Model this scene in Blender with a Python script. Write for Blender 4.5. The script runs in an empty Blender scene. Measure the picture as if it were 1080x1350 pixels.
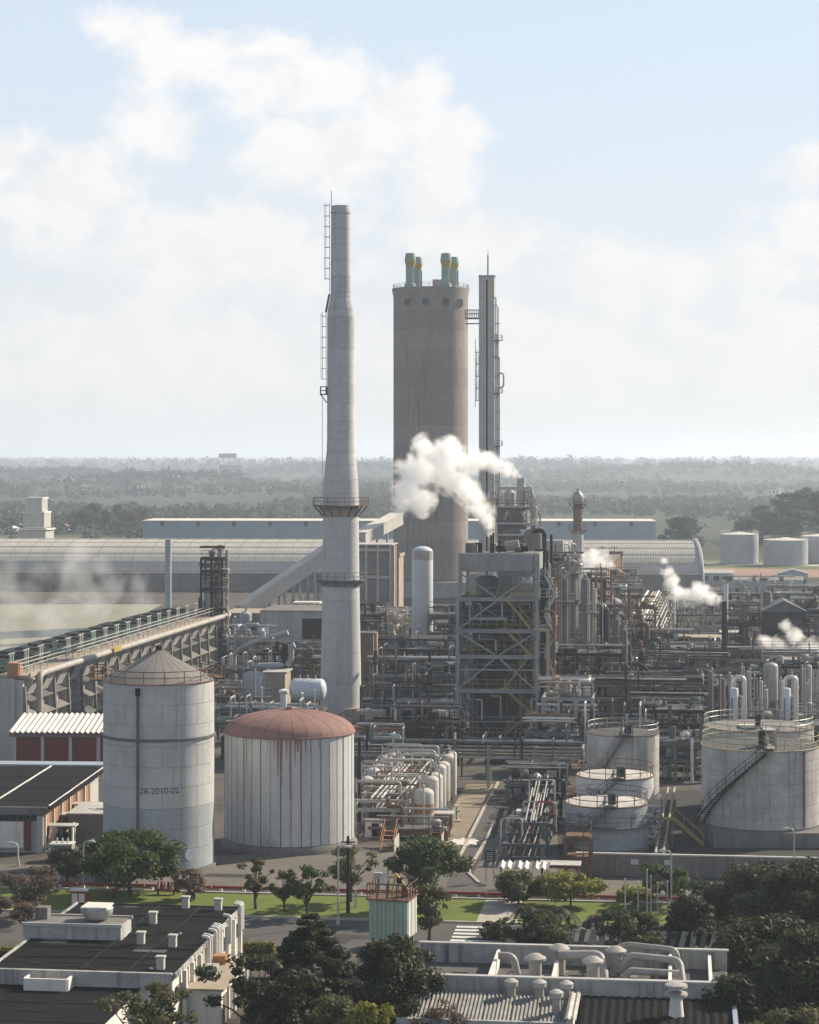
import bpy, math, random
import numpy as np
from mathutils import Vector, Matrix

# ---------------------------------------------------------------- camera, sky, sun, exposure
scene = bpy.context.scene
COL = scene.collection
F, H = 2900.0, 38.0            # focal length in photo pixels (1350 high), eye height in metres
rad = math.radians
cam_data = bpy.data.cameras.new('camera'); cam = bpy.data.objects.new('camera', cam_data); COL.objects.link(cam)
cam.location = (0, 0, H); cam.rotation_euler = (rad(90), 0, 0)
cam_data.sensor_fit = 'VERTICAL'; cam_data.sensor_height = 36; cam_data.sensor_width = 36
cam_data.lens = F/1350*36; cam_data.shift_y = -75/1350
cam_data.clip_start = 1; cam_data.clip_end = 60000
scene.camera = cam
SUN_AZ, SUN_EL = rad(57), rad(33)
EXPOSURE = 0.9
scene.view_settings.view_transform = 'Standard'; scene.view_settings.look = 'None'
scene.view_settings.exposure = EXPOSURE; scene.view_settings.gamma = 1; scene.view_settings.use_curve_mapping = False
scene.render.resolution_x, scene.render.resolution_y = 819, 1024
scene.render.engine = 'CYCLES'
scene.cycles.volume_bounces = 8
scene.cycles.max_bounces = 10; scene.cycles.transparent_max_bounces = 8

world = bpy.data.worlds.new('World'); scene.world = world; world.use_nodes = True
def build_world():
    nt = world.node_tree; N = nt.nodes; L = nt.links; N.clear()
    out = N.new('ShaderNodeOutputWorld'); bg = N.new('ShaderNodeBackground')
    sky = N.new('ShaderNodeTexSky'); sky.sky_type = 'NISHITA'; sky.sun_disc = False
    sky.sun_elevation = SUN_EL; sky.sun_rotation = SUN_AZ
    sky.air_density = 1.0; sky.dust_density = 1.2; sky.ozone_density = 2.0; sky.altitude = 900
    bg.inputs['Strength'].default_value = 0.058
    tc = N.new('ShaderNodeTexCoord'); sep = N.new('ShaderNodeSeparateXYZ')
    L.new(tc.outputs['Generated'], sep.inputs[0])
    def math_(op, a, b=None, clamp=False):
        n = N.new('ShaderNodeMath'); n.operation = op; n.use_clamp = clamp
        for i, v in enumerate((a, b)):
            if v is None: continue
            if isinstance(v, (int, float)): n.inputs[i].default_value = v
            else: L.new(v, n.inputs[i])
        return n.outputs[0]
    az = math_('ARCTAN2', sep.outputs[0], sep.outputs[1]); el = math_('ARCSINE', sep.outputs[2])
    comb = N.new('ShaderNodeCombineXYZ'); L.new(az, comb.inputs[0]); L.new(math_('MULTIPLY', el, 1.25), comb.inputs[1])
    def noise(scale, detail, rough, dist=0.0, off=0.0):
        n = N.new('ShaderNodeTexNoise'); n.inputs['Scale'].default_value = scale; n.inputs['Detail'].default_value = detail
        n.inputs['Roughness'].default_value = rough; n.inputs['Distortion'].default_value = dist
        m = N.new('ShaderNodeVectorMath'); m.operation = 'ADD'; m.inputs[1].default_value = (off, off*.7, off*.3)
        L.new(comb.outputs[0], m.inputs[0]); L.new(m.outputs[0], n.inputs['Vector']); return n.outputs[0]
    n1 = noise(38, 10, .6, .25); n2 = noise(9, 5, .5, .1, 3.3); n3 = noise(90, 6, .6, 0, 7.7)
    # the cumulus bank in front of the viewer: (photo x, y, rx, ry) blobs turned into angles
    blobs = [(175,45,75,42),(250,80,105,60),(360,100,105,70),(440,115,95,62),(520,140,95,75),(590,190,85,75),(560,255,85,60),
             (200,165,75,60),(430,195,150,85),(90,265,150,80),(-20,230,90,65),(300,330,260,85),(620,320,130,55),(830,370,190,60),
             (1065,232,65,40),(1080,310,95,65),(1000,360,120,50),(200,470,320,95),(700,470,350,95),(1050,460,200,95),(-250,300,220,120),(1350,330,220,120)]
    fld = None
    for px, py, rx, ry in blobs:
        a, e = math.atan((px-540)/F), math.atan((600-py)/F); ra, re = rx/F*1.12, ry/F*1.18
        dx = math_('DIVIDE', math_('SUBTRACT', az, a), ra); dy = math_('DIVIDE', math_('SUBTRACT', el, e), re)
        d2 = math_('ADD', math_('MULTIPLY', dx, dx), math_('MULTIPLY', dy, dy))
        f = math_('SUBTRACT', 1.0, math_('SQRT', d2))
        fld = f if fld is None else math_('SMOOTH_MAX', fld, f)
        if fld is not f: fld.node.inputs[2].default_value = .25
    # cloud cover over the rest of the sky
    gen = math_('SUBTRACT', math_('MULTIPLY', noise(4.2, 7, .55, .3, 1.9), 2.6), 1.75)
    fld = math_('MAXIMUM', fld, gen)
    fld = math_('ADD', fld, math_('MULTIPLY', math_('SUBTRACT', n1, .5), 1.75))
    mr = N.new('ShaderNodeMapRange'); mr.interpolation_type = 'SMOOTHSTEP'; L.new(fld, mr.inputs[0])
    mr.inputs[1].default_value = 0.05; mr.inputs[2].default_value = .7
    thin = math_('MULTIPLY', math_('ADD', math_('MULTIPLY', n2, .9), .2), .45)       # thin veil
    low = N.new('ShaderNodeMapRange'); L.new(el, low.inputs[0]); low.inputs[1].default_value = 0.0; low.inputs[2].default_value = rad(45)
    low.inputs[3].default_value = .97; low.inputs[4].default_value = .2
    cover = math_('MULTIPLY', mr.outputs[0], .92, True)
    # sunlit and shaded cloud tones
    cr = N.new('ShaderNodeMix'); cr.data_type = 'RGBA'; L.new(math_('ADD', math_('MULTIPLY', math_('SUBTRACT', noise(38, 9, .56, .2, .012), n1), 6.0), math_('ADD', math_('MULTIPLY', n2, .6), math_('MULTIPLY', math_('SUBTRACT', n3, .5), .8)), True), cr.inputs[0])
    cr.inputs[6].default_value = (9.3, 9.15, 9.0, 1); cr.inputs[7].default_value = (8.55, 8.5, 8.5, 1)
    vc = N.new('ShaderNodeMix'); vc.data_type = 'RGBA'; e8 = N.new('ShaderNodeMapRange'); L.new(el, e8.inputs[0]); e8.inputs[1].default_value = 0; e8.inputs[2].default_value = rad(10)
    L.new(e8.outputs[0], vc.inputs[0]); vc.inputs[6].default_value = (7.7, 7.65, 7.55, 1); vc.inputs[7].default_value = (7.35, 8.3, 9.25, 1)
    ch = N.new('ShaderNodeMix'); ch.data_type = 'RGBA'; L.new(e8.outputs[0], ch.inputs[0]); ch.inputs[6].default_value = (8.1, 8.05, 7.95, 1); L.new(cr.outputs[2], ch.inputs[7])
    vm = N.new('ShaderNodeMix'); vm.data_type = 'RGBA'; L.new(math_('MAXIMUM', low.outputs[0], math_('MULTIPLY', thin, .6)), vm.inputs[0]); L.new(sky.outputs[0], vm.inputs[6]); L.new(vc.outputs[2], vm.inputs[7])
    mx = N.new('ShaderNodeMix'); mx.data_type = 'RGBA'
    L.new(cover, mx.inputs[0]); L.new(vm.outputs[2], mx.inputs[6]); L.new(ch.outputs[2], mx.inputs[7])
    L.new(mx.outputs[2], bg.inputs[0]); L.new(bg.outputs[0], out.inputs[0])
build_world()

sun_data = bpy.data.lights.new('sun', 'SUN'); sun = bpy.data.objects.new('sun', sun_data); COL.objects.link(sun)
sun_data.energy = 4.6; sun_data.angle = rad(0.6); sun_data.color = (1.0, .875, .69)
SDIR = Vector((math.sin(SUN_AZ)*math.cos(SUN_EL), math.cos(SUN_AZ)*math.cos(SUN_EL), math.sin(SUN_EL)))
sun.rotation_euler = SDIR.to_track_quat('Z', 'Y').to_euler(); sun.location = (200, 100, 200)

# ---------------------------------------------------------------- placing helpers
def D_(py, z=0): return (H-z)*F/(py-600)              # distance of a point of height z seen on photo row py
def X_(px, D): return (px-540)/F*D
def Z_(py, D): return H-(py-600)*D/F
def P(px, py, z=0):
    D = D_(py, z); return Vector((X_(px, D), D, z))
GRID = rad(-7)                                         # the plant's grid is turned 7 degrees to the view
R = random.Random(5)

# ---------------------------------------------------------------- materials
MATS = {}
def mat(name, c, c2=None, rough=.75, metal=0.0, scale=.35, streak=0.0, streak_col=(.08,.06,.045), bump=0.0, bscale=8, contrast=.35, fine=.25):
    """weathered surface: blotches between two colours, fine grain and optional rain streaks, all in world space"""
    m = bpy.data.materials.new(name); m.use_nodes = True; nt = m.node_tree; N, L = nt.nodes, nt.links
    b = N['Principled BSDF']; b.inputs['Roughness'].default_value = rough; b.inputs['Metallic'].default_value = metal
    b.inputs['Specular IOR Level'].default_value = .3 if rough < .6 else .08
    c2 = c2 or tuple(v*.72 for v in c)
    geo = N.new('ShaderNodeNewGeometry')
    def nz(scale, vec=(1,1,1), det=5, ro=.6):
        mp = N.new('ShaderNodeVectorMath'); mp.operation = 'MULTIPLY'; mp.inputs[1].default_value = vec
        L.new(geo.outputs['Position'], mp.inputs[0]); t = N.new('ShaderNodeTexNoise'); L.new(mp.outputs[0], t.inputs['Vector'])
        t.inputs['Scale'].default_value = scale; t.inputs['Detail'].default_value = det; t.inputs['Roughness'].default_value = ro
        return t.outputs[0]
    def ramp(v, a, b_):
        r = N.new('ShaderNodeMapRange'); L.new(v, r.inputs[0]); r.inputs[1].default_value = a; r.inputs[2].default_value = b_; return r.outputs[0]
    def mix(f, a, b_, blend='MIX'):
        x = N.new('ShaderNodeMix'); x.data_type = 'RGBA'; x.blend_type = blend
        for i, v in ((0, f), (6, a), (7, b_)):
            if isinstance(v, (int, float)): x.inputs[i].default_value = v
            elif isinstance(v, tuple): x.inputs[i].default_value = (*v, 1)
            else: L.new(v, x.inputs[i])
        return x.outputs[2]
    col = mix(ramp(nz(scale), .5-contrast/2, .5+contrast/2), c, c2)
    if fine:
        g = ramp(nz(scale*14, det=4, ro=.7), .3, .7); col = mix(fine, col, mix(g, tuple(v*.55 for v in c2), tuple(min(1, v*1.3) for v in c)))
    if streak:
        s = ramp(nz(1.3, (1,1,.045), 5, .65), .52, .72); mm = N.new('ShaderNodeMath'); mm.operation = 'MULTIPLY'; mm.inputs[1].default_value = streak
        L.new(s, mm.inputs[0]); col = mix(mm.outputs[0], col, streak_col)
    L.new(col, b.inputs['Base Color'])
    if bump:
        bp = N.new('ShaderNodeBump'); bp.inputs['Strength'].default_value = bump; bp.inputs['Distance'].default_value = .05
        L.new(nz(bscale), bp.inputs['Height']); L.new(bp.outputs[0], b.inputs['Normal'])
    MATS[name] = m; return m
mat('concrete', (.44,.43,.41), (.34,.335,.325), streak=.35, streak_col=(.16,.15,.14), bump=.2)
mat('chimney_concrete', (.48,.485,.485), (.4,.405,.41), scale=.12, streak=.25, streak_col=(.2,.19,.18), bump=.2)
mat('chimney_pour_pale', (.5,.505,.505), (.42,.425,.43), scale=.15, streak=.35, streak_col=(.22,.2,.19), bump=.2)
mat('chimney_pour_dark', (.45,.455,.455), (.37,.375,.38), scale=.15, streak=.4, streak_col=(.18,.17,.16), bump=.2)
mat('tower_pour_dark', (.255,.232,.216), (.195,.178,.167), scale=.1, streak=.7, streak_col=(.1,.09,.085), bump=.2)
mat('tower_pour_pale', (.29,.265,.247), (.225,.206,.194), scale=.1, streak=.65, streak_col=(.12,.11,.1), bump=.2)
mat('tower_concrete', (.275,.25,.232), (.21,.192,.18), scale=.08, streak=.7, streak_col=(.11,.1,.095), bump=.2)
mat('dark_concrete', (.2,.19,.18), (.13,.125,.12), streak=.5, streak_col=(.06,.055,.05), bump=.2)
mat('blue_grey_paint', (.35,.375,.395), (.265,.285,.3), streak=.35, streak_col=(.13,.11,.1))
mat('steel', (.14,.15,.157), (.085,.09,.094), rough=.6, scale=.8, streak=.3)
mat('pale_steel', (.4,.4,.39), (.24,.238,.228), rough=.42, scale=.8, streak=.3, streak_col=(.17,.12,.08))
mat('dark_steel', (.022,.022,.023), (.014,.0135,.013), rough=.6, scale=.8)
mat('silver', (.66,.66,.65), (.48,.48,.46), rough=.3, metal=.55, scale=1.2, streak=.25, streak_col=(.25,.2,.16))
mat('tank_paint', (.46,.465,.465), (.35,.355,.355), rough=.55, scale=.3, contrast=.25, streak=.55, streak_col=(.25,.23,.21))
mat('dirty_tank', (.47,.465,.45), (.31,.305,.29), rough=.6, scale=.45, contrast=.25, streak=.8, streak_col=(.2,.165,.13))
mat('tank_lower', (.34,.365,.39), (.27,.29,.31), rough=.55, scale=.3, contrast=.25, streak=.4, streak_col=(.2,.19,.18))  # lower courses: darker paint, with the dome tank's shadow put into the colour
mat('roof_patch', (.016,.016,.016), (.009,.009,.009), rough=.9, scale=.8)
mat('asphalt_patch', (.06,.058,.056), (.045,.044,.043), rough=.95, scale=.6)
mat('dome_tank', (.5,.505,.51), (.41,.412,.415), rough=.55, scale=.3, streak=.55, streak_col=(.27,.2,.18))
mat('red_streak', (.3,.175,.155), (.23,.13,.115), rough=.8, scale=1.2)
mat('white_paint', (.6,.6,.58), (.46,.46,.44), rough=.5, scale=.5, streak=.35, streak_col=(.3,.27,.23))
mat('white_vessel', (.53,.56,.59), (.44,.47,.5), rough=.5, scale=.2, streak=.2, streak_col=(.35,.34,.33))
mat('dome_red', (.26,.155,.135), (.19,.118,.104), rough=.75, scale=.5, streak=.2, streak_col=(.16,.1,.08))
mat('cone_roof', (.23,.215,.2), (.16,.15,.142), rough=.8, scale=.4)
mat('rust', (.17,.1,.07), (.1,.065,.048), rough=.85, scale=1.2)
mat('brown_wall', (.19,.135,.105), (.14,.105,.085), rough=.85, scale=.3, streak=.3)
mat('tan', (.38,.325,.26), (.27,.23,.185), rough=.7, scale=.6, streak=.35, streak_col=(.2,.14,.09))
mat('orange_brick', (.4,.2,.12), (.3,.16,.1), rough=.85, scale=.8, fine=.35)
mat('red_wall', (.17,.05,.042), (.12,.04,.035), rough=.8, scale=.5)
mat('yellow', (.36,.29,.09), (.33,.25,.06), rough=.6, scale=1)
mat('stair_yellow', (.3,.25,.1), (.22,.18,.08), rough=.7, scale=1)
mat('rail_yellow', (.31,.3,.16), (.22,.2,.12), rough=.6, scale=1)
mat('teal', (.16,.36,.33), (.12,.27,.25), rough=.6, scale=.8, streak=.4)
mat('green_paint', (.27,.37,.32), (.2,.29,.25), rough=.65, scale=.6, streak=.7, streak_col=(.3,.24,.16))
mat('dark_green', (.022,.05,.04), (.017,.035,.03), rough=.7, scale=.6)
mat('black_roof', (.0095,.0098,.01), (.0055,.0055,.0058), rough=.85, scale=.4, streak=0, bump=.3, bscale=3)
mat('grey_roof', (.11,.11,.108), (.075,.075,.075), rough=.85, scale=.5, bump=.3, bscale=3)
mat('fibre_cement', (.46,.45,.42), (.3,.29,.27), rough=.9, scale=.8)
mat('bright_sheet', (.66,.63,.57), (.48,.455,.41), rough=.7, scale=.9)
mat('arch_sheet', (.45,.43,.395), (.35,.335,.31), rough=.7, scale=.12, contrast=.5, streak=.3)
mat('blue_sheet', (.3,.35,.41), (.24,.28,.33), rough=.6, scale=.2)
mat('stained_wall', (.43,.43,.415), (.25,.25,.24), rough=.85, scale=.6, streak=.95, streak_col=(.06,.06,.06))
mat('white_wall', (.68,.66,.62), (.56,.54,.5), rough=.8, scale=.4, streak=.4, streak_col=(.25,.22,.19))
mat('glass', (.03,.04,.045), (.02,.025,.03), rough=.12, scale=.5, fine=0)
mat('asphalt', (.105,.1,.096), (.075,.072,.07), rough=.95, scale=.25, bump=.3, contrast=.6)
mat('cream_vessel', (.52,.5,.46), (.38,.365,.335), rough=.6, scale=.7, streak=.6, streak_col=(.2,.16,.12))
mat('weathered_sheet', (.29,.28,.26), (.17,.165,.155), rough=.9, scale=.9, streak=.5, streak_col=(.08,.075,.07))
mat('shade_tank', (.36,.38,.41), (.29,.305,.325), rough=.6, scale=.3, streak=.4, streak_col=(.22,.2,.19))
mat('old_duct', (.37,.35,.32), (.24,.225,.205), rough=.55, scale=1.2, streak=.5, streak_col=(.16,.13,.1))
mat('tower_paint', (.3,.32,.325), (.2,.212,.218), rough=.6, scale=.6, streak=.45, streak_col=(.1,.085,.075))
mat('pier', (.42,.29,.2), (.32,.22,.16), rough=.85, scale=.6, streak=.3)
mat('yard', (.17,.155,.135), (.1,.094,.086), rough=.95, scale=.11, contrast=.5, bump=.3)
mat('sand', (.27,.225,.165), (.17,.145,.11), rough=.95, scale=.3)
mat('kerb', (.4,.37,.32), (.3,.28,.25), rough=.9, scale=1)
mat('red_paint', (.3,.045,.04), (.2,.04,.035), rough=.6, scale=1)
mat('lime', (.62,.6,.57), (.42,.41,.39), rough=.95, scale=2)
mat('pond', (.25,.235,.15), (.19,.18,.125), rough=.5, scale=.04)
mat('soil', (.3,.19,.14), (.23,.16,.12), rough=.95, scale=.03)
mat('marking', (.66,.66,.63), (.45,.45,.43), rough=.9, scale=1.5)
mat('lettering', (.09,.09,.095), (.05,.05,.052), rough=.8)
mat('bark', (.09,.07,.055), (.055,.045,.035), rough=.95, scale=4)
mat('far_wall', (.62,.58,.54), (.5,.47,.44), rough=.9)
mat('far_roof', (.34,.17,.12), (.28,.15,.11), rough=.9)

def grass_mat(name, c, c2, scale):
    m = mat(name, c, c2, rough=1, scale=scale, bump=.6, bscale=14, fine=.4); return m
grass_mat('lawn', (.14,.175,.045), (.09,.115,.035), .5)
grass_mat('field', (.13,.16,.06), (.075,.1,.04), .02)

def leaf_mat(name, c, c2):
    m = bpy.data.materials.new(name); m.use_nodes = True; nt = m.node_tree; N, L = nt.nodes, nt.links
    b = N['Principled BSDF']; b.inputs['Roughness'].default_value = .6; b.inputs['Specular IOR Level'].default_value = .25
    g = N.new('ShaderNodeNewGeometry'); x = N.new('ShaderNodeMix'); x.data_type = 'RGBA'
    x.inputs[6].default_value = (*c, 1); x.inputs[7].default_value = (*c2, 1); L.new(g.outputs['Random Per Island'], x.inputs[0])
    L.new(x.outputs[2], b.inputs['Base Color'])
    t = N.new('ShaderNodeBsdfTranslucent'); L.new(x.outputs[2], t.inputs[0]); ms = N.new('ShaderNodeMixShader'); ms.inputs[0].default_value = .45
    L.new(b.outputs[0], ms.inputs[1]); L.new(t.outputs[0], ms.inputs[2]); L.new(ms.outputs[0], N['Material Output'].inputs[0]); MATS[name] = m
leaf_mat('leaf_mid', (.024,.042,.012), (.085,.115,.03))
leaf_mat('leaf_dark', (.012,.02,.009), (.06,.074,.026))
leaf_mat('leaf_pine', (.012,.022,.01), (.052,.066,.024))
leaf_mat('leaf_yellow', (.13,.145,.025), (.27,.26,.05))
leaf_mat('leaf_olive', (.06,.065,.025), (.12,.12,.05))
leaf_mat('leaf_dry', (.12,.095,.07), (.2,.15,.12))
leaf_mat('leaf_pink', (.16,.11,.1), (.1,.09,.05))
leaf_mat('leaf_far', (.036,.05,.042), (.075,.093,.075))

# ---------------------------------------------------------------- mesh builders
class MB:
    def __init__(s): s.v, s.f = [], []
    def add(s, vs, fs):
        o = len(s.v); s.v += [tuple(v) for v in vs]; s.f += [tuple(i+o for i in f) for f in fs]; return s
    def box(s, c, d, rz=0, taper=1.0):
        hx, hy, hz = d[0]/2, d[1]/2, d[2]/2; cs, sn = math.cos(rz), math.sin(rz); vs = []
        for z, t in ((-hz, 1), (hz, taper)):
            for x, y in ((-hx,-hy),(hx,-hy),(hx,hy),(-hx,hy)):
                x, y = x*t, y*t; vs.append((c[0]+x*cs-y*sn, c[1]+x*sn+y*cs, c[2]+z))
        return s.add(vs, [(3,2,1,0),(4,5,6,7),(0,1,5,4),(1,2,6,5),(2,3,7,6),(3,0,4,7)])
    def bar(s, a, b, w, h=None):
        a, b = Vector(a), Vector(b); h = h or w; d = (b-a).normalized()
        up = Vector((0,0,1)) if abs(d.z) < .95 else Vector((0,1,0))
        sx = d.cross(up).normalized(); sy = sx.cross(d); vs = []
        for p in (a, b):
            for x, y in ((-1,-1),(1,-1),(1,1),(-1,1)): vs.append(p+sx*(x*w/2)+sy*(y*h/2))
        return s.add(vs, [(0,1,2,3),(7,6,5,4),(0,4,5,1),(1,5,6,2),(2,6,7,3),(3,7,4,0)])
    def tube(s, pts, r, n=8, closed=False):
        pts = [Vector(p) for p in pts]; m = len(pts); rings = []; prev = None
        for i, p in enumerate(pts):
            if closed: d = (pts[(i+1) % m]-pts[i-1]).normalized()
            else: d = (pts[min(i+1, m-1)]-pts[max(i-1, 0)]).normalized()
            if prev is None:
                up = Vector((0,0,1)) if abs(d.z) < .95 else Vector((0,1,0)); sx = d.cross(up).normalized()
            else: sx = (prev-d*prev.dot(d)).normalized()
            sy = sx.cross(d); prev = sx; rr = r[i] if isinstance(r, (list, tuple)) else r
            rings.append([p+sx*(math.cos(2*math.pi*k/n)*rr)+sy*(math.sin(2*math.pi*k/n)*rr) for k in range(n)])
        vs = [v for q in rings for v in q]; fs = []
        for i in range(m if closed else m-1):
            j = (i+1) % m
            for k in range(n): fs.append((i*n+k, i*n+(k+1) % n, j*n+(k+1) % n, j*n+k))
        if not closed: fs += [tuple(range(n-1, -1, -1)), tuple((m-1)*n+k for k in range(n))]
        return s.add(vs, fs)
    def lathe(s, prof, n=32, c=(0,0), a0=0.0, a1=2*math.pi, cap=True):
        full = a1-a0 > 2*math.pi-1e-6; cols = n if full else n+1; vs = []; fs = []
        for r, z in prof:
            for k in range(cols):
                a = a0+(a1-a0)*k/n; vs.append((c[0]+r*math.cos(a), c[1]+r*math.sin(a), z))
        for i in range(len(prof)-1):
            for k in range(n):
                k2 = (k+1) % cols; fs.append((i*cols+k, i*cols+k2, (i+1)*cols+k2, (i+1)*cols+k))
        if full and cap:
            if prof[0][0] > 1e-4: fs.append(tuple(range(n-1, -1, -1)))
            if prof[-1][0] > 1e-4: fs.append(tuple((len(prof)-1)*cols+k for k in range(n)))
        return s.add(vs, fs)
    def prism(s, poly, z0, z1):
        n = len(poly); vs = [(x, y, z0) for x, y in poly]+[(x, y, z1) for x, y in poly]
        fs = [tuple(range(n-1, -1, -1)), tuple(range(n, 2*n))]+[(i, (i+1) % n, n+(i+1) % n, n+i) for i in range(n)]
        return s.add(vs, fs)
    def quad(s, *p): return s.add(p, [tuple(range(len(p)))])
    def mesh(s, name, m, smooth=False):
        me = bpy.data.meshes.new(name); me.from_pydata(s.v, [], s.f); me.update()
        if m: me.materials.append(MATS[m])
        if smooth:
            me.polygons.foreach_set('use_smooth', [True]*len(me.polygons)); me.set_sharp_from_angle(angle=rad(40))
        return me
    def build(s, name, m, parent=None, smooth=False): return link(name, s.mesh(name, m, smooth), parent)

def link(name, me, parent=None, loc=None, rz=0, scale=None):
    o = bpy.data.objects.new(name, me); COL.objects.link(o)
    if parent: o.parent = parent
    if loc is not None: o.location = loc
    if rz: o.rotation_euler = (0, 0, rz)
    if scale is not None: o.scale = scale
    return o
def tag(o, label, cat, group=None):
    o['label'] = label; o['category'] = cat
    if group: o['group'] = group
    return o
def thing(name, label, cat, loc=(0,0,0), rz=0, group=None):
    o = bpy.data.objects.new(name, None); COL.objects.link(o); o.empty_display_size = .5
    o.location = loc; o.rotation_euler = (0, 0, rz); return tag(o, label, cat, group)
def struct(o, kind='structure'): o['kind'] = kind; return o
def copy_tree(o, parent=None):
    c = o.copy(); COL.objects.link(c)
    if parent: c.parent = parent
    for ch in o.children: copy_tree(ch, c)
    return c
_prim = {}
def prim(kind, m):
    if (kind, m) not in _prim:
        b = MB()
        if kind == 'box': b.box((0,0,0), (1,1,1)); sm = False
        elif kind == 'cyl': b.lathe([(1,-.5),(1,.5)], 10); sm = True
        elif kind == 'cyl20': b.lathe([(1,-.5),(1,.5)], 20); sm = True
        elif kind == 'ibeam':      # an I section 1 x 1, running along z
            t = .16; o = [(-.5,-.5),(.5,-.5),(.5,-.5+t),(t/2,-.5+t),(t/2,.5-t),(.5,.5-t),(.5,.5),(-.5,.5),(-.5,.5-t),(-t/2,.5-t),(-t/2,-.5+t),(-.5,-.5+t)]
            b.prism(o, -.5, .5); sm = False
        _prim[(kind, m)] = b.mesh(kind+'_'+m, m, sm)
    return _prim[(kind, m)]
def pbox(name, m, parent, c, d, rz=0): return link(name, prim('box', m), parent, c, rz, d)
def seg(name, m, parent, a, b, w, h=None, kind='box'):
    """a bar (box, ibeam) or pipe (cyl) between two points, sharing one mesh"""
    a, b = Vector(a), Vector(b); d = b-a; o = link(name, prim(kind, m), parent, (a+b)/2)
    o.rotation_mode = 'QUATERNION'; o.rotation_quaternion = d.to_track_quat('Z', 'Y')
    o.scale = (w, h or w, d.length); return o
def pipe(name, m, parent, a, b, r, kind='cyl'): return seg(name, m, parent, a, b, r, r, kind)
def bend(pts, r=.6, n=4):
    """round the corners of a polyline"""
    pts = [Vector(p) for p in pts]; out = [pts[0]]
    for i in range(1, len(pts)-1):
        p = pts[i]; a = pts[i-1]-p; b = pts[i+1]-p; q = min(r, a.length*.45, b.length*.45); a = p+a.normalized()*q; b = p+b.normalized()*q
        for k in range(n+1):
            t = k/n; out.append(a*(1-t)**2+p*(2*t*(1-t))+b*t*t)
    return out+[pts[-1]]
def railing(mb, pts, h=1.1, step=1.5, r=.035, closed=False, rails=(1.0,.5)):
    pts = [Vector(p) for p in pts]; n = len(pts)
    for f in rails: mb.tube([p+Vector((0,0,h*f)) for p in pts], r, 4, closed)
    acc = step
    for i in range(n if closed else n-1):
        a, b = pts[i], pts[(i+1) % n]; L = (b-a).length; t = step-acc
        while t < L:
            p = a+(b-a)*(t/L); mb.tube([p, p+Vector((0,0,h))], r, 4); t += step
        acc = (L-(t-step)) if L else acc
    if not closed: p = pts[-1]; mb.tube([p, p+Vector((0,0,h))], r, 4)
    return mb
def arc(r, z, a0, a1, n, c=(0,0)): return [(c[0]+r*math.cos(a0+(a1-a0)*k/n), c[1]+r*math.sin(a0+(a1-a0)*k/n), z) for k in range(n+1)]
def circ(r, z, n, c=(0,0)): return arc(r, z, 0, 2*math.pi, n, c)[:-1]

# ---------------------------------------------------------------- part builders
def stair(parent, a, b, width, m, name='stair', rail=True, steps=None):
    """straight flight from a to b: two stringers, treads and handrails as one part with treads below it"""
    a, b = Vector(a), Vector(b); d = b-a; side = Vector((d.y, -d.x, 0)).normalized()*width/2; mb = MB()
    mb.bar(a+side, b+side, .06, .28); mb.bar(a-side, b-side, .06, .28)
    n = steps or max(3, int(abs(d.z)/.3))
    for i in range(n):
        p = a+d*((i+.5)/n); mb.bar(p-side, p+side, .3, .05)
    if rail:
        for s in (side, -side):
            mb.tube([a+s+Vector((0,0,1)), b+s+Vector((0,0,1))], .035, 4)
            for i in range(4): p = a+s+d*(i/3); mb.tube([p, p+Vector((0,0,1))], .03, 4)
    return mb.build(name, m, parent)
def ladder(parent, x, y, z0, z1, ang, m, cage=True, name='ladder'):
    mb = MB(); c, s = math.cos(ang), math.sin(ang)
    def q(u, v, z): return (x+u*c-v*s, y+u*s+v*c, z)
    for v in (-.22, .22): mb.tube([q(0, v, z0), q(0, v, z1)], .03, 4)
    z = z0+.3
    while z < z1: mb.tube([q(0,-.22,z), q(0,.22,z)], .02, 4); z += .6
    if cage:
        z = z0+2.2
        while z < z1:
            mb.tube([q(.75*math.sin(t), .38*math.cos(t)*-1, z) for t in np.linspace(0, math.pi, 6)], .03, 4); z += 1.5
        for t in (.8, math.pi/2, math.pi-.8): mb.tube([q(.75*math.sin(t), -.38*math.cos(t), z0+2.2), q(.75*math.sin(t), -.38*math.cos(t), z1)], .025, 4)
    return mb.build(name, m, parent)
def ring_platform(parent, r0, r1, z, m, mr, a0=0.0, a1=2*math.pi, brackets=0, name='platform'):
    mb = MB(); full = a1-a0 > 6.28; n = 28 if full else 12
    mb.lathe([(r0,z-.12),(r1,z-.12),(r1,z),(r0,z)], n, a0=a0, a1=a1, cap=False); o = mb.build(name, m, parent)
    rl = MB(); pts = circ(r1-.05, z, 28) if full else arc(r1-.05, z, a0, a1, 12); railing(rl, pts, 1.1, 1.3, .035, full); rl.build('railing', mr, o)
    for k in range(brackets):
        a = a0+(a1-a0)*(k+.5)/brackets; c, s = math.cos(a), math.sin(a)
        seg('bracket', mr, o, (r1*c*.97, r1*s*.97, z-.12), (r0*c, r0*s, z-(r1-r0)*1.05), .14)
    return o
def panelled(parent, name, m, r, z0, z1, n, gap=.04, th=.05, a_off=0, segs=3):
    """a ring of n curved plates sharing one mesh"""
    mb = MB(); da = 2*math.pi/n-gap/r
    segs = max(segs, math.ceil(110/n))
    prof = [(r-th, z0+gap/2), (r, z0+gap/2), (r, z1-gap/2), (r-th, z1-gap/2)]
    mb.lathe(prof, segs, a0=-da/2, a1=da/2, cap=False); me = mb.mesh(name, m, True)
    return [link(name, me, parent, (0,0,0), 2*math.pi*k/n+a_off) for k in range(n)]
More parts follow.
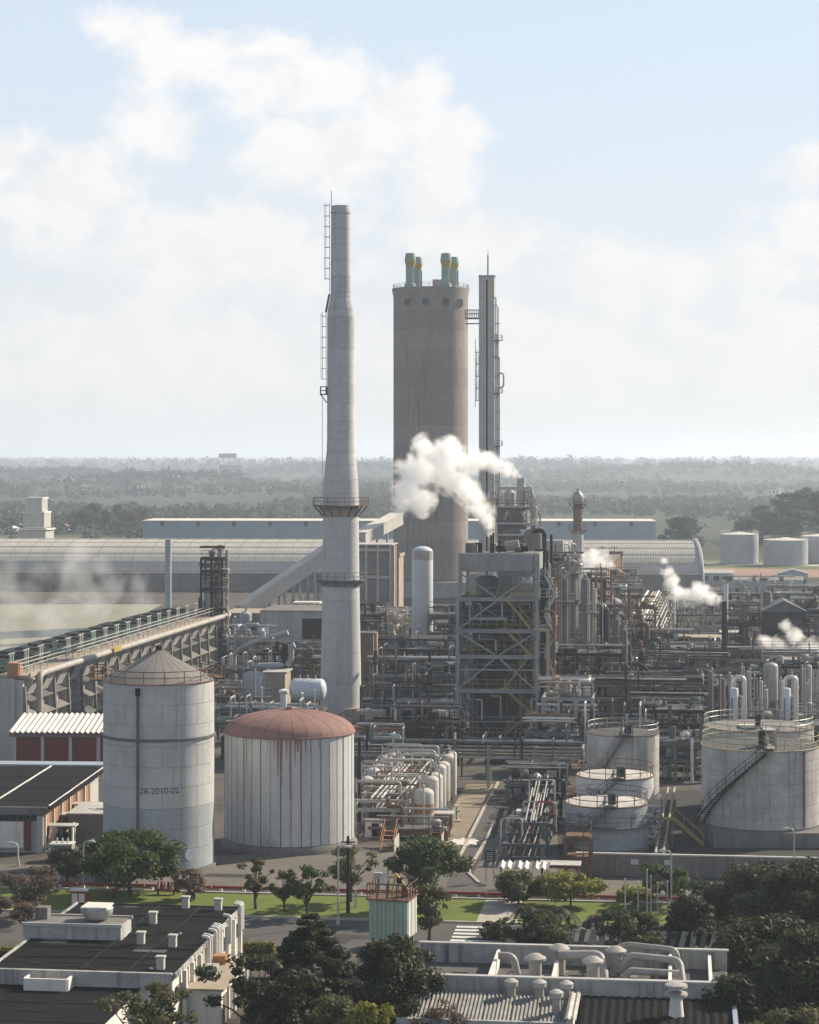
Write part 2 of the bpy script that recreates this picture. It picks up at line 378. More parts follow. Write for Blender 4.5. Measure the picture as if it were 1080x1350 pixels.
def spiral_stair(parent, R, z0, z1, a0, a1, m, name='spiral_stair', w=.8):
    mb = MB(); n = max(6, int(abs(z1-z0)/.28)); pr = []
    for i in range(n+1):
        t = i/n; a = a0+(a1-a0)*t; z = z0+(z1-z0)*t; pr.append((a, z))
        mb.box(((R+w/2)*math.cos(a), (R+w/2)*math.sin(a), z), (w, .3, .05), a)
    for rr in (R+.04, R+w):
        mb.tube([(rr*math.cos(a), rr*math.sin(a), z-.1) for a, z in pr], .1, 4)
    for hh in (.5, 1.0): mb.tube([((R+w)*math.cos(a), (R+w)*math.sin(a), z+hh) for a, z in pr], .035, 4)
    for a, z in pr[::3]: mb.tube([((R+w)*math.cos(a), (R+w)*math.sin(a), z), ((R+w)*math.cos(a), (R+w)*math.sin(a), z+1)], .03, 4)
    return mb.build(name, m, parent)
def text_on_cylinder(parent, txt, R, size, z, a_mid, m, name='lettering'):
    cu = bpy.data.curves.new('t', 'FONT'); cu.body = txt; cu.size = size; cu.align_x = 'CENTER'; cu.extrude = .004
    ob = bpy.data.objects.new('t', cu); COL.objects.link(ob); bpy.context.view_layer.update()
    me = bpy.data.meshes.new_from_object(ob); bpy.data.objects.remove(ob)
    for v in me.vertices:
        a = a_mid+v.co.x/R; rr = R+.012+v.co.z; zz = z+v.co.y; v.co = (rr*math.cos(a), rr*math.sin(a), zz)
    me.materials.clear(); me.materials.append(MATS[m]); return link(name, me, parent)

# ---------------------------------------------------------------- thing builders
def tank(name, label, loc, Rr, z0, z1, shell, roof, rise, roof_kind='cone', courses=5, plates=14, rail='rust', curb='rust', group=None, cat='tank', base=True, ledge=.25, lower=None):
    t = thing(name, label, cat, loc, 0, group)
    if base: MB().lathe([(Rr+ledge, -.3), (Rr+ledge, max(z0, .25))], 40).build('foundation', 'dark_concrete', t, True)
    MB().lathe([(Rr-.06, z0), (Rr-.06, z1)], 48).build('inner_shell', 'dirty_tank', t, True)
    hs = [z0+(z1-z0)*i/courses for i in range(courses+1)]
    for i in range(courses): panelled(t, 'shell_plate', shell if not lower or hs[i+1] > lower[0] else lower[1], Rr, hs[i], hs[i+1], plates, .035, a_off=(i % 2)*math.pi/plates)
    MB().lathe([(Rr+.06, z1-.06), (Rr+.1, z1), (Rr-.05, z1+.05)], 48, cap=False).build('curb', curb, t, True)
    if roof_kind == 'cone': prof = [(Rr-.02, z1+.02), (.25, z1+rise), (0, z1+rise)]
    else: prof = [((Rr-.02)*math.cos(a), z1+.02+rise*math.sin(a)) for a in np.linspace(0, math.pi/2-.001, 9)]
    MB().lathe(prof, 48).build('roof', roof, t, True)
    if rail:
        rb = MB(); railing(rb, circ(Rr-.1, z1+.03, 36), 1.1, 1.9, .04, True); rb.build('railing', rail, t)
    return t
def vessel(name, label, loc, r, h, m, heads=True, z0=.8, plats=(), lad=None, group=None, cat='vessel', skirt='steel', nozzle=True, bands=(), pipes=True):
    t = thing(name, label, cat, loc, GRID, group); rise = r*.55 if heads else .02
    prof = [(r*math.cos(a), z0-rise*math.sin(a)) for a in np.linspace(math.pi/2-.001, 0, 5)]
    prof += [(r*math.cos(a), h-rise+rise*math.sin(a)) for a in np.linspace(0, math.pi/2-.001, 7)]
    MB().lathe(prof, 24).build('shell', m, t, True)
    MB().lathe([(r*.92, 0), (r*.92, z0)], 20).build('skirt', skirt, t, True)
    for zb, zh, mm in bands: MB().lathe([(r+.015, zb), (r+.015, zb+zh)], 24, cap=False).build('band', mm, t, True)
    for zp in plats: ring_platform(t, r, r+.9, zp, 'steel', 'steel')
    if lad is not None: ladder(t, (r+.15)*math.cos(lad), (r+.15)*math.sin(lad), .5, h-.2, lad, 'pale_steel')
    if nozzle:
        mb = MB(); mb.lathe([(r*.18, h-.2), (r*.18, h+.45)], 10); mb.lathe([(r*.28, h+.38), (r*.28, h+.5)], 10); mb.build('nozzle', 'steel', t, True)
    if pipes and h > 4:
        a = R.uniform(-2.4, -.7); q = r+.18; x, y = q*math.cos(a), q*math.sin(a)
        MB().tube(bend([(x*.3, y*.3, h+.35), (x, y, h+.35), (x, y, .6), (x*1.8, y*1.8, .6)], .35), .09, 6).build('downpipe', 'pale_steel', t, True)
    return t
def drum(name, label, loc, rz, r, L, m, zc=2.0, group=None, saddles=2, cat='drum'):
    t = thing(name, label, cat, loc, rz, group); k = np.linspace(0, math.pi/2, 6)
    xs = [(-L/2-r*.5*math.cos(a), r*math.sin(a)) for a in k]+[(L/2+r*.5*math.sin(a), r*math.cos(a)) for a in k]
    mb = MB(); mb.tube([(x, 0, zc) for x, _ in xs], [max(rr, .01) for _, rr in xs], 20); mb.build('shell', m, t, True)
    for i in range(saddles):
        x = -L*.3+L*.6*i/max(1, saddles-1); pbox('saddle', 'dark_concrete', t, (x, 0, (zc-r*.6)/2), (.35, r*1.4, zc-r*.6))
    for i in range(3):
        x = -L*.3+L*.3*i; pipe('nozzle', 'pale_steel', t, (x, 0, zc+r*.9), (x, 0, zc+r+.5), .12)
    return t
def stack(name, label, loc, r, h, m, cap=None, r1=None, group=None, guy=False, cat='stack'):
    t = thing(name, label, cat, loc, GRID, group); r1 = r1 or r
    MB().lathe([(r,0),(r1,h),(r1*.8,h),(r1*.8,h-1)], 18, cap=False).build('shaft', m, t, True)
    MB().lathe([(r*1.6,0),(r*1.6,.5),(r,.6)], 16).build('base', 'dark_concrete', t, True)
    if cap: MB().lathe([(r1*1.12,h-.5),(r1*1.12,h+.05)], 18).build('cap', cap, t, True)
    for z in np.arange(3, h-1, 4.0): MB().lathe([(r*1.06+(r1-r)*z/h, z),(r*1.06+(r1-r)*z/h, z+.12)], 18).build('flange', m, t, True)
    return t
PIPE_MATS = ['pale_steel','steel','silver','steel','tan','steel','dark_steel','dark_steel','rust']
def pipe_rack(name, label, a, b, width, levels, npipes, step=6.0, m='steel', seed=1, pm=None, group=None, extra=0, rail=False, deck=None, rs=(.07,.09,.11,.14,.18,.25)):
    """posts, cross beams, stringers and runs of pipe between two ground points"""
    rr = random.Random(seed); a, b = Vector(a), Vector(b); d = b-a; L = d.length; rz = math.atan2(-d.x, d.y)
    t = thing(name, label, 'pipe rack', a, rz, group); top = levels[-1]; n = max(1, round(L/step)); pm = pm or PIPE_MATS
    for i in range(n+1):
        y = L*i/n
        for x in (-width/2, width/2): seg('post', m, t, (x, y, 0), (x, y, top), .3, .3, 'ibeam')
        for z in levels: seg('cross_beam', m, t, (-width/2-.3, y, z), (width/2+.3, y, z), .28, .32, 'ibeam')
        if i < n and i % 3 == 1:
            for x in (-width/2, width/2): seg('brace', m, t, (x, y, .2), (x, L*(i+1)/n, levels[0]), .14)
    for z in levels:
        for x in (-width/2, width/2): seg('stringer', m, t, (x, 0, z-.35), (x, L, z-.35), .22, .26, 'ibeam')
    for z in levels:
        x = -width/2+.3
        for k in range(npipes):
            r = rr.choice(rs); y0 = L*rr.choice((0,0,0,.1,.3,.5)); y1 = L*rr.choice((1,1,1,.9,.7,.55))
            if y1 > y0: pipe('pipe', rr.choice(pm), t, (x+rr.uniform(-.1,.1), y0, z+.2+r), (x+rr.uniform(-.03,.03), y1, z+.2+r), r)
            x += (width-.6)/max(1, npipes-1)
    for k in range(extra):
        y = rr.uniform(.05,.95)*L; x = rr.uniform(-.5,.5)*width; z = rr.choice(levels)+.3; h = rr.uniform(.8, 2.5); s = rr.choice((-1,1)); r = rr.choice((.08,.1,.15))
        MB().tube(bend([(x, y, z), (x, y, z+h), (s*(width/2+.6), y, z+h), (s*(width/2+.6), y, rr.uniform(.3, z))], .35), r, 6).build('riser_pipe', rr.choice(pm), t, True)
    if deck:
        z = top+.9
        pbox('walkway', deck, t, (width/2-.5, L/2, z), (1.0, L, .08)); rb = MB(); railing(rb, [(width/2, 0, z), (width/2, L, z)], 1.0, 2.0, .035); rb.build('railing', m, t)
    return t
def frame(name, label, loc, w, d, levels, m='steel', seed=1, nx=2, ny=1, deck='steel', rail='steel', busy=1.0, brace=True, rz=GRID, cat='steel frame', pm=None, group=None, cladding=None, stairs=True):
    """open steel process frame with decks, equipment and piping"""
    rr = random.Random(seed); t = thing(name, label, cat, loc, rz, group); pm = pm or PIPE_MATS
    xs = [-w/2+w*i/nx for i in range(nx+1)]; ys = [d*j/ny for j in range(ny+1)]; top = levels[-1]; zs = [0]+list(levels)
    for x in xs:
        for y in ys: seg('column', m, t, (x, y, 0), (x, y, top), .32, .32, 'ibeam')
    for z in levels:
        for y in ys: seg('beam', m, t, (xs[0]-.16, y, z-.2), (xs[-1]+.16, y, z-.2), .25, .4, 'ibeam')
        for x in xs: seg('beam', m, t, (x, 0, z-.22), (x, d, z-.22), .22, .36, 'ibeam')
        if rr.random() < .85:
            x0 = xs[0] if rr.random() < .6 else xs[min(1, nx-1)]
            dk = pbox('deck', deck, t, ((x0+xs[-1])/2, d/2, z+.05), (xs[-1]-x0, d, .07))
            rb = MB(); railing(rb, [(x0, .05, z+.09), (xs[-1], .05, z+.09), (xs[-1], d-.05, z+.09)], 1.1, 1.6, .035); rb.build('railing', rail, t)
    if brace:
        for i in range(len(levels)):
            k = rr.randrange(nx)
            if rr.random() < .75:
                a, b = (xs[k], 0, zs[i]+.1), (xs[k+1], 0, zs[i+1]-.3)
                if rr.random() < .5: a, b = (xs[k+1], 0, zs[i]+.1), (xs[k], 0, zs[i+1]-.3)
                seg('brace', m, t, a, b, .16)
    if stairs:
        for i in range(len(levels)-1):
            if rr.random() < .7:
                x0, x1 = xs[-1]-.4, max(xs[0]+.5, xs[-1]-.4-(levels[i+1]-levels[i])*1.0)
                if i % 2: x0, x1 = x1, x0
                stair(t, (x0, d*.25, levels[i]+.1), (x1, d*.25, levels[i+1]+.1), .7, 'stair_yellow')
    for i, z in enumerate(zs):
        hh = (zs[i+1]-z) if i+1 < len(zs) else 2.2
        for k in range(int(busy*w*.55+rr.random())):
            x = rr.uniform(xs[0]+.5, xs[-1]-.5); y = rr.uniform(.4, d-.4); kind = rr.random(); mm = rr.choice(pm)
            if kind < .35:
                r = rr.uniform(.25,.6); hv = hh*rr.uniform(.4,.8)
                MB().lathe([(r*.4,z+.1),(r,z+.3),(r,z+hv-.2),(r*.5,z+hv),(0.01,z+hv+.05)], 14, (x,y)).build('pot', mm, t, True)
            elif kind < .55:
                r = rr.uniform(.2,.45); Lx = rr.uniform(.8,2.2); seg('exchanger', mm, t, (x-Lx/2, y, z+.8), (x+Lx/2, y, z+.8), r, r, 'cyl20')
            elif kind < .7: pbox('cabinet', mm, t, (x, y, z+.65), (rr.uniform(.5,1.2), rr.uniform(.5,1), 1.1))
            else:
                x2 = x+rr.uniform(-2,2); y2 = rr.uniform(0,d); zt = z+hh*rr.uniform(.5,1.1)
                MB().tube(bend([(x,y,z+.1),(x,y,zt),(x2,y,zt),(x2,y2,zt),(x2,y2,z+hh*rr.uniform(.1,1.6))], .3), rr.choice((.06,.08,.1,.14,.2)), 6).build('pipe', mm, t, True)
        for k in range(int(busy*2+rr.random())):
            zz = z+hh*rr.uniform(.3,.95); y = rr.uniform(-.2,d); pipe('pipe', rr.choice(pm), t, (xs[0]-rr.uniform(0,.8), y, zz), (xs[-1]+rr.uniform(0,.8), y, zz), rr.choice((.06,.08,.12,.18)))
    for k in range(int(busy*w*.4)):
        x = rr.uniform(xs[0], xs[-1]); y = rr.choice((-.3, d*.5, d+.2)); z1 = top*rr.uniform(.5,1.15)
        pipe('riser_pipe', rr.choice(pm), t, (x,y,0), (x,y,z1), rr.choice((.06,.09,.13,.2)))
    if cladding:
        mc, z0, z1 = cladding; pbox('cladding', mc, t, (0, d-.3, (z0+z1)/2), (w-.1, .12, z1-z0))
    return t
def hall(name, label, loc, w, d, h, m, roof='grey_roof', rz=GRID, rise=0.0, cat='building', windows=None, win_rows=1, group=None, parapet=.0, trim=None, piers=0, pier_m=None, side_win=0, panels=0, ridge='y'):
    """building with its near wall on local y = 0, x centred; walls, roof, windows with frames, piers"""
    t = thing(name, label, cat, loc, rz, group); mb = MB()
    mb.box((0, d/2, h/2), (w, d, h)); mb.build('wall', m, t)
    o = .25
    if rise:
        mb = MB(); th = .15
        if ridge == 'y':
            pr = [(-w/2-o, h-.02), (0, h+rise), (w/2+o, h-.02)]
            for y0, y1 in ((-o, d+o),):
                mb.add([(x, y, z) for y in (y0, y1) for x, z in pr]+[(x, y, z+th) for y in (y0, y1) for x, z in pr],
                   [(0,1,4,3),(1,2,5,4),(6,9,10,7),(7,10,11,8),(0,6,7,1),(1,7,8,2),(3,4,10,9),(4,5,11,10),(0,3,9,6),(2,8,11,5)])
            mb.add([(-w/2, .01, h), (w/2, .01, h), (0, .01, h+rise), (-w/2, d-.01, h), (w/2, d-.01, h), (0, d-.01, h+rise)], [(0,1,2),(5,4,3)])
        else:
            pr = [(-o, h-.02), (d/2, h+rise), (d+o, h-.02)]
            mb.add([(x, y, z) for x in (-w/2-o, w/2+o) for y, z in pr]+[(x, y, z+th) for x in (-w/2-o, w/2+o) for y, z in pr],
                   [(3,4,1,0),(4,5,2,1),(7,10,9,6),(8,11,10,7),(1,7,6,0),(2,8,7,1),(9,10,4,3),(10,11,5,4),(6,9,3,0),(5,11,8,2)])
        mb.build('roof', roof, t)
    else:
        pbox('roof', roof, t, (0, d/2, h+.06), (w+2*o, d+2*o, .16))
        if parapet:
            for c, s in (((0,-o+.08),(w+2*o,.18)), ((0,d+o-.08),(w+2*o,.18)), ((-w/2-o+.08,d/2),(.18,d+2*o-.4)), ((w/2+o-.08,d/2),(.18,d+2*o-.4))):
                pbox('parapet', trim or m, t, (c[0], c[1], h+.14+parapet/2), (*s, parapet))
    def win(x, y, z, ww, hh, side):
        if side == 0:
            q = pbox('window', 'pale_steel', t, (x, -.02, z), (ww+.16, .1, hh+.16)); 
            g = pbox('pane', 'glass', t, (x, -.06, z), (ww, .06, hh))
        else:
            q = pbox('window', 'pale_steel', t, (w/2+.02, y, z), (.1, ww+.16, hh+.16)); g = pbox('pane', 'glass', t, (w/2+.06, y, z), (.06, ww, hh))
    if windows:
        for rw in range(win_rows):
            z = h*(rw+.62)/win_rows-(.0)
            for k in range(windows): win(-w/2+w*(k+.5)/windows, 0, z, w/windows*.5, min(1.4, h/win_rows*.4), 0)
    for rw in range(win_rows if side_win else 0):
        for k in range(side_win): win(0, d*(k+.5)/side_win, h*(rw+.62)/win_rows, d/side_win*.45, min(1.4, h/win_rows*.4), 1)
    for k in range(piers):
        y = d*(k+.5)/piers; pbox('pier', pier_m or m, t, (w/2+.2, y, h/2), (.4, d/piers*.3, h-.05))
    for k in range(panels):
        x = -w/2+w*(k+.5)/panels; pbox('wall_panel', m, t, (x, -.04, h/2), (w/panels-.12, .08, h-.1))
    return t

ORD = 'first second third fourth fifth sixth seventh eighth ninth tenth eleventh twelfth thirteenth fourteenth fifteenth sixteenth seventeenth eighteenth nineteenth twentieth twenty-first'.split()
# ---------------------------------------------------------------- terrain, roads, lawns
E1 = Vector((math.cos(GRID), math.sin(GRID), 0)); E2 = Vector((-math.sin(GRID), math.cos(GRID), 0)); O0 = Vector((0, 184, 0))
def G(u, v, z=0): p = O0+E1*u+E2*v; return Vector((p.x, p.y, z))
def hnoise(x, y): 
    return (np.sin(x*.0021+1.3)*np.cos(y*.0013+.4)+.6*np.sin(x*.0047+y*.0031+2.1)+.45*np.cos(x*.0083-y*.0067)+.3*np.sin(x*.013+y*.004+.7))/2.35
def terrain_h(x, y):
    r = np.hypot(x, y); k = np.clip((r-1250)/1400, 0, 1); k = k*k*(3-2*k)
    far = np.clip((r-3000)/9500, 0, 1)
    z = k*(8+30*hnoise(x, y)+7*far**1.2); cap = 27-r*.0012+3*np.sin(x*.004+y*.003); return np.where(z > cap-8, cap-8+8*np.tanh((z-cap+8)/8), z)
def build_ground():
    radii = [0]+list(np.geomspace(40, 13000, 84)); na = 480; v = [(0,0,0)]; f = []
    an = np.linspace(0, 2*math.pi, na, endpoint=False)
    for r in radii[1:]:
        x, y = r*np.cos(an), r*np.sin(an); z = np.maximum(terrain_h(x, y), 0); v += list(zip(x.tolist(), y.tolist(), z.tolist()))
    for k in range(na): f.append((0, 1+k, 1+(k+1) % na))
    for i in range(len(radii)-2):
        a, b = 1+i*na, 1+(i+1)*na
        for k in range(na): f.append((a+k, b+k, b+(k+1) % na, a+(k+1) % na))
    me = bpy.data.meshes.new('ground'); me.from_pydata(v, [], f); me.update(); me.polygons.foreach_set('use_smooth', [True]*len(f))
    m = bpy.data.materials.new('ground'); m.use_nodes = True; N, L = m.node_tree.nodes, m.node_tree.links
    b = N['Principled BSDF']; b.inputs['Roughness'].default_value = 1; b.inputs['Specular IOR Level'].default_value = .1
    g = N.new('ShaderNodeNewGeometry'); sep = N.new('ShaderNodeSeparateXYZ'); L.new(g.outputs['Position'], sep.inputs[0])
    def nz(s, d=6):
        t = N.new('ShaderNodeTexNoise'); L.new(g.outputs['Position'], t.inputs['Vector']); t.inputs['Scale'].default_value = s; t.inputs['Detail'].default_value = d; t.inputs['Roughness'].default_value = .62; return t.outputs[0]
    def mr(v, a, c):
        n = N.new('ShaderNodeMapRange'); L.new(v, n.inputs[0]); n.inputs[1].default_value = a; n.inputs[2].default_value = c; return n.outputs[0]
    def mix(f, a, c):
        x = N.new('ShaderNodeMix'); x.data_type = 'RGBA'
        for i, q in ((0, f), (6, a), (7, c)):
            if isinstance(q, tuple): x.inputs[i].default_value = (*q, 1)
            else: L.new(q, x.inputs[i])
        return x.outputs[2]
    yard = mix(mr(nz(.09), .4, .62), (.09,.083,.074), (.045,.042,.04)); yard = mix(mr(nz(1.2), .42, .75), yard, (.125,.11,.092))
    field = mix(mr(nz(.011), .42, .6), (.03,.038,.024), (.055,.066,.038)); field = mix(mr(nz(.004), .52, .58), field, (.11,.11,.055))
    forest = mix(mr(nz(.006), .3, .66), (.034,.047,.038), (.058,.072,.054)); forest = mix(mr(nz(.0021), .6, .64), forest, (.085,.09,.05))
    rad_ = N.new('ShaderNodeVectorMath'); rad_.operation = 'LENGTH'; L.new(g.outputs['Position'], rad_.inputs[0])
    col = mix(mr(sep.outputs[1], 652, 664), yard, field); col = mix(mr(rad_.outputs['Value'], 1150, 1500), col, forest)
    L.new(col, b.inputs['Base Color']); me.materials.append(m); return struct(link('ground', me))
build_ground()
def sheet(name, pts, m, z, parent=None):
    o = MB().quad(*[(p[0], p[1], z) for p in pts]).build(name, m, parent)
    return o if parent else struct(o)
def kerb(pts, name='kerb', m='kerb', w=.3, h=.14, parent=None):
    mb = MB()
    for a, b in zip(pts[:-1], pts[1:]): mb.bar((a[0], a[1], h/2), (b[0], b[1], h/2), w, h)
    o = mb.build(name, m, parent); return o if parent else struct(o)

cross = sheet('road', [G(-70,6.6), G(90,6.6), G(90,15.6), G(-70,15.6)], 'yard', .012)
front = sheet('road', [G(-80,-16), G(95,-16), G(95,-5), G(-80,-5)], 'asphalt', .012)
lawn = sheet('lawn', [G(-80,-4.6), G(95,-4.6), G(95,4.6), G(-80,4.6)], 'lawn', .03)
for nm, vv in (('kerb', 4.75), ('kerb', -4.75), ('kerb', 6.45)): kerb([G(-80, vv), G(95, vv)], nm)
main_l = [P(582,1180), P(600,1143), P(622,1098), P(640,1062), P(657,1032)]
main_r = [P(650,1180), P(632,1165), P(618,1152), P(622,1140), P(640,1110), P(652,1085), P(668,1055), P(690,1030)]
main = sheet('road', main_l+main_r[::-1], 'asphalt', .02)
kerb(main_l[1:], m='kerb'); kerb(main_r[1:6], m='kerb')
sheet('pavement', [P(575,1118), P(605,1118), P(636,1062), P(652,1034), P(615,1034), P(600,1060)], 'sand', .016)
sheet('pavement', [P(623,1155), P(660,1160), P(735,1160), P(735,1100), P(665,1085), P(645,1108)], 'yard', .016)
sheet('pavement', [P(282,1128), P(470,1122), P(575,1118), P(590,1150), P(282,1158)], 'yard', .014)
sheet('path', [G(6,-4.6), G(9.3,-4.6), G(9.3,4.6), G(6,4.6)], 'kerb', .036)
# spilled lime by the kerb
r_ = random.Random(3); c_ = P(614,1110); pts = []
for k in range(26):
    a = 2*math.pi*k/26; q = 1+r_.uniform(-.3,.3); pts.append((c_.x+1.35*math.cos(a)*q, c_.y+1.9*math.sin(a)*q))
mbk = MB(); mbk.prism(pts, .022, .06)
tag(mbk.build('lime_spill', 'lime'), 'patch of white powder spilled on the asphalt road', 'spill')
# zebra crossing: white bars lying along the front road
for k in range(7): 
    v = -6.0-k*1.25; MB().quad(*[G(u, w, .024) for u, w in ((4.6,v),(8.7,v),(8.7,v-.6),(4.6,v-.6))]).build('zebra_stripe', 'marking', front)
r_ = random.Random(8)                                  # tar patches and manholes on the roads
for road, us, vs, n in ((front, (-50,60), (-15,-6), 22), (cross, (-45,60), (7.2,15), 20)):
    for k in range(n):
        u, v, w, h = r_.uniform(*us), r_.uniform(*vs), r_.uniform(.6,4.5), r_.uniform(.5,1.6); MB().quad(*[G(u+a*w+r_.uniform(-.15,.15), v+b*h+r_.uniform(-.15,.15), .018+.0005*k) for a, b in ((0,0),(1,0),(1,1),(0,1))]).build('tar_patch', 'asphalt_patch', road)
    for k in range(5):
        q = G(r_.uniform(*us), r_.uniform(*vs)); MB().lathe([(.4,.03),(.4,.045)], 14, (q.x,q.y)).build('manhole_cover', 'dark_steel', road, True)
for k in range(12):
    f = r_.random(); a, b = main_l[1].lerp(main_l[-1], f), main_r[3].lerp(main_r[-1], f); q = a.lerp(b, r_.uniform(.1,.8)); w, h = r_.uniform(.5,1.6), r_.uniform(.8,5)
    MB().quad(*[(q.x+(x*w)*E1.x+(y*h)*E2.x, q.y+(x*w)*E1.y+(y*h)*E2.y, .026+.0005*k) for x, y in ((0,0),(1,0),(1.05,1),(.05,1))]).build('tar_patch', 'asphalt_patch', main)
sheet('bund_floor', [P(738,1150), P(1095,1158), P(1095,1045), P(735,1040)], 'asphalt_patch', .017)  # dark asphalt floor; the yard's shadow is put into its colour too
sheet('pond', [P(-160,862), P(80,862), P(215,797), P(-220,797)], 'pond', .05)
sheet('soil_strip', [Vector((60,690,0)), Vector((190,675,0)), Vector((190,735,0)), Vector((75,745,0))], 'soil', .05)
sheet('grass_strip', [P(962,791), P(1100,794), P(1100,783), P(968,781)], 'field', .05)
sheet('grass_strip', [P(915,748), P(1120,752), P(1120,741), P(915,738)], 'field', .06)
sheet('service_road', [P(930,745), P(1150,748), P(1150,745), P(930,742)], 'kerb', .08)

# ---------------------------------------------------------------- trees
def leaf_mesh(name, m, cen, rads, counts, size, seed, flat=.5):
    g = np.random.default_rng(seed); cs = np.repeat(np.asarray(cen, float), counts, 0); rs = np.repeat(np.asarray(rads, float), counts, 0); n = len(cs)
    d = g.normal(size=(n,3)); d /= np.linalg.norm(d, axis=1, keepdims=True); p = cs+d*rs*(g.random((n,1))**.45)
    nr = g.normal(size=(n,3))*flat+d*.6+np.array([0,0,.5]); nr /= np.linalg.norm(nr, axis=1, keepdims=True)
    t = np.cross(nr, g.normal(size=(n,3))); t /= np.linalg.norm(t, axis=1, keepdims=True)+1e-9; b = np.cross(nr, t)
    s = size*(.6+.8*g.random((n,1))); V = np.stack([p-t*s*.5, p+b*s*.28, p+t*s*.5, p-b*s*.28], 1).reshape(-1,3)
    me = bpy.data.meshes.new(name); me.vertices.add(4*n); me.vertices.foreach_set('co', V.ravel())
    me.loops.add(4*n); me.loops.foreach_set('vertex_index', np.arange(4*n)); me.polygons.add(n); me.polygons.foreach_set('loop_start', np.arange(n)*4)
    me.polygons.foreach_set('loop_total', np.full(n, 4)); me.update(); me.validate(); me.materials.append(MATS[m]); return me
def tree(name, label, loc, h, w, m='leaf_mid', kind='broad', seed=1, leaf=.34, dens=1.0, trunk=.35, group=None, cat='tree', lean=0.0):
    rr = random.Random(seed); t = thing(name, label, cat, loc, rr.uniform(0, 6), group); cen, rads, cnt = [], [], []; mb = MB()
    if kind in ('broad', 'umbrella', 'sparse', 'shrub', 'mass'):
        zb = h*{'broad':.3,'umbrella':.5,'sparse':.38,'shrub':.12,'mass':.06}[kind]; nc = {'broad':46,'umbrella':40,'sparse':26,'shrub':24,'mass':80}[kind]
        for i in range(nc):
            a = rr.uniform(0, 6.283); q = math.sqrt(rr.random()); zz = rr.random()
            rim = math.sqrt(max(0, 1-zz**2*.8 if kind in ('umbrella', 'mass') else 1-(2*zz-1)**2)); rx = w/2*q*max(rim, .25)*rr.uniform(.72,1.18)
            cr = w*rr.choice((.075,.1,.12,.14,.17,.2))*(.8 if kind == 'sparse' else 1)
            cen.append((rx*math.cos(a)+lean*zz, rx*math.sin(a), zb+(h-zb)*zz*.93)); rads.append((cr, cr, cr*.62)); cnt.append(max(12, int(dens*75*rr.uniform(.6,1.4)*(cr/.8)**1.3*(.34/leaf)**1.3)))
        top = Vector((lean*.3, 0, zb+(h-zb)*.35)); r0 = .018*h+.05*(h/6)
        mb.tube([(0,0,0), (rr.uniform(-.1,.1), rr.uniform(-.1,.1), h*trunk*.6), top], [r0*1.3, r0, r0*.55], 7)
        for c in rr.sample(cen, min(len(cen), 20)):
            b0 = Vector((0,0,h*trunk*rr.uniform(.5,.95))); c = Vector(c); mid = (b0+c)/2+Vector((0,0,.25)); mb.tube([b0, mid, c], [r0*.5, r0*.35, r0*.12], 5)
    elif kind == 'conifer':
        mb.tube([(0,0,0), (0,0,h*.6), (0,0,h)], [.024*h, .014*h, .01], 7); z = h*.12
        while z < h*.98:
            f = 1-(z/h); L0 = w/2*(f**.8)*rr.uniform(.75,1.15)+.15; nb = 5 if f > .15 else 3; a0 = rr.uniform(0, 6)
            for k in range(nb):
                a = a0+6.283*k/nb+rr.uniform(-.3,.3); L = L0*rr.uniform(.7,1.1); e = (L*math.cos(a), L*math.sin(a), z-L*.12+rr.uniform(-.1,.2)); mb.tube([(0,0,z), e], [.05,.02], 4)
                for q in (.45, .75, 1.0): cr = .22+.26*L*q*.5; cen.append((e[0]*q, e[1]*q, z+(e[2]-z)*q)); rads.append((cr, cr, cr*.45)); cnt.append(int(dens*50*cr/.4))
            z += h*.055*rr.uniform(.8,1.2)
    elif kind == 'palm':
        mb.tube([(0,0,0), (.15,0,h*.5), (.1,.05,h*.82)], [.16,.12,.1], 8); lv = MB()
        for k in range(16):
            a = 6.283*k/16+rr.uniform(-.2,.2); L = w/2*rr.uniform(.8,1.1); up = rr.uniform(.1,.8); pts = []
            for i in range(7): s = i/6; pts.append(Vector((.1+L*s*math.cos(a), .05+L*s*math.sin(a), h*.82+L*(up*s-1.1*s*s))))
            sd = Vector((-math.sin(a), math.cos(a), 0))
            for i in range(6):
                for sg in (1, -1):
                    for q in (0, .5):
                        p = pts[i].lerp(pts[i+1], q); tip = p+sd*sg*w*.13+Vector((math.cos(a), math.sin(a), 0))*.12-Vector((0,0,.12)); lv.add([p, p+(pts[i+1]-pts[i])*.35, tip], [(0,1,2)])
        lv.build('fronds', m, t)
    elif kind == 'bare':
        def br(p, d, L, r, lvl):
            e = p+d*L; mb.tube([p, e], [r, r*.6], 4 if lvl else 6)
            if lvl < 4:
                for k in range(3 if lvl else 5):
                    nd = (d+Vector((rr.uniform(-1,1), rr.uniform(-1,1), rr.uniform(-.2,.8)))*.75).normalized(); br(p+d*L*rr.uniform(.55,1), nd, L*.68, r*.6, lvl+1)
            else: cen.append(tuple(e)); rads.append((.3,.3,.25)); cnt.append(int(5*dens))
        br(Vector((0,0,0)), Vector((0,0,1)), h*.32, .018*h, 0)
    mb.build('trunk', 'bark', t, True)
    if cen: link('crown', leaf_mesh('crown', m, cen, rads, cnt, leaf, seed), t)
    return t
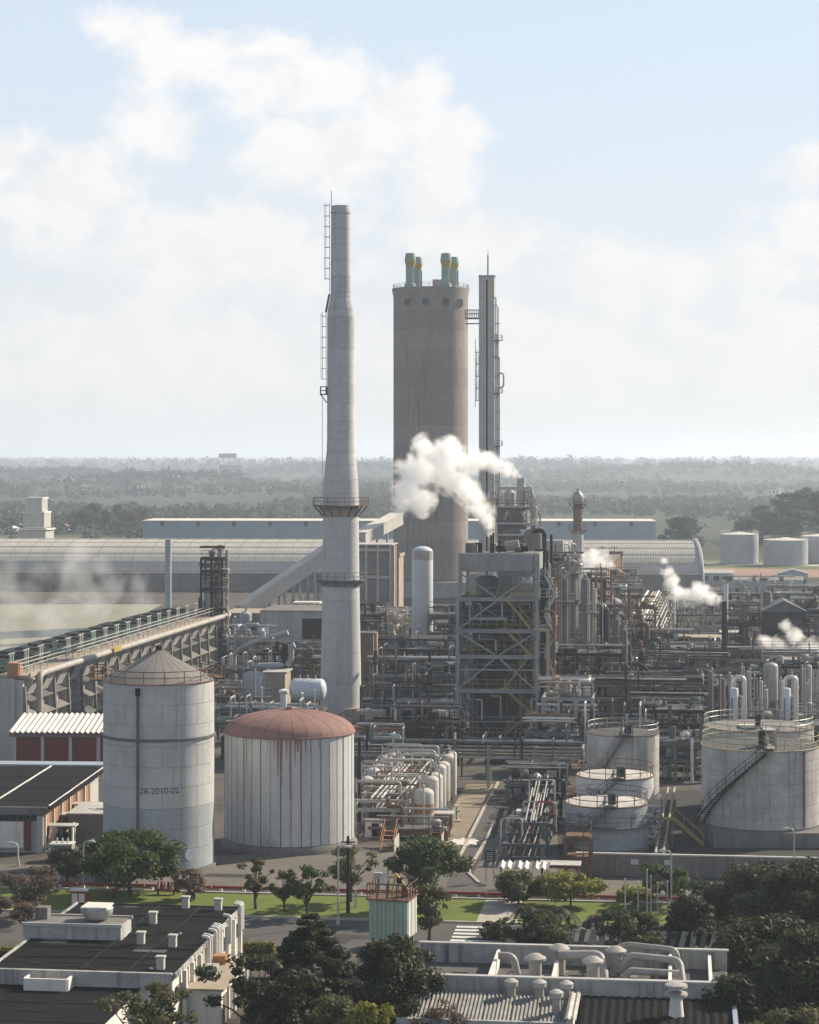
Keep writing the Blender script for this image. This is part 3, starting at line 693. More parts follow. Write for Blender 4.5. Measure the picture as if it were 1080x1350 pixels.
def forest():
    """the woods beyond the plant, read as one mass"""
    g = np.random.default_rng(11)
    C, S = [], []
    for n, r0, r1, s0, s1 in ((3600,900,1900,2.4,5.2),(5600,1900,4000,3.4,7),(4600,4000,9500,6,12)):
        r = np.sqrt(g.random(n)*(r1*r1-r0*r0)+r0*r0); a = g.uniform(-.27,.27,n); x, y = r*np.sin(a), r*np.cos(a)
        keep = (np.sin(x*.011+y*.0043)+np.sin(y*.0085-x*.0036+1.1)+.7*np.sin(x*.023+2)) > (-.8 if r0 > 1500 else .0)
        keep &= ~((r < 1150) & (x > 80)); keep |= ((r < 1500) & (x < 60) & (r > 1050))
        x, y, r = x[keep], y[keep], r[keep]; C.append(np.stack([x, y, np.maximum(terrain_h(x, y), 0)], 1)); S.append(g.uniform(s0, s1, len(x)))
    cen = np.concatenate([c+np.stack([0*q, 0*q, q*.62], 1) for c, q in zip(C, S)]); rs = np.concatenate([np.stack([q, q, q*.9], 1) for q in S]); cnt = np.concatenate([np.full(len(q), n) for q, n in zip(S, (46, 34, 24))])
    sz = np.repeat(np.concatenate([q*.62 for q in S]), cnt)[:,None]; me = leaf_mesh('forest', 'leaf_far', cen, rs, cnt, sz, 12, .8)
    o = link('forest', me); struct(o, 'stuff'); tag(o, 'hazy mass of woodland covering the land behind the plant', 'forest')
forest()
def far_tree(px, py, h, w, seed, label, group=None, m='leaf_far'):
    p = P(px, py); p.z = max(0, float(terrain_h(p.x, p.y))); return tree('far_tree', label, p, h, w, m, 'mass' if w > 11 else 'broad', seed, leaf=1.3, dens=.9, group=group)
for i, (px, py, h, w) in enumerate(sorted([(1010,716,15,15),(1035,714,22,17),(1062,716,25,20),(1085,716,23,19),(985,718,12,14),(1000,714,17,15),(1050,720,16,16)])):
    far_tree(px, py, h, w, 40+i, ORD[i]+' tree from the left in the dark far clump beyond the three storage tanks', 'trees of the far right clump')
far_tree(900, 726, 14, 16, 60, 'lone broad tree standing beyond the right end of the arched warehouse')
for i, px in enumerate((98,112,126,139,158,174,186)): far_tree(px, 702+(i % 2)*2, 11+(i*37 % 5), 8+(i % 3), 70+i, ORD[i]+' pale tree from the left in the row behind the warehouse roof', 'tree row behind the warehouse', 'leaf_olive')

def far_house(px, py, w, d, h, label, roof='far_roof', wall='far_wall', rise=1.6, group=None, floors=1, n=3):
    z = 0.0
    for _ in range(30): p = P(px, py, z); z = .5*z+.5*min(30, max(0, float(terrain_h(p.x, p.y))))
    p.z = z-1; w, d, h = w*.55, d*.55, h*.7
    return hall('far_building', label, p, w, d, h, wall, roof, R.uniform(-.4,.4), rise, 'building', n, floors, group)
b_ = far_house(304, 634, 62, 24, 34, 'grey multi-storey block rising over the trees on the left horizon', 'grey_roof', 'tower_concrete', 0, floors=5, n=6)
pbox('roof_house', 'tower_concrete', b_, (-4, 12, 38), (26, 12, 7))
for i, (px, py, w) in enumerate(sorted([(85,642,34),(118,647,20),(190,645,24),(250,648,26),(352,650,34),(385,645,30),(745,640,34),(785,638,30),(820,640,26),(690,648,26),(930,644,24),(1000,640,22),(1020,652,20),(225,640,30)])):
    far_house(px, py, w, w*.45, 7+w*.08, ORD[i]+' small pale house, counted from the left, among trees on the hazy far hills', R.choice(['far_roof','fibre_cement','bright_sheet']), group='houses on the far hills')
for i, (px, py, w) in enumerate(sorted([(5,698,9),(13,703,11),(70,701,10),(78,697,12),(84,700,9),(26,700,8)])):
    far_house(px, py, w, 8, 4.5, ORD[i]+' tiny white house from the left edge, behind the warehouse ridge', R.choice(['bright_sheet','far_roof','fibre_cement']), 'white_wall', 1.2, 'white houses behind the warehouse')

# ---------------------------------------------------------------- long arched warehouse and buildings behind
def arched_warehouse():
    D0 = 622; rz = rad(-3.2); xr = X_(921, D0-6); L = 330; half, hh = 27, 13.4
    t = thing('arched_warehouse', 'long arched warehouse with pale ribbed roof stretching across behind the chimney', 'warehouse', (xr, D0-14, 0), rz)
    bay = 5.0; n = int(L/bay); na = 9; ang = np.linspace(.0, math.pi, 2*na+1)
    def q(a, o=0): return (half-(half+o)*math.cos(a), (hh+o)*math.sin(a)**.82)
    mb = MB(); prof = [q(a) for a in ang]
    nx = 7                                           # shallow ribs across each sheet
    xs = []; 
    for i in range(nx): xs += [(-bay+bay*(i+.0)/nx, 0), (-bay+bay*(i+.72)/nx, 0), (-bay+bay*(i+.8)/nx, .09), (-bay+bay*(i+1)/nx, .09)]
    vs, fs = [], []
    for x, o in xs:
        for a in ang: y, z = q(a, o); vs.append((x, y, z))
    m = len(ang)
    for i in range(len(xs)-1):
        for k in range(m-1): fs.append((i*m+k, (i+1)*m+k, (i+1)*m+k+1, i*m+k+1))
    mb.add(vs, fs); me = mb.mesh('roof_bay', 'arch_sheet')
    for i in range(n): link('roof_bay', me, t, (-bay*i, 0, 0))
    rib = MB()
    for a in np.linspace(.35, math.pi-.35, 12): y, z = q(a, .22); rib.bar((-L, y, z-.12), (0, y, z-.12), .2, .12)
    rib.build('purlins', 'arch_sheet', t)
    e = MB(); p2 = [(0.0, *q(a, .0)) for a in ang]; p2b = [(.7, *q(a, 0)) for a in ang]; e.add([(0,half,0)]+p2, [(0, i+1, i+2) for i in range(m-1)]); e.build('end_wall', 'blue_sheet', t)
    tr = MB()
    tr.tube([(.1, *q(a, .15)) for a in ang], .55, 6); tr.build('end_trim', 'pale_steel', t)
    w = MB(); w.box((-L/2, -1.5, 2.6), (L-1, 2.6, 5.2)); w.build('plinth', 'dark_concrete', t)
arched_warehouse()
t = hall('flat_warehouse', 'long low grey flat-roofed warehouse showing above the arched warehouse roof', Vector((-4, 780, 0)), 182, 26, 14.6, 'blue_sheet', 'bright_sheet', rad(-2), panels=15)
for k in range(14): pbox('roof_vent', 'rust', t, (-84+k*12.8, -.35, 13.6), (1.2, .4, 1.6))
t = thing('head_house', 'pale stepped conveyor head house standing behind the warehouse at the left', 'building', (X_(42,700), 700, 0), rad(-8))
for w, d, h, z in ((9,9,14,0), (7,7,4.5,15), (5.5,6,4,20)): pbox('storey', 'concrete', t, (0 if z < 10 else .6, d/2, z+h/2), (w, d, h))
for z, w in ((14.2,9.6),(19.6,7.6),(24.1,6.2)): pbox('roof_slab', 'bright_sheet', t, (.3, 4, z+.2), (w, w, .5))
for x in (-2, 1.5): pbox('window', 'glass', t, (x, -.03, 9), (1.4, .1, 2))
for i, (px, D, r_m, h) in enumerate([(975,770,6.6,10.4),(1036,760,7.6,8.8),(1085,775,7.5,9.6)]):
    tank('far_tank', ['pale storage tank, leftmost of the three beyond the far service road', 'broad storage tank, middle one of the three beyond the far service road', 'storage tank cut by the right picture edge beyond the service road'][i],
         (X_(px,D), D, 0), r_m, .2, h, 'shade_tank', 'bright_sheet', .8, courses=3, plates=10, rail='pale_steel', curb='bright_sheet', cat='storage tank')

# ---------------------------------------------------------------- tall concrete chimney
def chimney():
    D = 315; s = F/D; c = P(449.5, 950); t = thing('concrete_chimney', 'tall pale concrete chimney with two ring platforms, highest thing in the picture', 'chimney', (c.x, D, 0))
    prof = [(950,27.6),(900,26.6),(820,25.2),(760,24.2),(690,23.6),(650,23.2),(632,22.4),(612,20.6),(596,18.9),(580,18.2),(500,18.1),(418,18.0),(408,17.2),(392,14.0),(386,13.4),(330,13.1),(282,12.8),(280,12.9),(272,12.0)]
    zp = [(r/s, Z_(y, D)) for y, r in prof]; zp[0] = (zp[0][0], -.2)
    # cast in rings, each ring a lift of concrete
    ys = [950,900,860,820,790,760,735,710,690,668,650,632,612,596,580,556,532,508,484,460,438,418,408,392,386,365,344,323,302,282]
    def rad_at(z):
        zs = [q[1] for q in zp]; rs = [q[0] for q in zp]; return float(np.interp(z, zs, rs))
    for a, b in zip(ys[:-1], ys[1:]):
        z0, z1 = Z_(a, D), Z_(b, D); z0 = max(z0, 0)
        MB().lathe([(rad_at(z0), z0), (rad_at(z1)+.015, z1-.1), (rad_at(z1)-.05, z1-.06), (rad_at(z1)-.05, z1)], 40, cap=False).build('shaft_ring', R.choice(['chimney_concrete','chimney_pour_pale','chimney_pour_dark']), t, True)
    z1 = Z_(282, D); MB().lathe([(rad_at(z1)+.06, z1), (rad_at(z1)+.06, z1+.35), (1.33, z1+.7), (1.3, z1+1.15), (1.0, z1+1.15), (1.0, z1-3)], 32, cap=False).build('rim', 'chimney_pour_dark', t, True)
    z = Z_(666, D); ring_platform(t, rad_at(z), 4.05, z, 'rust', 'rust', brackets=14); MB().lathe([(rad_at(z-1.7)+.02, z-1.7), (rad_at(z-.2)+.05, z-.12)], 36, cap=False).build('stain_band', 'tan', t, True)
    z = Z_(764, D); ring_platform(t, rad_at(z), 3.5, z, 'steel', 'steel', brackets=12); MB().lathe([(rad_at(z)+.22, z-.9), (rad_at(z)+.22, z-.25)], 36, cap=False).build('band', 'dark_concrete', t, True)
    za, zb, zc, zd = Z_(520, D), Z_(412, D), Z_(388, D), Z_(268, D); aL = math.pi
    ladder(t, -2.1, -.1, za, zb, aL, 'steel'); ladder(t, -1.62, -.1, zc, zd, aL, 'steel')
    seg('ladder_rail', 'steel', t, (-2.15,-.1,zb), (-1.65,-.1,zc), .3)
    pb = MB(); pb.box((-2.45,-.1,za), (1.1,1.6,.12)); pb.bar((-2.9,-.1,za), (-2.0,-.1,za-1.2), .15); railing(pb, [(-2.0,-.85,za), (-2.95,-.85,za), (-2.95,.65,za), (-2.0,.65,za)], 1.1, .8, .04); pb.build('rest_platform', 'dark_steel', t)
    ladder(t, -2.65, -.1, Z_(650,D), za, aL, 'pale_steel', cage=False)
    MB().tube([(-1.35,0,zd-1),(-1.35,0,zd+1.8)], .05, 5).build('lightning_rod', 'steel', t)
    mb = MB(); mb.box((2.4,-2.2,1.0), (3.6,2.2,2.0)); mb.build('flue_block', 'tan', t)
    # footing built as stepped ring
    MB().lathe([(3.7,0),(3.7,.8),(3.1,1.0)], 28).build('footing', 'concrete', t, True)
chimney()

# ---------------------------------------------------------------- prilling tower with its lift tower
def prilling_tower():
    D = 522; s = F/D; c = X_(568, D); r = 49.2/s; zt = Z_(381, D)
    t = thing('prilling_tower', 'broad dark round concrete tower with four green vent stacks on top', 'tower', (c, D, 0))
    n = 24; hs = np.linspace(9, zt-5.5, 15)
    for a, b in zip(hs[:-1], hs[1:]): MB().lathe([(r, a), (r, b-.1), (r-.03, b-.07), (r-.03, b)], 64, cap=False).build('shaft_ring', R.choice(['tower_concrete','tower_pour_dark','tower_pour_pale']), t, True)
    MB().lathe([(r, zt-5.5), (r, zt-2), (r+.35, zt-.3), (r+.35, zt), (0.01, zt+.05)], 64).build('head', 'tower_concrete', t, True)
    MB().lathe([(r+.1, -.2), (r+.1, 9)], 48).build('lower_shaft', 'dark_concrete', t, True)
    for px in (537.5, 561, 587, 606):
        x = (px-568)/s; a = math.asin(max(-.99, min(.99, x/r))); y = -r*math.cos(a)
        q = pbox('window', 'tower_concrete', t, (x, y, Z_(401, D)), (1.75, .4, 1.75), a); pbox('pane', 'glass', q, (0, -.3, 0), (.86, .5, .86))
    for px, dy, top in ((541,-5.5,334), (588,-5.5,334), (550,4,339), (598,4,339)):
        Dk = D+dy; x = X_(px, Dk)-c; h = Z_(top, Dk)-zt
        vt = MB().lathe([(1.45,zt),(1.2,zt+.9),(1.05,zt+1.0),(1.05,zt+h*.62)], 16, (x,dy), cap=False).build('vent_stack', 'green_paint', t, True)
        MB().lathe([(1.05,zt+h*.62),(1.32,zt+h*.78)], 16, (x,dy), cap=False).build('yellow_cone', 'yellow', vt, True)
        MB().lathe([(1.32,zt+h*.78),(1.34,zt+h*.8),(1.08,zt+h),(.8,zt+h),(.8,zt+h-1)], 16, (x,dy), cap=False).build('cowl', 'green_paint', vt, True)
        seg('vent_ladder', 'pale_steel', vt, (x+1.1,dy-.3,zt), (x+1.1,dy-.3,zt+h*.6), .18)
    pbox('roof_hut', 'concrete', t, (X_(577,D)-c, -2, zt+1), (2.4, 3, 2)); 
    rb = MB(); railing(rb, circ(r+.1, zt, 32), 1.0, 1.6, .04, True); rb.build('railing', 'steel', t)
    # pale plinth building wrapped round the foot
    pl = MB(); pl.box((-.2, -9.2, 6.6), (18.4, 2, 3.6)); pl.build('plinth_band', 'blue_grey_paint', t); pbox('base_wall', 'dark_concrete', t, (-.2, -8.7, 2.4), (17.6, 2, 4.8))
prilling_tower()
def lift_tower():
    D = 500; s = F/D; c = X_(641.5, D); t = thing('lift_tower', 'slim square concrete lift tower with mast, beside the broad round tower', 'tower', (c, D, 0), GRID)
    zt = Z_(364, D); w = 3.5; hs = np.linspace(0, zt, 18)
    for a, b in zip(hs[:-1], hs[1:]): MB().box((0, 2.2, (a+b)/2), (w, 4.4, b-a-.06)).build('shaft_lift', 'concrete', t)
    pbox('core', 'dark_concrete', t, (0, 2.2, zt/2), (w-.1, 4.3, zt-.2)); pbox('cap', 'dark_concrete', t, (0, 2.2, zt+.1), (w+.25, 4.7, .2))
    seg('mast', 'steel', t, (.15, 2, zt), (.15, 2, zt+5), .28); seg('lightning_rod', 'steel', t, (.15, 2, zt+5), (.15,2,zt+6.2), .08)
    pbox('cable_tray', 'dark_steel', t, (.1, -.06, zt*.5), (.35, .1, zt*.98))
    # pipes and brackets up the right side
    for i, (x, y, r) in enumerate(((2.1,.6,.16),(2.55,1.3,.22),(2.9,.3,.12),(2.2,2.4,.25))):
        z1 = Z_((392,402,470,440)[i], D); MB().tube(bend([(x,y,2),(x,y,z1),(1.6,y,z1)], .5), r, 8).build('riser_pipe', ('pale_steel','silver','steel','pale_steel')[i], t, True)
    for k in range(15):
        z = 12+k*4; seg('pipe_bracket', 'steel', t, (1.7,1,z), (3.0,1,z), .18)
        if k % 3 == 1: rb = MB(); rb.box((2.6,.9,z+.1), (1.9,2.2,.1)); railing(rb, [(1.75,-.1,z+.15),(3.5,-.1,z+.15),(3.5,2,z+.15)], 1.1, .8, .04); rb.build('platform', 'steel', t)
    MB().tube(bend([(2.5,.2,Z_(492,D)),(3.9,.2,Z_(492,D)),(3.9,.2,Z_(510,D)),(2.5,.2,Z_(512,D))], .8), .2, 8).build('expansion_loop', 'pale_steel', t, True)
    zs = [Z_(y, D) for y in (528,512,496,480,464)]
    for i, z in enumerate(zs):
        pbox('landing', 'steel', t, (-2.1, .8, z), (.9, 1.6, .1))
        if i < len(zs)-1: stair(t, (-2.1, .1, z), (-2.1, 1.9, zs[i+1]), .6, 'steel')
    rb = MB(); railing(rb, [(-2.55, 0, zs[0]), (-2.55, 0, zs[-1]+2)], 1, 1, .05); rb.build('stair_rail', 'steel', t); seg('stair_post', 'steel', t, (-2.55,0,zs[0]-1.5), (-2.55,0,zs[-1]+3), .12)
    z = Z_(419, D)                                    # bridge to the round tower
    br = MB(); br.box((-3.3,2,z), (3.4,1.6,.3)); br.box((-3.3,2,z-1.2), (3.4,1.2,.2)); railing(br, [(-5,1.2,z+.15),(-1.7,1.2,z+.15)], 1.8, .5, .05); railing(br, [(-5,2.8,z+.15),(-1.7,2.8,z+.15)], 1.8, .5, .05); br.build('bridge', 'dark_steel', t)
    yp = MB(); z = Z_(664, D); yp.box((1.0,-.9,z), (5.4,1.8,.25)); railing(yp, [(-1.7,-1.7,z),(3.6,-1.7,z)], 1.2, .9, .05); yp.build('yellow_platform', 'stair_yellow', t)
lift_tower()

# ---------------------------------------------------------------- buildings and conveyors in the middle distance
def brown_building():
    D = 455; t = hall('brown_building', 'tall brown concrete frame building with recessed bays, left of the dark round tower', (X_(492,D), D, 0), 7.6, 9, 19.4, 'brown_wall', 'concrete', GRID, panels=0)
    for i in range(3):
        for z in (4.5, 10, 15.5): pbox('bay_panel', 'dark_concrete', t, (-2.6+i*2.4, -.05, z), (1.9, .12, 4.2))
    for x in (-3.8, -1.4, 1.0, 3.6): pbox('pillar', 'concrete', t, (x, -.12, 9.7), (.45, .3, 19.4))
    for z in (1.8, 7.2, 12.8, 18.4): pbox('floor_band', 'concrete', t, (0, -.1, z), (7.6, .22, .6))
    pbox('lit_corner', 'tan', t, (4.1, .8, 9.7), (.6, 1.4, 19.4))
    t2 = hall('tan_annex', 'narrow tan building squeezed between the brown frame building and the round tower', (X_(511,D+10), D+10, 0), 4.8, 8, 16.5, 'tan', 'concrete', GRID, parapet=.5)
    return t
brown_building()
def gallery(label, a, b, w, h, trestles):
    a, b = Vector(a), Vector(b); d = b-a; t = thing('conveyor_gallery', label, 'conveyor', (0,0,0)); side = Vector((d.y,-d.x,0)).normalized()
    mb = MB(); mb.bar(a, b, w, h); mb.build('gallery_box', 'concrete', t)
    n = 14
    for i in range(n):
        p, q = a+d*(i/n), a+d*((i+.93)/n); up = Vector((0,0,h/2+.06)); seg('roof_sheet', 'bright_sheet', t, p+up, q+up, w+.5, .1)
    for i in range(trestles):
        p = a+d*((i+.7)/(trestles+.2)); 
        for s in (-1, 1): seg('trestle_leg', 'pale_steel', t, p+side*s*w*.4-Vector((0,0,h/2)), Vector((p.x, p.y, 0))+side*s*w*.75, .4)
        seg('trestle_beam', 'pale_steel', t, p+side*w*.55-Vector((0,0,p.z*.45)), p-side*w*.55-Vector((0,0,p.z*.45)), .3)
        if i < trestles-1:
            q = a+d*((i+1.7)/(trestles+.2)); seg('trestle_brace', 'pale_steel', t, p-Vector((0,0,h/2)), Vector((q.x, q.y, 1)), .25); seg('trestle_brace', 'pale_steel', t, Vector((p.x, p.y, 1)), q-Vector((0,0,h/2)), .25)
    return t
Dg = 440
gallery('long pale covered conveyor gallery sloping up to the right behind the chimney', (X_(318,Dg), Dg, Z_(806,Dg)), (X_(440,Dg+10), Dg+10, Z_(722,Dg+10)), 3.2, 2.8, 6)
gallery('upper stretch of covered conveyor climbing to the side of the round tower', (X_(474,478), 478, Z_(710,478)), (X_(524,505), 505, Z_(684,505)), 2.8, 2.6, 1)
t = hall('transfer_house', 'low building with flat tan roof under the foot of the sloping conveyor', (X_(345,425), 425, 0), 15, 12, Z_(809,425), 'dark_concrete', 'tan', GRID, windows=4)
t = hall('grey_hall', 'grey concrete hall with a wide dark opening, left of the chimney', (X_(395,385), 385, 0), 13.5, 14, Z_(806,385), 'concrete', 'dark_concrete', GRID)
pbox('opening', 'dark_steel', t, (3.2, -.05, 7.6), (5.4, .15, 3.6)); pbox('hall_door', 'brown_wall', t, (-5.2, -.05, 2.2), (1.8, .15, 4.4)); pbox('corner_pier', 'concrete', t, (-6.5, -.2, Z_(806,385)/2), (.9, .4, Z_(806,385)-.1))
t = thing('canopy', 'thin pale flat canopy on posts above the grey hall', 'canopy', (X_(404,400), 400, 0), GRID)
pbox('roof_slab', 'bright_sheet', t, (0, 1.5, Z_(795,400)), (5, 3.5, .3))
for x in (-2.2, 2.2):
    for y in (.2, 3): pipe('post', 'steel', t, (x, y, 0), (x, y, Z_(795,400)), .12)

# long brown hall with lit piers, receding to the right behind the steel tower
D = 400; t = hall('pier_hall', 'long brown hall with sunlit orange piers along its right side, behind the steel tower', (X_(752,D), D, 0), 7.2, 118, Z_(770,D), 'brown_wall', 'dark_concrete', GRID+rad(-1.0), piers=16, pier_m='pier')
pbox('roof_ridge', 'pale_steel', t, (0, 60, Z_(770,D)+.7), (2.4, 116, 1.2)); pbox('low_panel', 'blue_sheet', t, (2.6, -.1, 4), (2.2, .2, 8))
t = hall('grey_hall', 'plain grey windowless block filling the gap between steel tower and pier hall', (X_(733,392), 392, 0), 8, 12, Z_(733,392), 'dark_concrete', 'steel', GRID)
for i in range(5): MB().tube(bend([(-3+i*1.4,2+i,Z_(733,392)),(-3+i*1.4,2+i,Z_(718,392)),(-2+i*1.3,3+i,Z_(716+i,392)),(-1.6+i*1.3,3+i,Z_(733,392))], .5), .16, 7).build('roof_pipe', 'pale_steel', t, True)
pbox('roof_unit', 'pale_steel', t, (-.4, 3, Z_(730,392)+1.2), (3.2, 3, 2.2))
t = hall('roof_house', 'small grey plant house with dark top behind the pier hall, steam drifting past', (X_(806,520), 520, 0), 5, 8, Z_(733,520), 'brown_wall', 'dark_steel', GRID, parapet=.6)
for x in (-6, 2): seg('antenna', 'steel', t, (x*.35, 1, Z_(733,520)), (x*.35, 1, Z_(720,520)), .15); seg('antenna', 'steel', t, (x*.35-.8, 1, Z_(722,520)), (x*.35+.8, 1, Z_(722,520)), .12)

# brick flue with lantern head
D = 470; t = thing('lantern_flue', 'slim reddish flue with domed lantern head and two ring platforms, right of the steel tower', 'flue', (X_(762,D), D, 0))
zt = Z_(664, D); MB().lathe([(1.2,0),(1.15,Z_(700,D))], 20).build('lower_shaft', 'concrete', t, True); MB().lathe([(1.0,Z_(700,D)),(.98,zt)], 20).build('shaft', 'brown_wall', t, True)
MB().lathe([(1.0,zt),(1.25,zt+.4),(1.25,zt+1.6),(.95,zt+2.1),(.45,zt+2.7),(.3,zt+2.8),(.3,zt+3.3),(0.02,zt+3.4)], 16).build('lantern', 'pale_steel', t, True)
for y in (664, 698): ring_platform(t, .95, 2.0, Z_(y,D), 'rust', 'rust', brackets=8)

# concrete process block behind the steel tower
D = 360; k = D/F; t = thing('process_block', 'crowded concrete process block with machinery and small stack, rising behind the steel tower', 'process building', (X_(677,D), D, 0), GRID)
pbox('lower_block', 'dark_concrete', t, (-.2, 4, Z_(668,D)/2), (4.8, 8, Z_(668,D)))
pbox('plinth_block', 'dark_concrete', t, (.2, 3.6, Z_(705,D)/2), (5.6, 7, Z_(705,D)))
for z in (668, 690, 705): pbox('floor_slab', 'concrete', t, (0, 3.4, Z_(z,D)), (5.6 if z < 700 else 6, 8.6, .3))
for x in (-2.4, -.8, .9, 2.4): pbox('roof_column', 'concrete', t, (x, 1, Z_(656,D)), (.35, .35, 24*k))
pbox('roof_beam', 'concrete', t, (0, 1, Z_(644,D)), (5.2, .5, .5)); MB().lathe([(.95,Z_(668,D)),(.95,Z_(650,D)),(.4,Z_(646,D))], 16, (-.8,2.6)).build('hopper', 'pale_steel', t, True)
MB().lathe([(.7,Z_(668,D)),(.7,Z_(630,D)),(.55,Z_(630,D)),(.55,Z_(634,D))], 18, (1.15,1.6), cap=False).build('vent_stack', 'concrete', t, True)
MB().lathe([(.5,Z_(668,D)),(.5,Z_(642,D)),(.1,Z_(640,D))], 14, (2.6,2.2)).build('column', 'pale_steel', t, True)
for i, (x, y0, y1, r) in enumerate(((3.1,690,648,.14),(3.5,705,655,.2),(3.9,705,668,.12),(2.9,700,660,.1),(4.4,705,676,.16),(-2.6,705,650,.1))):
    MB().tube(bend([(x,-.4,Z_(y0,D)),(x,-.4,Z_(y1,D)),(x-1.2,1,Z_(y1,D)),(x-1.2,1,Z_(y1+9,D))], .4), r, 7).build('riser_pipe', R.choice(['pale_steel','tan','silver']), t, True)
for i in range(10):
    x, z = R.uniform(-2.4,2.2), Z_(R.uniform(672,702),D); MB().tube(bend([(x,-.25,z),(x+R.uniform(-1.2,1.2),-.25,z),(x+R.uniform(-1,1),-.25,z-R.uniform(.6,1.6))], .25), R.choice((.09,.13,.25)), 7).build('pipe', R.choice(['pale_steel','silver','steel']), t, True)
rb = MB(); railing(rb, [(-2.7,-.7,Z_(668,D)),(2.7,-.7,Z_(668,D)),(2.7,7,Z_(668,D))], 1.1, 1, .04); railing(rb, [(-2.7,-.7,Z_(690,D)),(2.7,-.7,Z_(690,D))], 1.1, 1, .04); rb.build('railing', 'steel', t)
vessel('vessel', 'fat grey domed vessel with elbow pipe, standing just behind the steel tower top', (X_(703,345), 345, 0), 1.5, Z_(697,345), 'dark_concrete', cat='vessel', z0=10, lad=None)
t = thing('elbow_duct', 'thick dark elbow duct dropping beside the domed vessel at the steel tower top', 'duct', (X_(716,330), 330, 0), GRID)
MB().tube(bend([(-1.6,0,Z_(700,330)),(.2,0,Z_(699,330)),(.2,0,4),(.2,2,2)], .9, 6), .35, 12).build('duct', 'dark_steel', t, True)
for z in (8,14,20): MB().lathe([(.42,z),(.42,z+.2)], 12, (.2,0)).build('flange', 'steel', t, True)
stack('vent_pipe', 'thin black vent pipe rising beside the elbow duct', (X_(727,326), 326, 0), .2, Z_(705,326), 'dark_steel')

# thin silver stack and pipe tower on the left
stack('silver_stack', 'slim pale grey stack standing alone behind the cooling cells', (X_(222,430), 430, 0), .62, Z_(711,430), 'blue_grey_paint')
D = 372; t = frame('pipe_tower', 'dark scaffold-like pipe tower with twin stacks at the end of the cooling cells', (X_(279,D), D, 0), 3.6, 3.5, [4,8,12,15.5,18.5,Z_(735,D)], 'dark_steel', 21, 2, 1, 'steel', 'steel', 1.3)
for x, y1, r in ((1.1,722,.5),(2.3,726,.28)): MB().lathe([(r,8),(r,Z_(y1,D)),(r*.8,Z_(y1,D))], 14, (x,1.8)).build('stack_pipe', 'pale_steel', t, True)
MB().lathe([(.55,Z_(723,D)),(.55,Z_(720,D)),(.2,Z_(719,D))], 14, (1.1,1.8)).build('cowl', 'dark_steel', t, True)
MB().lathe([(.9,5),(.9,Z_(770,D)),(.3,Z_(767,D))], 16, (-.5,1.2)).build('column', 'blue_grey_paint', t, True)
for i in range(9):
    z = 6+i*1.6; MB().tube(bend([(1.9,-.3,z),(2.6+R.uniform(0,.5),-.3,z),(2.6+R.uniform(0,.5),-.3,z-R.uniform(.5,1.5))], .3), .14, 7).build('pipe', R.choice(['silver','pale_steel','tan']), t, True)

# tall white column
vessel('white_column', 'tall plain white cylinder with domed top, in front of the dark round tower', (X_(557,378), 378, 0), 1.83, Z_(720,378), 'white_vessel', z0=1.0, lad=None, pipes=False, nozzle=False, cat='column', bands=[(Z_(738,378), 1.6, 'dirty_tank')])

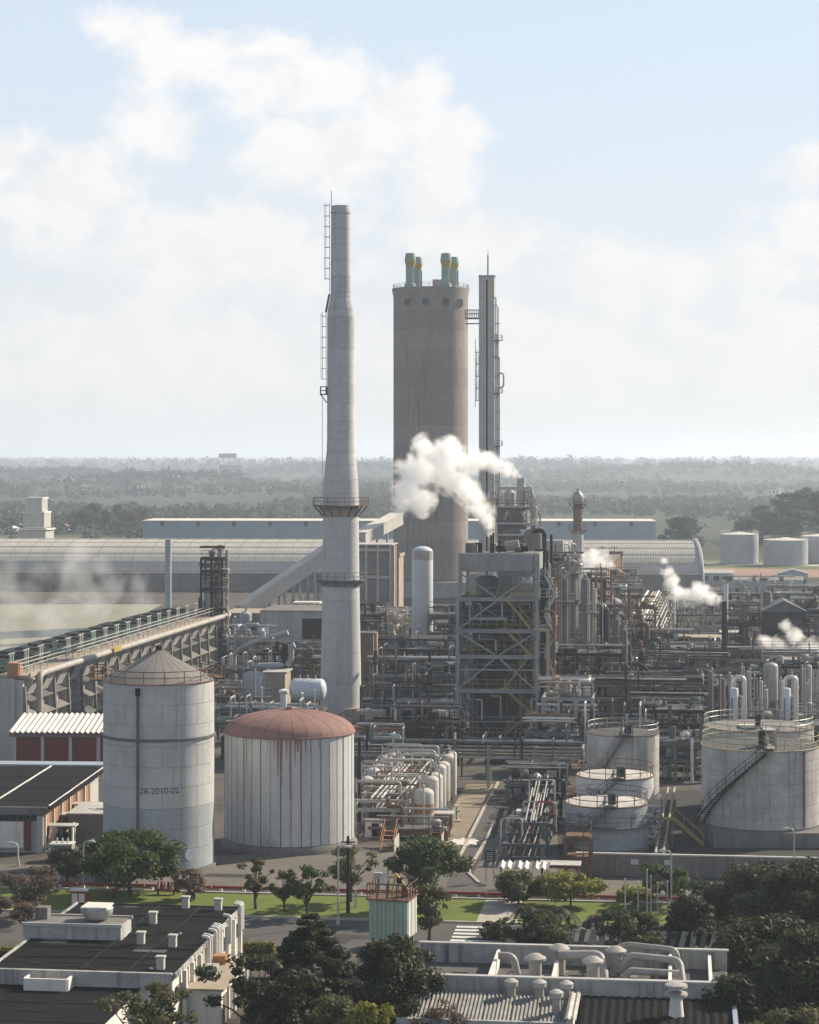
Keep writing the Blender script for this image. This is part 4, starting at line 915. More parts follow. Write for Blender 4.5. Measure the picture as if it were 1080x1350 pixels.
# ---------------------------------------------------------------- cooling cells on the left
def cooling_cells():
    zt = 11.0; a = P(20, 888, zt); b = P(286, 808, zt); d = Vector((b.x-a.x, b.y-a.y, 0)); L = d.length; rz = math.atan2(-d.x, d.y)
    t = thing('cooling_tower', 'long concrete cooling tower with slanted louvres, walkway and green fan deck at left', 'cooling tower', (a.x, a.y, 0), rz)
    W = 11.5                                           # local: y along the row, x = 0 is the louvre face, body at x < 0
    pbox('core', 'dark_steel', t, (-W/2-1.2, L/2, 4.9), (W-2.4, L-.6, 9.8))
    pbox('end_wall', 'concrete', t, (-W/2-.2, -.2, 5.2), (W+.4, .5, 10.4))
    for k in range(5): pbox('end_pier', 'concrete', t, (-W+1+k*2.6, -.62, 5.0), (.55, .36, 10))
    n = 18; st = L/n
    for k in range(n+1):
        y = k*st; pbox('rib', 'concrete', t, (-.2, y, 5.1), (2.6, .6, 10.2))
        seg('rib_strut', 'dark_concrete', t, (1.7, y, 0), (1.15, y, 9.4), .4, .4)
    for k in range(n):
        y = (k+.5)*st; w2 = st*.3
        hp = MB(); hp.add([(-.6,y-w2,10.2),(1.9,y-w2,10.2),(1.9,y+w2,10.2),(-.6,y+w2,10.2),(-.4,y-w2*.75,8.2),(.9,y-w2*.75,8.2),(.9,y+w2*.75,8.2),(-.4,y+w2*.75,8.2)], [(0,1,2,3),(7,6,5,4),(4,5,1,0),(5,6,2,1),(6,7,3,2),(7,4,0,3)])
        hp.build('distribution_hopper', 'stained_wall', t); pbox('hopper_lip', 'concrete', t, (.7,y,10.25), (2.6,w2*2.2,.16))
        MB().lathe([(.5,0),(.5,8.2)], 10, (.1,y+st*.12)).build('downcomer', 'concrete', t, True); pbox('bay_pier', 'brown_wall', t, (-.2, y-st*.22, 4.2), (.5, .3, 8.4))
        for j, z in enumerate((.9,3.1,5.3,7.3)):
            x0 = 2.0-z*.15; lv = MB(); a2, b2, c2 = y-st*.47, y+st*.47, .09
            lv.add([(x0-.75,a2,z+.7),(x0+.35,a2,z),(x0+.35,b2,z),(x0-.75,b2,z+.7),(x0-.75,a2,z+.7+c2),(x0+.35,a2,z+c2),(x0+.35,b2,z+c2),(x0-.75,b2,z+.7+c2)], [(3,2,1,0),(4,5,6,7),(0,1,5,4),(1,2,6,5),(2,3,7,6),(3,0,4,7)]); lv.build('louvre', 'grey_roof' if j % 2 else 'dark_concrete', t)
            if j % 2: seg('louvre_tie', 'dark_concrete', t, (x0+.3,y-st*.5,z+.2), (x0+.3,y+st*.5,z+.2), .12)
    pbox('deck', 'tan', t, (-W/2+.6, L/2, 10.6), (W+2.6, L, .35))
    pbox('fascia', 'tan', t, (1.92, L/2, 10.85), (.2, L, .5))
    MB().tube(bend([(2.4,2.2,0),(2.4,2.2,10.7),(2.4,6,10.8),(2.4,L*.99,10.8)], 1.2, 6), .4, 12).build('header_pipe', 'old_duct', t, True)
    pbox('yellow_sign', 'yellow', t, (2.98, L*.33, 11.1), (.08, 3.6, .8))
    for z in (11.7, 12.2): pipe('handrail', 'pale_steel', t, (.6,0,z), (.6,L,z), .06); pipe('handrail', 'pale_steel', t, (-.9,0,z), (-.9,L,z), .06)
    for k in range(40): pipe('rail_post', 'pale_steel', t, (.6, L*k/39, 10.7), (.6, L*k/39, 12.2), .05)
    for k in range(n):                                  # fan cell walls and paired gate posts
        y = (k+.5)*st; pbox('fan_cell', 'dark_green', t, (-W*.5-.6, y, 11.15+.1*math.sin(k*2.3)), (W-3.6+.3*math.sin(k*1.7), st*.97, .8)); 
        pbox('fan_hatch', 'dark_steel', t, (-W*.5-.8, y, 11.75), (W-7.5, st*.5, .3))
        for q in (-.45, .45): pbox('gate_post', 'pale_steel' if k % 3 else 'green_paint', t, (-1.5, y+q*1.1, 11.9), (.24,.24,2.5))
        seg('gate_bar', 'pale_steel', t, (-1.5,y-1.3,13.2), (-1.5,y+1.3,13.2), .12); seg('gate_bar', 'pale_steel', t, (-1.5,y-.9,12.2), (-1.5,y+.9,12.2), .1)
    pbox('end_housing', 'orange_brick', t, (-.2, .5, 11.5), (1.4, 1.6, 1.6))
cooling_cells()

# ---------------------------------------------------------------- red-walled shed and dark-roofed workshop at left
def corrugated(name, m, parent, x0, x1, y0, z0, y1, z1, pitch=.5, amp=.1, along='x'):
    """real corrugation: waves run along x, sheet slopes from (y0,z0) to (y1,z1)"""
    mb = MB(); n = int(abs(x1-x0)/pitch*2); vs = []; fs = []
    for i in range(n+1):
        x = x0+(x1-x0)*i/n; dz = amp if i % 2 else -amp; vs += [(x, y0, z0+dz), (x, y1, z1+dz), (x, y0, z0+dz-.03), (x, y1, z1+dz-.03)]
    for i in range(n): a = 4*i; b = a+4; fs += [(a, b, b+1, a+1), (a+3, b+3, b+2, a+2), (a+2, b+2, b, a)]
    mb.add(vs, fs); return mb.build(name, m, parent)
D = 258; t = thing('red_shed', 'shed with white corrugated roof and dark red wall panels, left of the cone tank', 'shed', (X_(74,D), D, 0), rad(-2))
pbox('wall', 'dark_concrete', t, (0, 4.6, 2.7), (10.6, 7.6, 5.4))
for k in range(4):
    x = -5+k*3.3; pbox('wall_panel', 'red_wall', t, (x+1.65, .72, 3.2), (3.0, .12, 3.4)); pbox('column', 'concrete', t, (x, .62, 2.6), (.38, .36, 5.2))
pbox('eave_beam', 'dark_concrete', t, (0, .5, 5.15), (11.2, .3, .5))
for k in range(6): corrugated('roof_sheet', 'bright_sheet', t, -5.75+k*1.92, -5.75+(k+1)*1.92-.04, -.1, 5.5, 8.2, 6.75+.03*(k % 2), .62, .11)
D = 210; t = thing('workshop', 'dark-roofed workshop with orange brick bays and a white roller door, at left edge', 'workshop', (X_(55,D), D, 0), rad(-3.5))
pbox('wall', 'concrete', t, (-6.2, 14, 2.05), (12.0, 27.6, 4.1)); 
for k in range(7): pbox('roof_sheet', 'black_roof', t, (-5.6, 1.6+k*3.9, 4.36+.02*(k % 2)), (13.6, 3.86, .12))
pbox('ridge_strip', 'marking', t, (-5.2, 13.5, 4.47), (.14, 27.4, .1)); pbox('eave_strip', 'marking', t, (.6, 13.5, 4.45), (.12, 26, .08)); pbox('white_roof_strip', 'blue_sheet', t, (-5.6, 28.6, 4.5), (13.8, 2.6, .16))
pbox('fascia', 'dark_concrete', t, (-6, -.35, 4.1), (13.2, .3, .7))
pbox('roller_door', 'white_wall', t, (-2.9, -.05, 1.75), (2.35, .12, 2.5))
for x in (-1.35, -4.35): pbox('red_pillar', 'red_wall', t, (x, -.08, 1.7), (.55, .2, 2.9))
for k in range(8): pbox('window', 'glass', t, (-.75-k*.65, -.06, 3.35), (.52, .1, .52))
pbox('corner_pier', 'concrete', t, (-.15, .0, 1.8), (.6, .3, 3.6))
for k in range(6):
    y = .5+k*3.6; pbox('brick_bay', 'orange_brick', t, (.02, y+1.2, 2.5), (.35, 1.5, 3.0)); pbox('recess', 'brown_wall', t, (-.05, y+2.8, 2.3), (.35, 1.4, 3.4)); pbox('pier', 'white_wall', t, (.12, y+.3, 2.2), (.3, .22, 3.8))
for k in range(3):
    y = 2.4+k*5.6; pbox('door_canopy', 'concrete', t, (1.5, y, 2.3+.15*k), (2.8, 1.6, .14)); pbox('porch_wall', 'white_wall', t, (2.2, y+1.6, 1.1), (.16, 1.2, 2.2)); pipe('porch_post', 'pale_steel', t, (2.8,y-.7,0), (2.8,y-.7,2.3), .06)
seg('stair_ramp', 'tan', t, (.4,.6,.3), (1.1,1.6,2.1), .5, .2); pbox('lean_to', 'dark_concrete', t, (3.0, 9.5, 1.35), (3.6, 6.5, 2.7)); pbox('lean_to_roof', 'fibre_cement', t, (3.1, 9.5, 2.78), (4.0, 7, .14))
t = thing('transformer', 'pale ribbed transformer box on a plinth beside the workshop', 'transformer', (X_(79,205), 205.5, 0), rad(-3))
pbox('tank', 'pale_steel', t, (0,.8,1.0), (2.0,1.4,1.1)); pbox('plinth', 'dark_concrete', t, (0,.8,.22), (2.4,1.8,.44)); pbox('lid', 'white_paint', t, (0,.8,1.6), (2.2,1.6,.12))
for k in range(7): pbox('fin', 'pale_steel', t, (-.85+k*.28,.0,1.0), (.06,.3,.95))
for k in range(3): MB().lathe([(.07,1.65),(.12,1.75),(.07,1.85),(.1,1.95),(.04,2.15)], 10, (-.5+k*.5,.8)).build('bushing', 'white_paint', t, True)
t = thing('scrap_pile', 'heap of white and grey sheet offcuts between workshop and cone tank', 'scrap', (X_(122,219), 219, 0))
for k in range(9): pbox('offcut', R.choice(['white_wall','pale_steel','fibre_cement']), t, (R.uniform(-1.4,1.4), R.uniform(-1,1), 2.3+.08*k), (R.uniform(.8,1.8), R.uniform(.5,1.2), .06), R.uniform(0,3))
pbox('bench', 'dark_concrete', t, (0,0,1.1), (3.4,2.6,2.2))

# ---------------------------------------------------------------- the two big tanks in front
def cone_tank():
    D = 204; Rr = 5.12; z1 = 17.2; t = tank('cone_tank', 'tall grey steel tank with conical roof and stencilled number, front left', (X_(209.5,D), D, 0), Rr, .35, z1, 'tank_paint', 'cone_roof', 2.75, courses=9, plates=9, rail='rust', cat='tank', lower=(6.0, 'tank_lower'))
    MB().lathe([(Rr,12.02),(Rr+.14,12.05),(Rr+.14,12.25),(Rr,12.28)], 48, cap=False).build('stiffener_ring', 'steel', t, True)
    a = math.asin((191-209.5)/72.5)-math.pi/2; x, y = (Rr+.12)*math.cos(a), (Rr+.12)*math.sin(a)
    MB().tube([(x,y,1.0),(x,y,16.6)], .13, 8).build('level_pipe', 'steel', t, True); MB().tube([(x,y,16.2),(x,y,16.9)], .22, 8).build('level_head', 'dark_steel', t, True)
    for z in range(2, 16, 2): seg('pipe_clip', 'steel', t, (x,y,z), (x*.97,y*.97,z), .2)
    a = math.asin((254-209.5)/72.5)-math.pi/2; mh = MB(); n = Vector((math.cos(a), math.sin(a), 0)); p = n*(Rr+.02)+Vector((0,0,1.7))
    mh.tube([p, p+n*.22], .45, 18); mh.build('manhole', 'pale_steel', t, True); MB().tube([p+n*.2, p+n*.3], .53, 18).build('manhole_cover', 'white_vessel', t, True)
    text_on_cylinder(t, '28-2010-02', Rr, .78, 7.35, math.asin((218.5-209.5)/72.5)-math.pi/2, 'lettering')
    for k in range(24):
        a = 2*math.pi*k/24; seg('roof_seam', 'cone_roof', t, ((Rr-.1)*math.cos(a),(Rr-.1)*math.sin(a),z1+.06), (.3*math.cos(a),.3*math.sin(a),z1+2.72), .03)
    pb = MB(); pb.box((-Rr-.5,.5,z1), (1.5,2.4,.12)); railing(pb, [(-Rr,-.7,z1),(-Rr-1.2,-.7,z1),(-Rr-1.2,1.7,z1),(-Rr,1.7,z1)], 1.2, .8, .045); pb.build('landing', 'rust', t)
    pa = MB(); pb2 = math.radians(20); pa.lathe([(Rr-.05,z1),(Rr+.95,z1),(Rr+.95,z1+.1),(Rr-.05,z1+.1)], 10, a0=.1, a1=.75, cap=False); railing(pa, arc(Rr+.9, z1+.1, .1, .75, 10), 1.1, .9, .045); pa.build('side_platform', 'rust', t)
    MB().lathe([(.3,z1+2.7),(.3,z1+3.0),(.45,z1+3.02),(.1,z1+3.2)], 12).build('roof_vent', 'dark_steel', t, True)
    return t
cone_tank()
def dome_tank():
    D = 215; Rr = 6.3; z0, z1 = .75, 11.0; t = thing('dome_tank', 'broad pale tank with ribbed streaked walls and rust-red dome roof', 'tank', (X_(381.7,D), D, 0))
    MB().lathe([(Rr+.35,-.2),(Rr+.35,.3),(Rr+.05,z0)], 56).build('foundation', 'dark_concrete', t, True)
    MB().lathe([(Rr-.09,z0),(Rr-.09,z1)], 64).build('inner_shell', 'brown_wall', t, True)
    n = 40; panelled(t, 'wall_panel', 'dome_tank', Rr, z0, z1, n, .09, .08, segs=2)
    for k in range(n):
        a = 2*math.pi*(k+.5)/n
        if k % 2 == 0: seg('seam_strip', 'stained_wall', t, ((Rr+.0)*math.cos(a),(Rr+.0)*math.sin(a),z0+.1), ((Rr+.0)*math.cos(a),(Rr+.0)*math.sin(a),z1-.05), .1)
    rr = random.Random(9)                               # red drips below the eave, each with its own outline
    for a, w, ln in ((-1.69,.3,3.6),(-1.63,.22,4.4),(-1.56,.2,1.8),(-1.5,.3,5.6),(-1.34,.3,8.6),(-1.39,.4,1.2),(-1.27,.3,1.4),(-1.43,.2,2.4),(-1.75,.16,2.0),(-1.19,.14,1.6),(-2.22,.1,3.2),(-2.12,.08,2.2),(-1.05,.1,1.2),(-1.85,.08,1.4)):
        mb = MB(); m2 = 10; vs = []
        for i in range(m2+1):
            z = z1-.02-ln*i/m2; ww = w*(1-.75*(i/m2)**.7)*rr.uniform(.7,1.2)
            for s in (-1, 1): aa = a+s*ww/2/Rr+rr.uniform(-.002,.002); vs.append(((Rr+.012)*math.cos(aa), (Rr+.012)*math.sin(aa), z))
        mb.add(vs, [(2*i, 2*i+1, 2*i+3, 2*i+2) for i in range(m2)]); mb.build('red_drip', 'red_streak', t)
    g = 28; prof = [((Rr+.1)*math.cos(a), z1+2.15*math.sin(a)) for a in np.linspace(0, math.pi/2-.02, 10)]; mb = MB(); mb.lathe(prof, 2, a0=-math.pi/g+.003, a1=math.pi/g-.003, cap=False); me = mb.mesh('dome_panel', 'dome_red', True)
    for k in range(g): o = link('dome_panel', me, t, (0,0,.012*(k % 2)), 2*math.pi*k/g)
    MB().lathe([(Rr+.02,z1-.02),(Rr+.17,z1),(Rr+.17,z1+.1),(Rr+.05,z1+.14)], 56, cap=False).build('eave_ring', 'dome_red', t, True)
    MB().lathe([(.35,z1+2.0),(.35,z1+2.4),(.05,z1+2.5)], 12).build('crown_cap', 'dome_red', t, True); MB().lathe([(Rr-.3,z1-.3),(0.05,z1+1.7)], 24).build('ceiling', 'brown_wall', t, True)
    p = Vector((-1.35, -Rr-.02, 1.3)); MB().tube([p+Vector((0,.25,0)), p], .42, 16).build('manhole', 'dirty_tank', t, True)
    return t
dome_tank()
t = thing('blue_vessel_tower', 'thin white vent pipe standing just behind the red dome roof', 'vent pipe', (X_(374,268), 268, 0)); MB().lathe([(.42,0),(.42,Z_(915,268))], 14).build('shaft', 'white_vessel', t, True)
MB().lathe([(.42,Z_(915,268)),(.62,Z_(913,268)),(.62,Z_(910,268)),(.1,Z_(908,268))], 14).build('cap', 'white_paint', t, True)
t.name = 'vent_pipe'

# ---------------------------------------------------------------- tanks on the right
a1 = -math.pi/2-.05
D = 219; t = tank('storage_tank', 'big grey storage tank with yellow-railed roof, nearest of the right-hand pair', (X_(1003,D), D, 0), 5.85, 1.6, 9.25, 'dirty_tank', 'grey_roof', .35, courses=7, plates=14, rail='rail_yellow', curb='rail_yellow', ledge=.1)
spiral_stair(t, 5.9, 1.4, 9.2, -math.pi+.12, a1-.02, 'dark_steel'); pbox('plinth', 'dark_concrete', t, (.2,-.2,.7), (11.6,12.4,1.5))
gt = MB(); railing(gt, [(-.3,-5.6,9.3),(-.3,-1.6,9.5)], 1.1, .8, .045); railing(gt, [(.6,-5.6,9.3),(.6,-1.6,9.5)], 1.1, .8, .045); gt.build('roof_gangway_rail', 'steel', t); pbox('roof_gangway', 'pale_steel', t, (.15,-3.6,9.5), (.9,4.2,.1)); pbox('gauge_box', 'dark_steel', t, (-.4,-3.2,10.2), (.6,.6,1.5)); seg('roof_pipe', 'silver', t, (.9,-1,9.6), (1.0,-4.6,11.4), .22)
a = -math.pi/2+.62; MB().tube([(5.98*math.cos(a),5.98*math.sin(a),1.7),(5.98*math.cos(a),5.98*math.sin(a),9.2)], .1, 6).build('drain_pipe', 'brown_wall', t)
D = 236; t = tank('storage_tank', 'big grey storage tank behind the yellow-railed one, brown flat roof with rail', (X_(1000,D), D, 0), 5.85, .4, 8.95, 'dirty_tank', 'cone_roof', .3, courses=7, plates=14, rail='pale_steel', curb='rust', ledge=.2)
pbox('roof_gangway', 'pale_steel', t, (.3,-3.6,9.15), (1.1,4.2,.1)); pbox('white_hatch', 'white_paint', t, (-1.6,-2.6,9.25), (1.6,1.8,.2)); pbox('gauge_box', 'dark_steel', t, (-.6,-3.4,9.9), (.5,.5,1.4))
def small_tank(label, px, D, Rr, z1, shell, roof, txts, rail='rust', ring=None):
    t = tank('process_tank', label, (X_(px,D), D, 0), Rr, .35, z1, shell, roof, .55, courses=4, plates=10, rail=rail, curb='rust')
    spiral_stair(t, Rr+.03, .4, z1, -math.pi*.86, a1, 'steel')
    pbox('stair_landing', 'dark_steel', t, (.0,-Rr-.15,z1+.05), (1.3,1.1,.12)); gb = MB(); railing(gb, [(-.65,-Rr-.7,z1+.1),(.65,-Rr-.7,z1+.1),(.65,-Rr+.4,z1+.1)], 1.15, .6, .05); gb.build('landing_rail', 'steel', t)
    pbox('gauge_box', 'dark_steel', t, (.2,-Rr+.7,z1+.75), (.7,.6,1.0)); seg('roof_pipe', 'pale_steel', t, (-.4,-Rr+1,z1+.3), (.2,-.3,z1+.75), .14)
    for s, a, z, sz in txts: text_on_cylinder(t, s, Rr, sz, z, a, 'lettering')
    for z in ring or []:
        ring_platform(t, Rr, Rr+.75, z, 'steel', 'steel', a0=-math.pi*.98, a1=-math.pi*.02)
    return t
small_tank('low white-roofed round tank with walkway rings, nearest of the three in line', 800, 213, 4.0, 4.45, 'blue_grey_paint', 'cream_vessel', [('06', -2.35, 3.35, .8), ('DI', -.95, 3.3, .7)], ring=(2.6,))
small_tank('middle round tank of the three in line, cream roof and stencilled digits', 811, 229, 4.02, 4.75, 'white_vessel', 'cream_vessel', [('1004', -2.28, 3.1, 1.0)])
small_tank('tall grey round tank at the back of the three in line', 821.5, 245, 4.0, 7.15, 'dirty_tank', 'grey_roof', [], rail='pale_steel')
t = thing('ladder_scaffold', 'rusty ladders and hose racks climbing the right side of the low white tank', 'scaffold', (X_(862,212), 212.5, 0), GRID)
for x in (-.6, .8): 
    for y in (0, 1.3): pipe('post', 'rust', t, (x,y,0), (x,y,4.6), .06)
for k in range(8): pbox('tread', 'pale_steel', t, (.1,.6,.5+k*.5), (1.5,1.2,.06), .2*(-1)**k)
for k in range(4): stair(t, (-.5,.2,.3+k*1.05), (.7,.2,1.3+k*1.05), .5, 'pale_steel')

# ---------------------------------------------------------------- the steel process tower
def steel_tower():
    D = 284; W = 10.3; t = thing('process_structure', 'tall open steel process tower with grey-blue frame, yellow stairs and panelled top', 'process structure', (X_(655.5,D), D, 0), GRID)
    zz = lambda y: Z_(y, D); lv = [zz(975), zz(911), zz(866), zz(832), zz(790)]; zt0, zt1 = zz(753), zz(730); m = 'tower_paint'; x0, x1 = -W/2, W/2; dp = 10.0
    xs = (x0, x0+1.9, x1-2.2, x1)
    for j, y in enumerate((0, dp/2, dp)):
        for i, x in enumerate(xs):
            if j == 0 and i in (1, 2): 
                seg('column', 'steel', t, (x, .8, 0), (x, .8, lv[4]), .28, .28, 'ibeam'); continue
            seg('column', m if j == 0 else 'steel', t, (x, y, 0), (x, y, lv[4]), .42, .42, 'ibeam')
    for y in (0, dp): 
        for x in (x0+.4, x1-.1): seg('column', m, t, (x, y, lv[4]), (x, y, zt1), .42, .42, 'ibeam')
    for z in lv:
        for j, y in enumerate((0, dp/2, dp)): seg('floor_beam', m if j == 0 else 'steel', t, (x0-.25, y, z), (x1+.25, y, z), .34, .5, 'ibeam')
        for x in xs: seg('floor_beam', 'steel', t, (x, 0, z-.02), (x, dp, z-.02), .3, .44, 'ibeam')
        pbox('deck', 'dark_steel', t, (.4, dp/2+.6, z+.24), (W-1.2, dp-1.6, .06))
        rb = MB(); railing(rb, [(x0+.3,.5,z+.3),(x1-.3,.5,z+.3)], 1.1, 1.2, .04); rb.build('railing', 'stair_yellow', t)
    def br(xa, za, xb, zb, mm=m, y=0): seg('brace', mm, t, (xa, y, za), (xb, y, zb), .18)
    br(x0+.5, zt0-.4, -.2, lv[4]+.3); br(x1-.4, zt0-.4, .4, lv[4]+.3)
    zm = zz(806+4); br(-.1, lv[4]-.2, x0+.3, lv[3]+.3); br(-4.0+.6, lv[4]-.3, .6, zm-.6, 'steel', .5); br(.2, lv[4]-.3, -3.6, zm-.6, 'steel', .5); seg('hanging_beam', m, t, (-3.7,.4,zm-.6), (1.2,.4,zm-.6), .35); seg('hanger', m, t, (-3.6,.4,zm-.6), (-3.6,.4,lv[4]), .2); seg('hanger', m, t, (.6,.4,zm-.6), (.6,.4,lv[4]), .2)
    br(x0+.3, lv[3]-.3, -.3, lv[2]+.3); br(x1-.3, lv[3]-.3, .3, lv[2]+.3)
    br(-.4, lv[2]-.3, x0+.3, lv[1]+.3); br(.4, lv[2]-.3, x1-.3, lv[1]+.3)
    br(x0+.3, lv[1]-.3, -.3, lv[0]+.3, 'steel'); br(x1-.3, lv[1]-.3, .3, lv[0]+.3, 'steel')
    for i in range(5):
        za = lv[i-1] if i else 0; zb = lv[i]; s = 1 if i % 2 else -1; seg('side_brace', 'steel', t, (x1,.2 if s > 0 else dp/2,za+.3), (x1,dp/2 if s > 0 else .2,zb-.3), .22); seg('side_brace', 'steel', t, (x1,dp/2,za+.3), (x1,dp-.2,zb-.3), .22)
    for k in range(7): pbox('top_panel', m, t, (x0+.75+(W-1.1)/7*(k+.5)-.2, -.06, (zt0+zt1)/2), ((W-1.1)/7-.05, .14, zt1-zt0-.1))
    for k in range(6): pbox('side_panel', m, t, (x1+.06, .5+(dp-.6)/6*(k+.5), (zt0+zt1)/2), (.14, (dp-.6)/6-.05, zt1-zt0-.1))
    pbox('top_slab', 'dark_concrete', t, (.1, dp/2, zt1-.25), (W-.6, dp, .3)); pbox('inner_band', 'dark_concrete', t, (.1, .5, zt0+.1), (W-.8, .5, .3))
    seg('top_edge', 'pale_steel', t, (x0,-.2,zt1+.06), (x1,-.2,zt1+.06), .12); pbox('corner_post', m, t, (x1+.1,-.05,(lv[4]+zt1)/2), (.5,.5,zt1-lv[4])); pbox('corner_post', m, t, (x0+.35,-.05,(lv[4]+zt1)/2), (.45,.45,zt1-lv[4]))
    # machinery on the floors
    rr = random.Random(77)
    MB().lathe([(1.5,lv[4]+.2),(1.5,zt0-1.2),(.9,zt0-.8)], 24, (-1.6,4)).build('reactor', 'steel', t, True); pbox('duct_box', 'steel', t, (.9,1.4,lv[4]+1.7), (1.7,1.6,2.4)); MB().tube([(3.2,1.2,lv[4]+2.4),(4.4,1.2,lv[4]+2.4)], .5, 14).build('fan', 'white_paint', t, True); fh = MB().tube(arc(.85,0,0,6.2,14), .07, 6).build('fan_hoop', 'pale_steel', t); fh.location = (3.6,.9,lv[4]+2.2); fh.rotation_euler = (rad(90),0,0)
    for i, z in enumerate([0.2]+[q+.3 for q in lv[:-1]]):
        hh = lv[i]-z-.6
        for k in range(5):
            x = x0+1.2+k*1.9+rr.uniform(-.3,.3); y = rr.uniform(2,7); r = rr.uniform(.45,.95); h = hh*rr.uniform(.55,.98); mm = rr.choice(['steel','dark_steel','dark_steel','dark_steel','pale_steel'])  # mostly near-black: interior shade put into the vessels' colour
            MB().lathe([(r*.5,z),(r,z+.3),(r,z+h-.25),(r*.6,z+h),(0.02,z+h+.06)], 16, (x,y)).build('vessel', mm, t, True)
        for k in range(8):
            x = rr.uniform(x0+.6,x1-.6); y = rr.uniform(.9,2); x2 = min(x1-.3, max(x0+.3, x+rr.uniform(-2.5,2.5))); za, zb = z+rr.uniform(0,hh*.4), z+hh*rr.uniform(.6,1)
            MB().tube(bend([(x,y+2,za),(x,y,za),(x,y,zb),(x2,y,zb),(x2,y,z+hh)], .3), rr.choice((.07,.1,.14,.2)), 7).build('pipe', rr.choice(['pale_steel','steel','dark_steel','steel','white_paint']), t, True)
        for k in range(2): zz_ = z+hh*rr.uniform(.3,.9); pipe('pipe', rr.choice(['steel','pale_steel']), t, (x0,rr.uniform(.6,1.5),zz_), (x1,rr.uniform(.6,1.5),zz_), rr.choice((.08,.12)))
    pbox('rear_shade_sheet', 'dark_steel', t, (.6,dp-.4,lv[4]/2), (W-1.2,.15,lv[4]-.6)); pbox('core_wall', 'dark_steel', t, (.2,3.4,lv[4]/2), (W-2.6,.15,lv[4]-.8)); pbox('side_shade_sheet', 'dark_steel', t, (x1-.9,6.6,lv[4]/2), (.15,6.2,lv[4]-1))  # dark sheets added inside; their colour stands in for the interior's shade
    for i, (a, b, s) in enumerate(((lv[3],lv[4],1),(lv[1],lv[2],-1),(lv[1]-3.1,lv[1],1),(lv[0]+.2,lv[1]-3.1,-1),(lv[2],lv[3],1))):
        xa, xb = (4.3,.9) if s > 0 else (.9,4.3); o = stair(t, (xa,.55+.5*(i % 2),a+.3), (xb,.55+.5*(i % 2),b+.3), .9, 'stair_yellow'); pbox('landing', 'stair_yellow', t, (xb,1,b+.28), (1.4,1.5,.1))
    for i in range(13):                                  # piping down the right flank
        x = x1+rr.uniform(.3,2.4); y = rr.uniform(-.5,5); z1 = rr.uniform(8,26); z0 = rr.uniform(0,z1*.6); MB().tube(bend([(x1-.5,y,z1),(x,y,z1),(x,y,z0),(x+rr.uniform(-1,1),y+1,z0)], .4), rr.choice((.09,.13,.18,.26)), 8).build('flank_pipe', rr.choice(PIPE_MATS), t, True)
    for z in (8, 12.5, 16, 19.6): pbox('flank_platform', 'steel', t, (x1+1.4,2.4,z), (2.2,3.4,.1)); rb = MB(); railing(rb, [(x1+.4,.8,z),(x1+2.4,.8,z),(x1+2.4,4,z)], 1.1, .8, .04); rb.build('flank_railing', 'pale_steel', t)
    for i in range(6): z0 = 7+i*2.6; stair(t, (x1+1.0+(i % 2)*1.3,.4,z0), (x1+2.3-(i % 2)*1.3,.4,z0+2.5), .6, 'pale_steel')
    seg('flank_duct', 'tan', t, (x1+3.0,6,21.8), (x1+5.0,7,23.6), .38, .38, 'cyl20')
    for k in range(9): x = rr.uniform(x0+1,x1-1); pbox('roof_unit', rr.choice(['steel','dark_steel','pale_steel','dark_concrete']), t, (x,rr.uniform(1.5,8),zt1+.5), (rr.uniform(.5,1.4),rr.uniform(.6,1.5),rr.uniform(.6,1.4)))
    for x, h in ((-1.0,2.3),(-.7,2.6),(.1,1.6)): pipe('roof_vent', 'dark_steel', t, (x,2.5,zt1), (x,2.5,zt1+h), .14)
    MB().tube([(.8,3,zt1+.9),(2.6,3,zt1+1.2)], .55, 14).build('roof_cylinder', 'tan', t, True)
    return t
steel_tower()

# ---------------------------------------------------------------- pipe racks crossing the plant (left to right)
def hrack(label, px0, px1, D, width, levels, npipes, seed, m='steel', step=6, extra=6, pm=None, deck=None):
    a = Vector((X_(px0,D), D, 0)); b = a+E1*((px1-px0)/F*D); return pipe_rack('pipe_rack', label, a, b, width, levels, npipes+2, step, m, seed, pm, extra=extra*2, deck=deck)
DARK = ['steel','steel','dark_steel','pale_steel','dark_steel']
hrack('low grey pipe bridge crossing in front of the steel tower at road height', 462, 768, 254, 2.2, [3.9,4.7], 5, 1, 'pale_steel', 5, 8, DARK)
hrack('dark pipe rack between chimney foot and steel tower, nearest of three', 478, 612, 300, 3, [4.2,6.6], 6, 2, 'steel', 5, 8, DARK)
hrack('dark pipe rack between chimney foot and steel tower, middle of three', 484, 606, 330, 3.5, [4.5,7.2], 6, 3, 'steel', 5, 8)
hrack('dark pipe rack between chimney foot and white column, farthest of three', 480, 604, 362, 4, [4.5,7.5], 6, 4, 'steel', 6, 8)
hrack('pipe rack right of the steel tower foot, level with its lowest floor', 722, 860, 268, 3, [3.2,5.4], 7, 5, 'steel', 5, 12)
hrack('heavy dark pipe rack running behind the tall round tank toward the twin tanks', 715, 925, 292, 4, [3.2,5.6,8.0], 7, 6, 'steel', 6, 12, DARK)
hrack('long pipe rack with grey top beam left of the silencer pair', 850, 960, 318, 4, [3.6,6.8,9.2], 6, 7, 'steel', 6, 8, DARK)
hrack('pipe rack behind the tall process columns, carrying pale pipes', 700, 880, 350, 4, [4,7,10], 6, 8, 'steel', 6, 14)
hrack('low pipe rack with walkway in front of the dark gabled building', 860, 1085, 372, 4, [3,5], 6, 9, 'steel', 7, 10, deck='pale_steel')
hrack('pale low pipe rack crossing at the right, halfway to the warehouse', 850, 1090, 412, 5, [2.6,4.6], 7, 10, 'pale_steel', 8, 10)
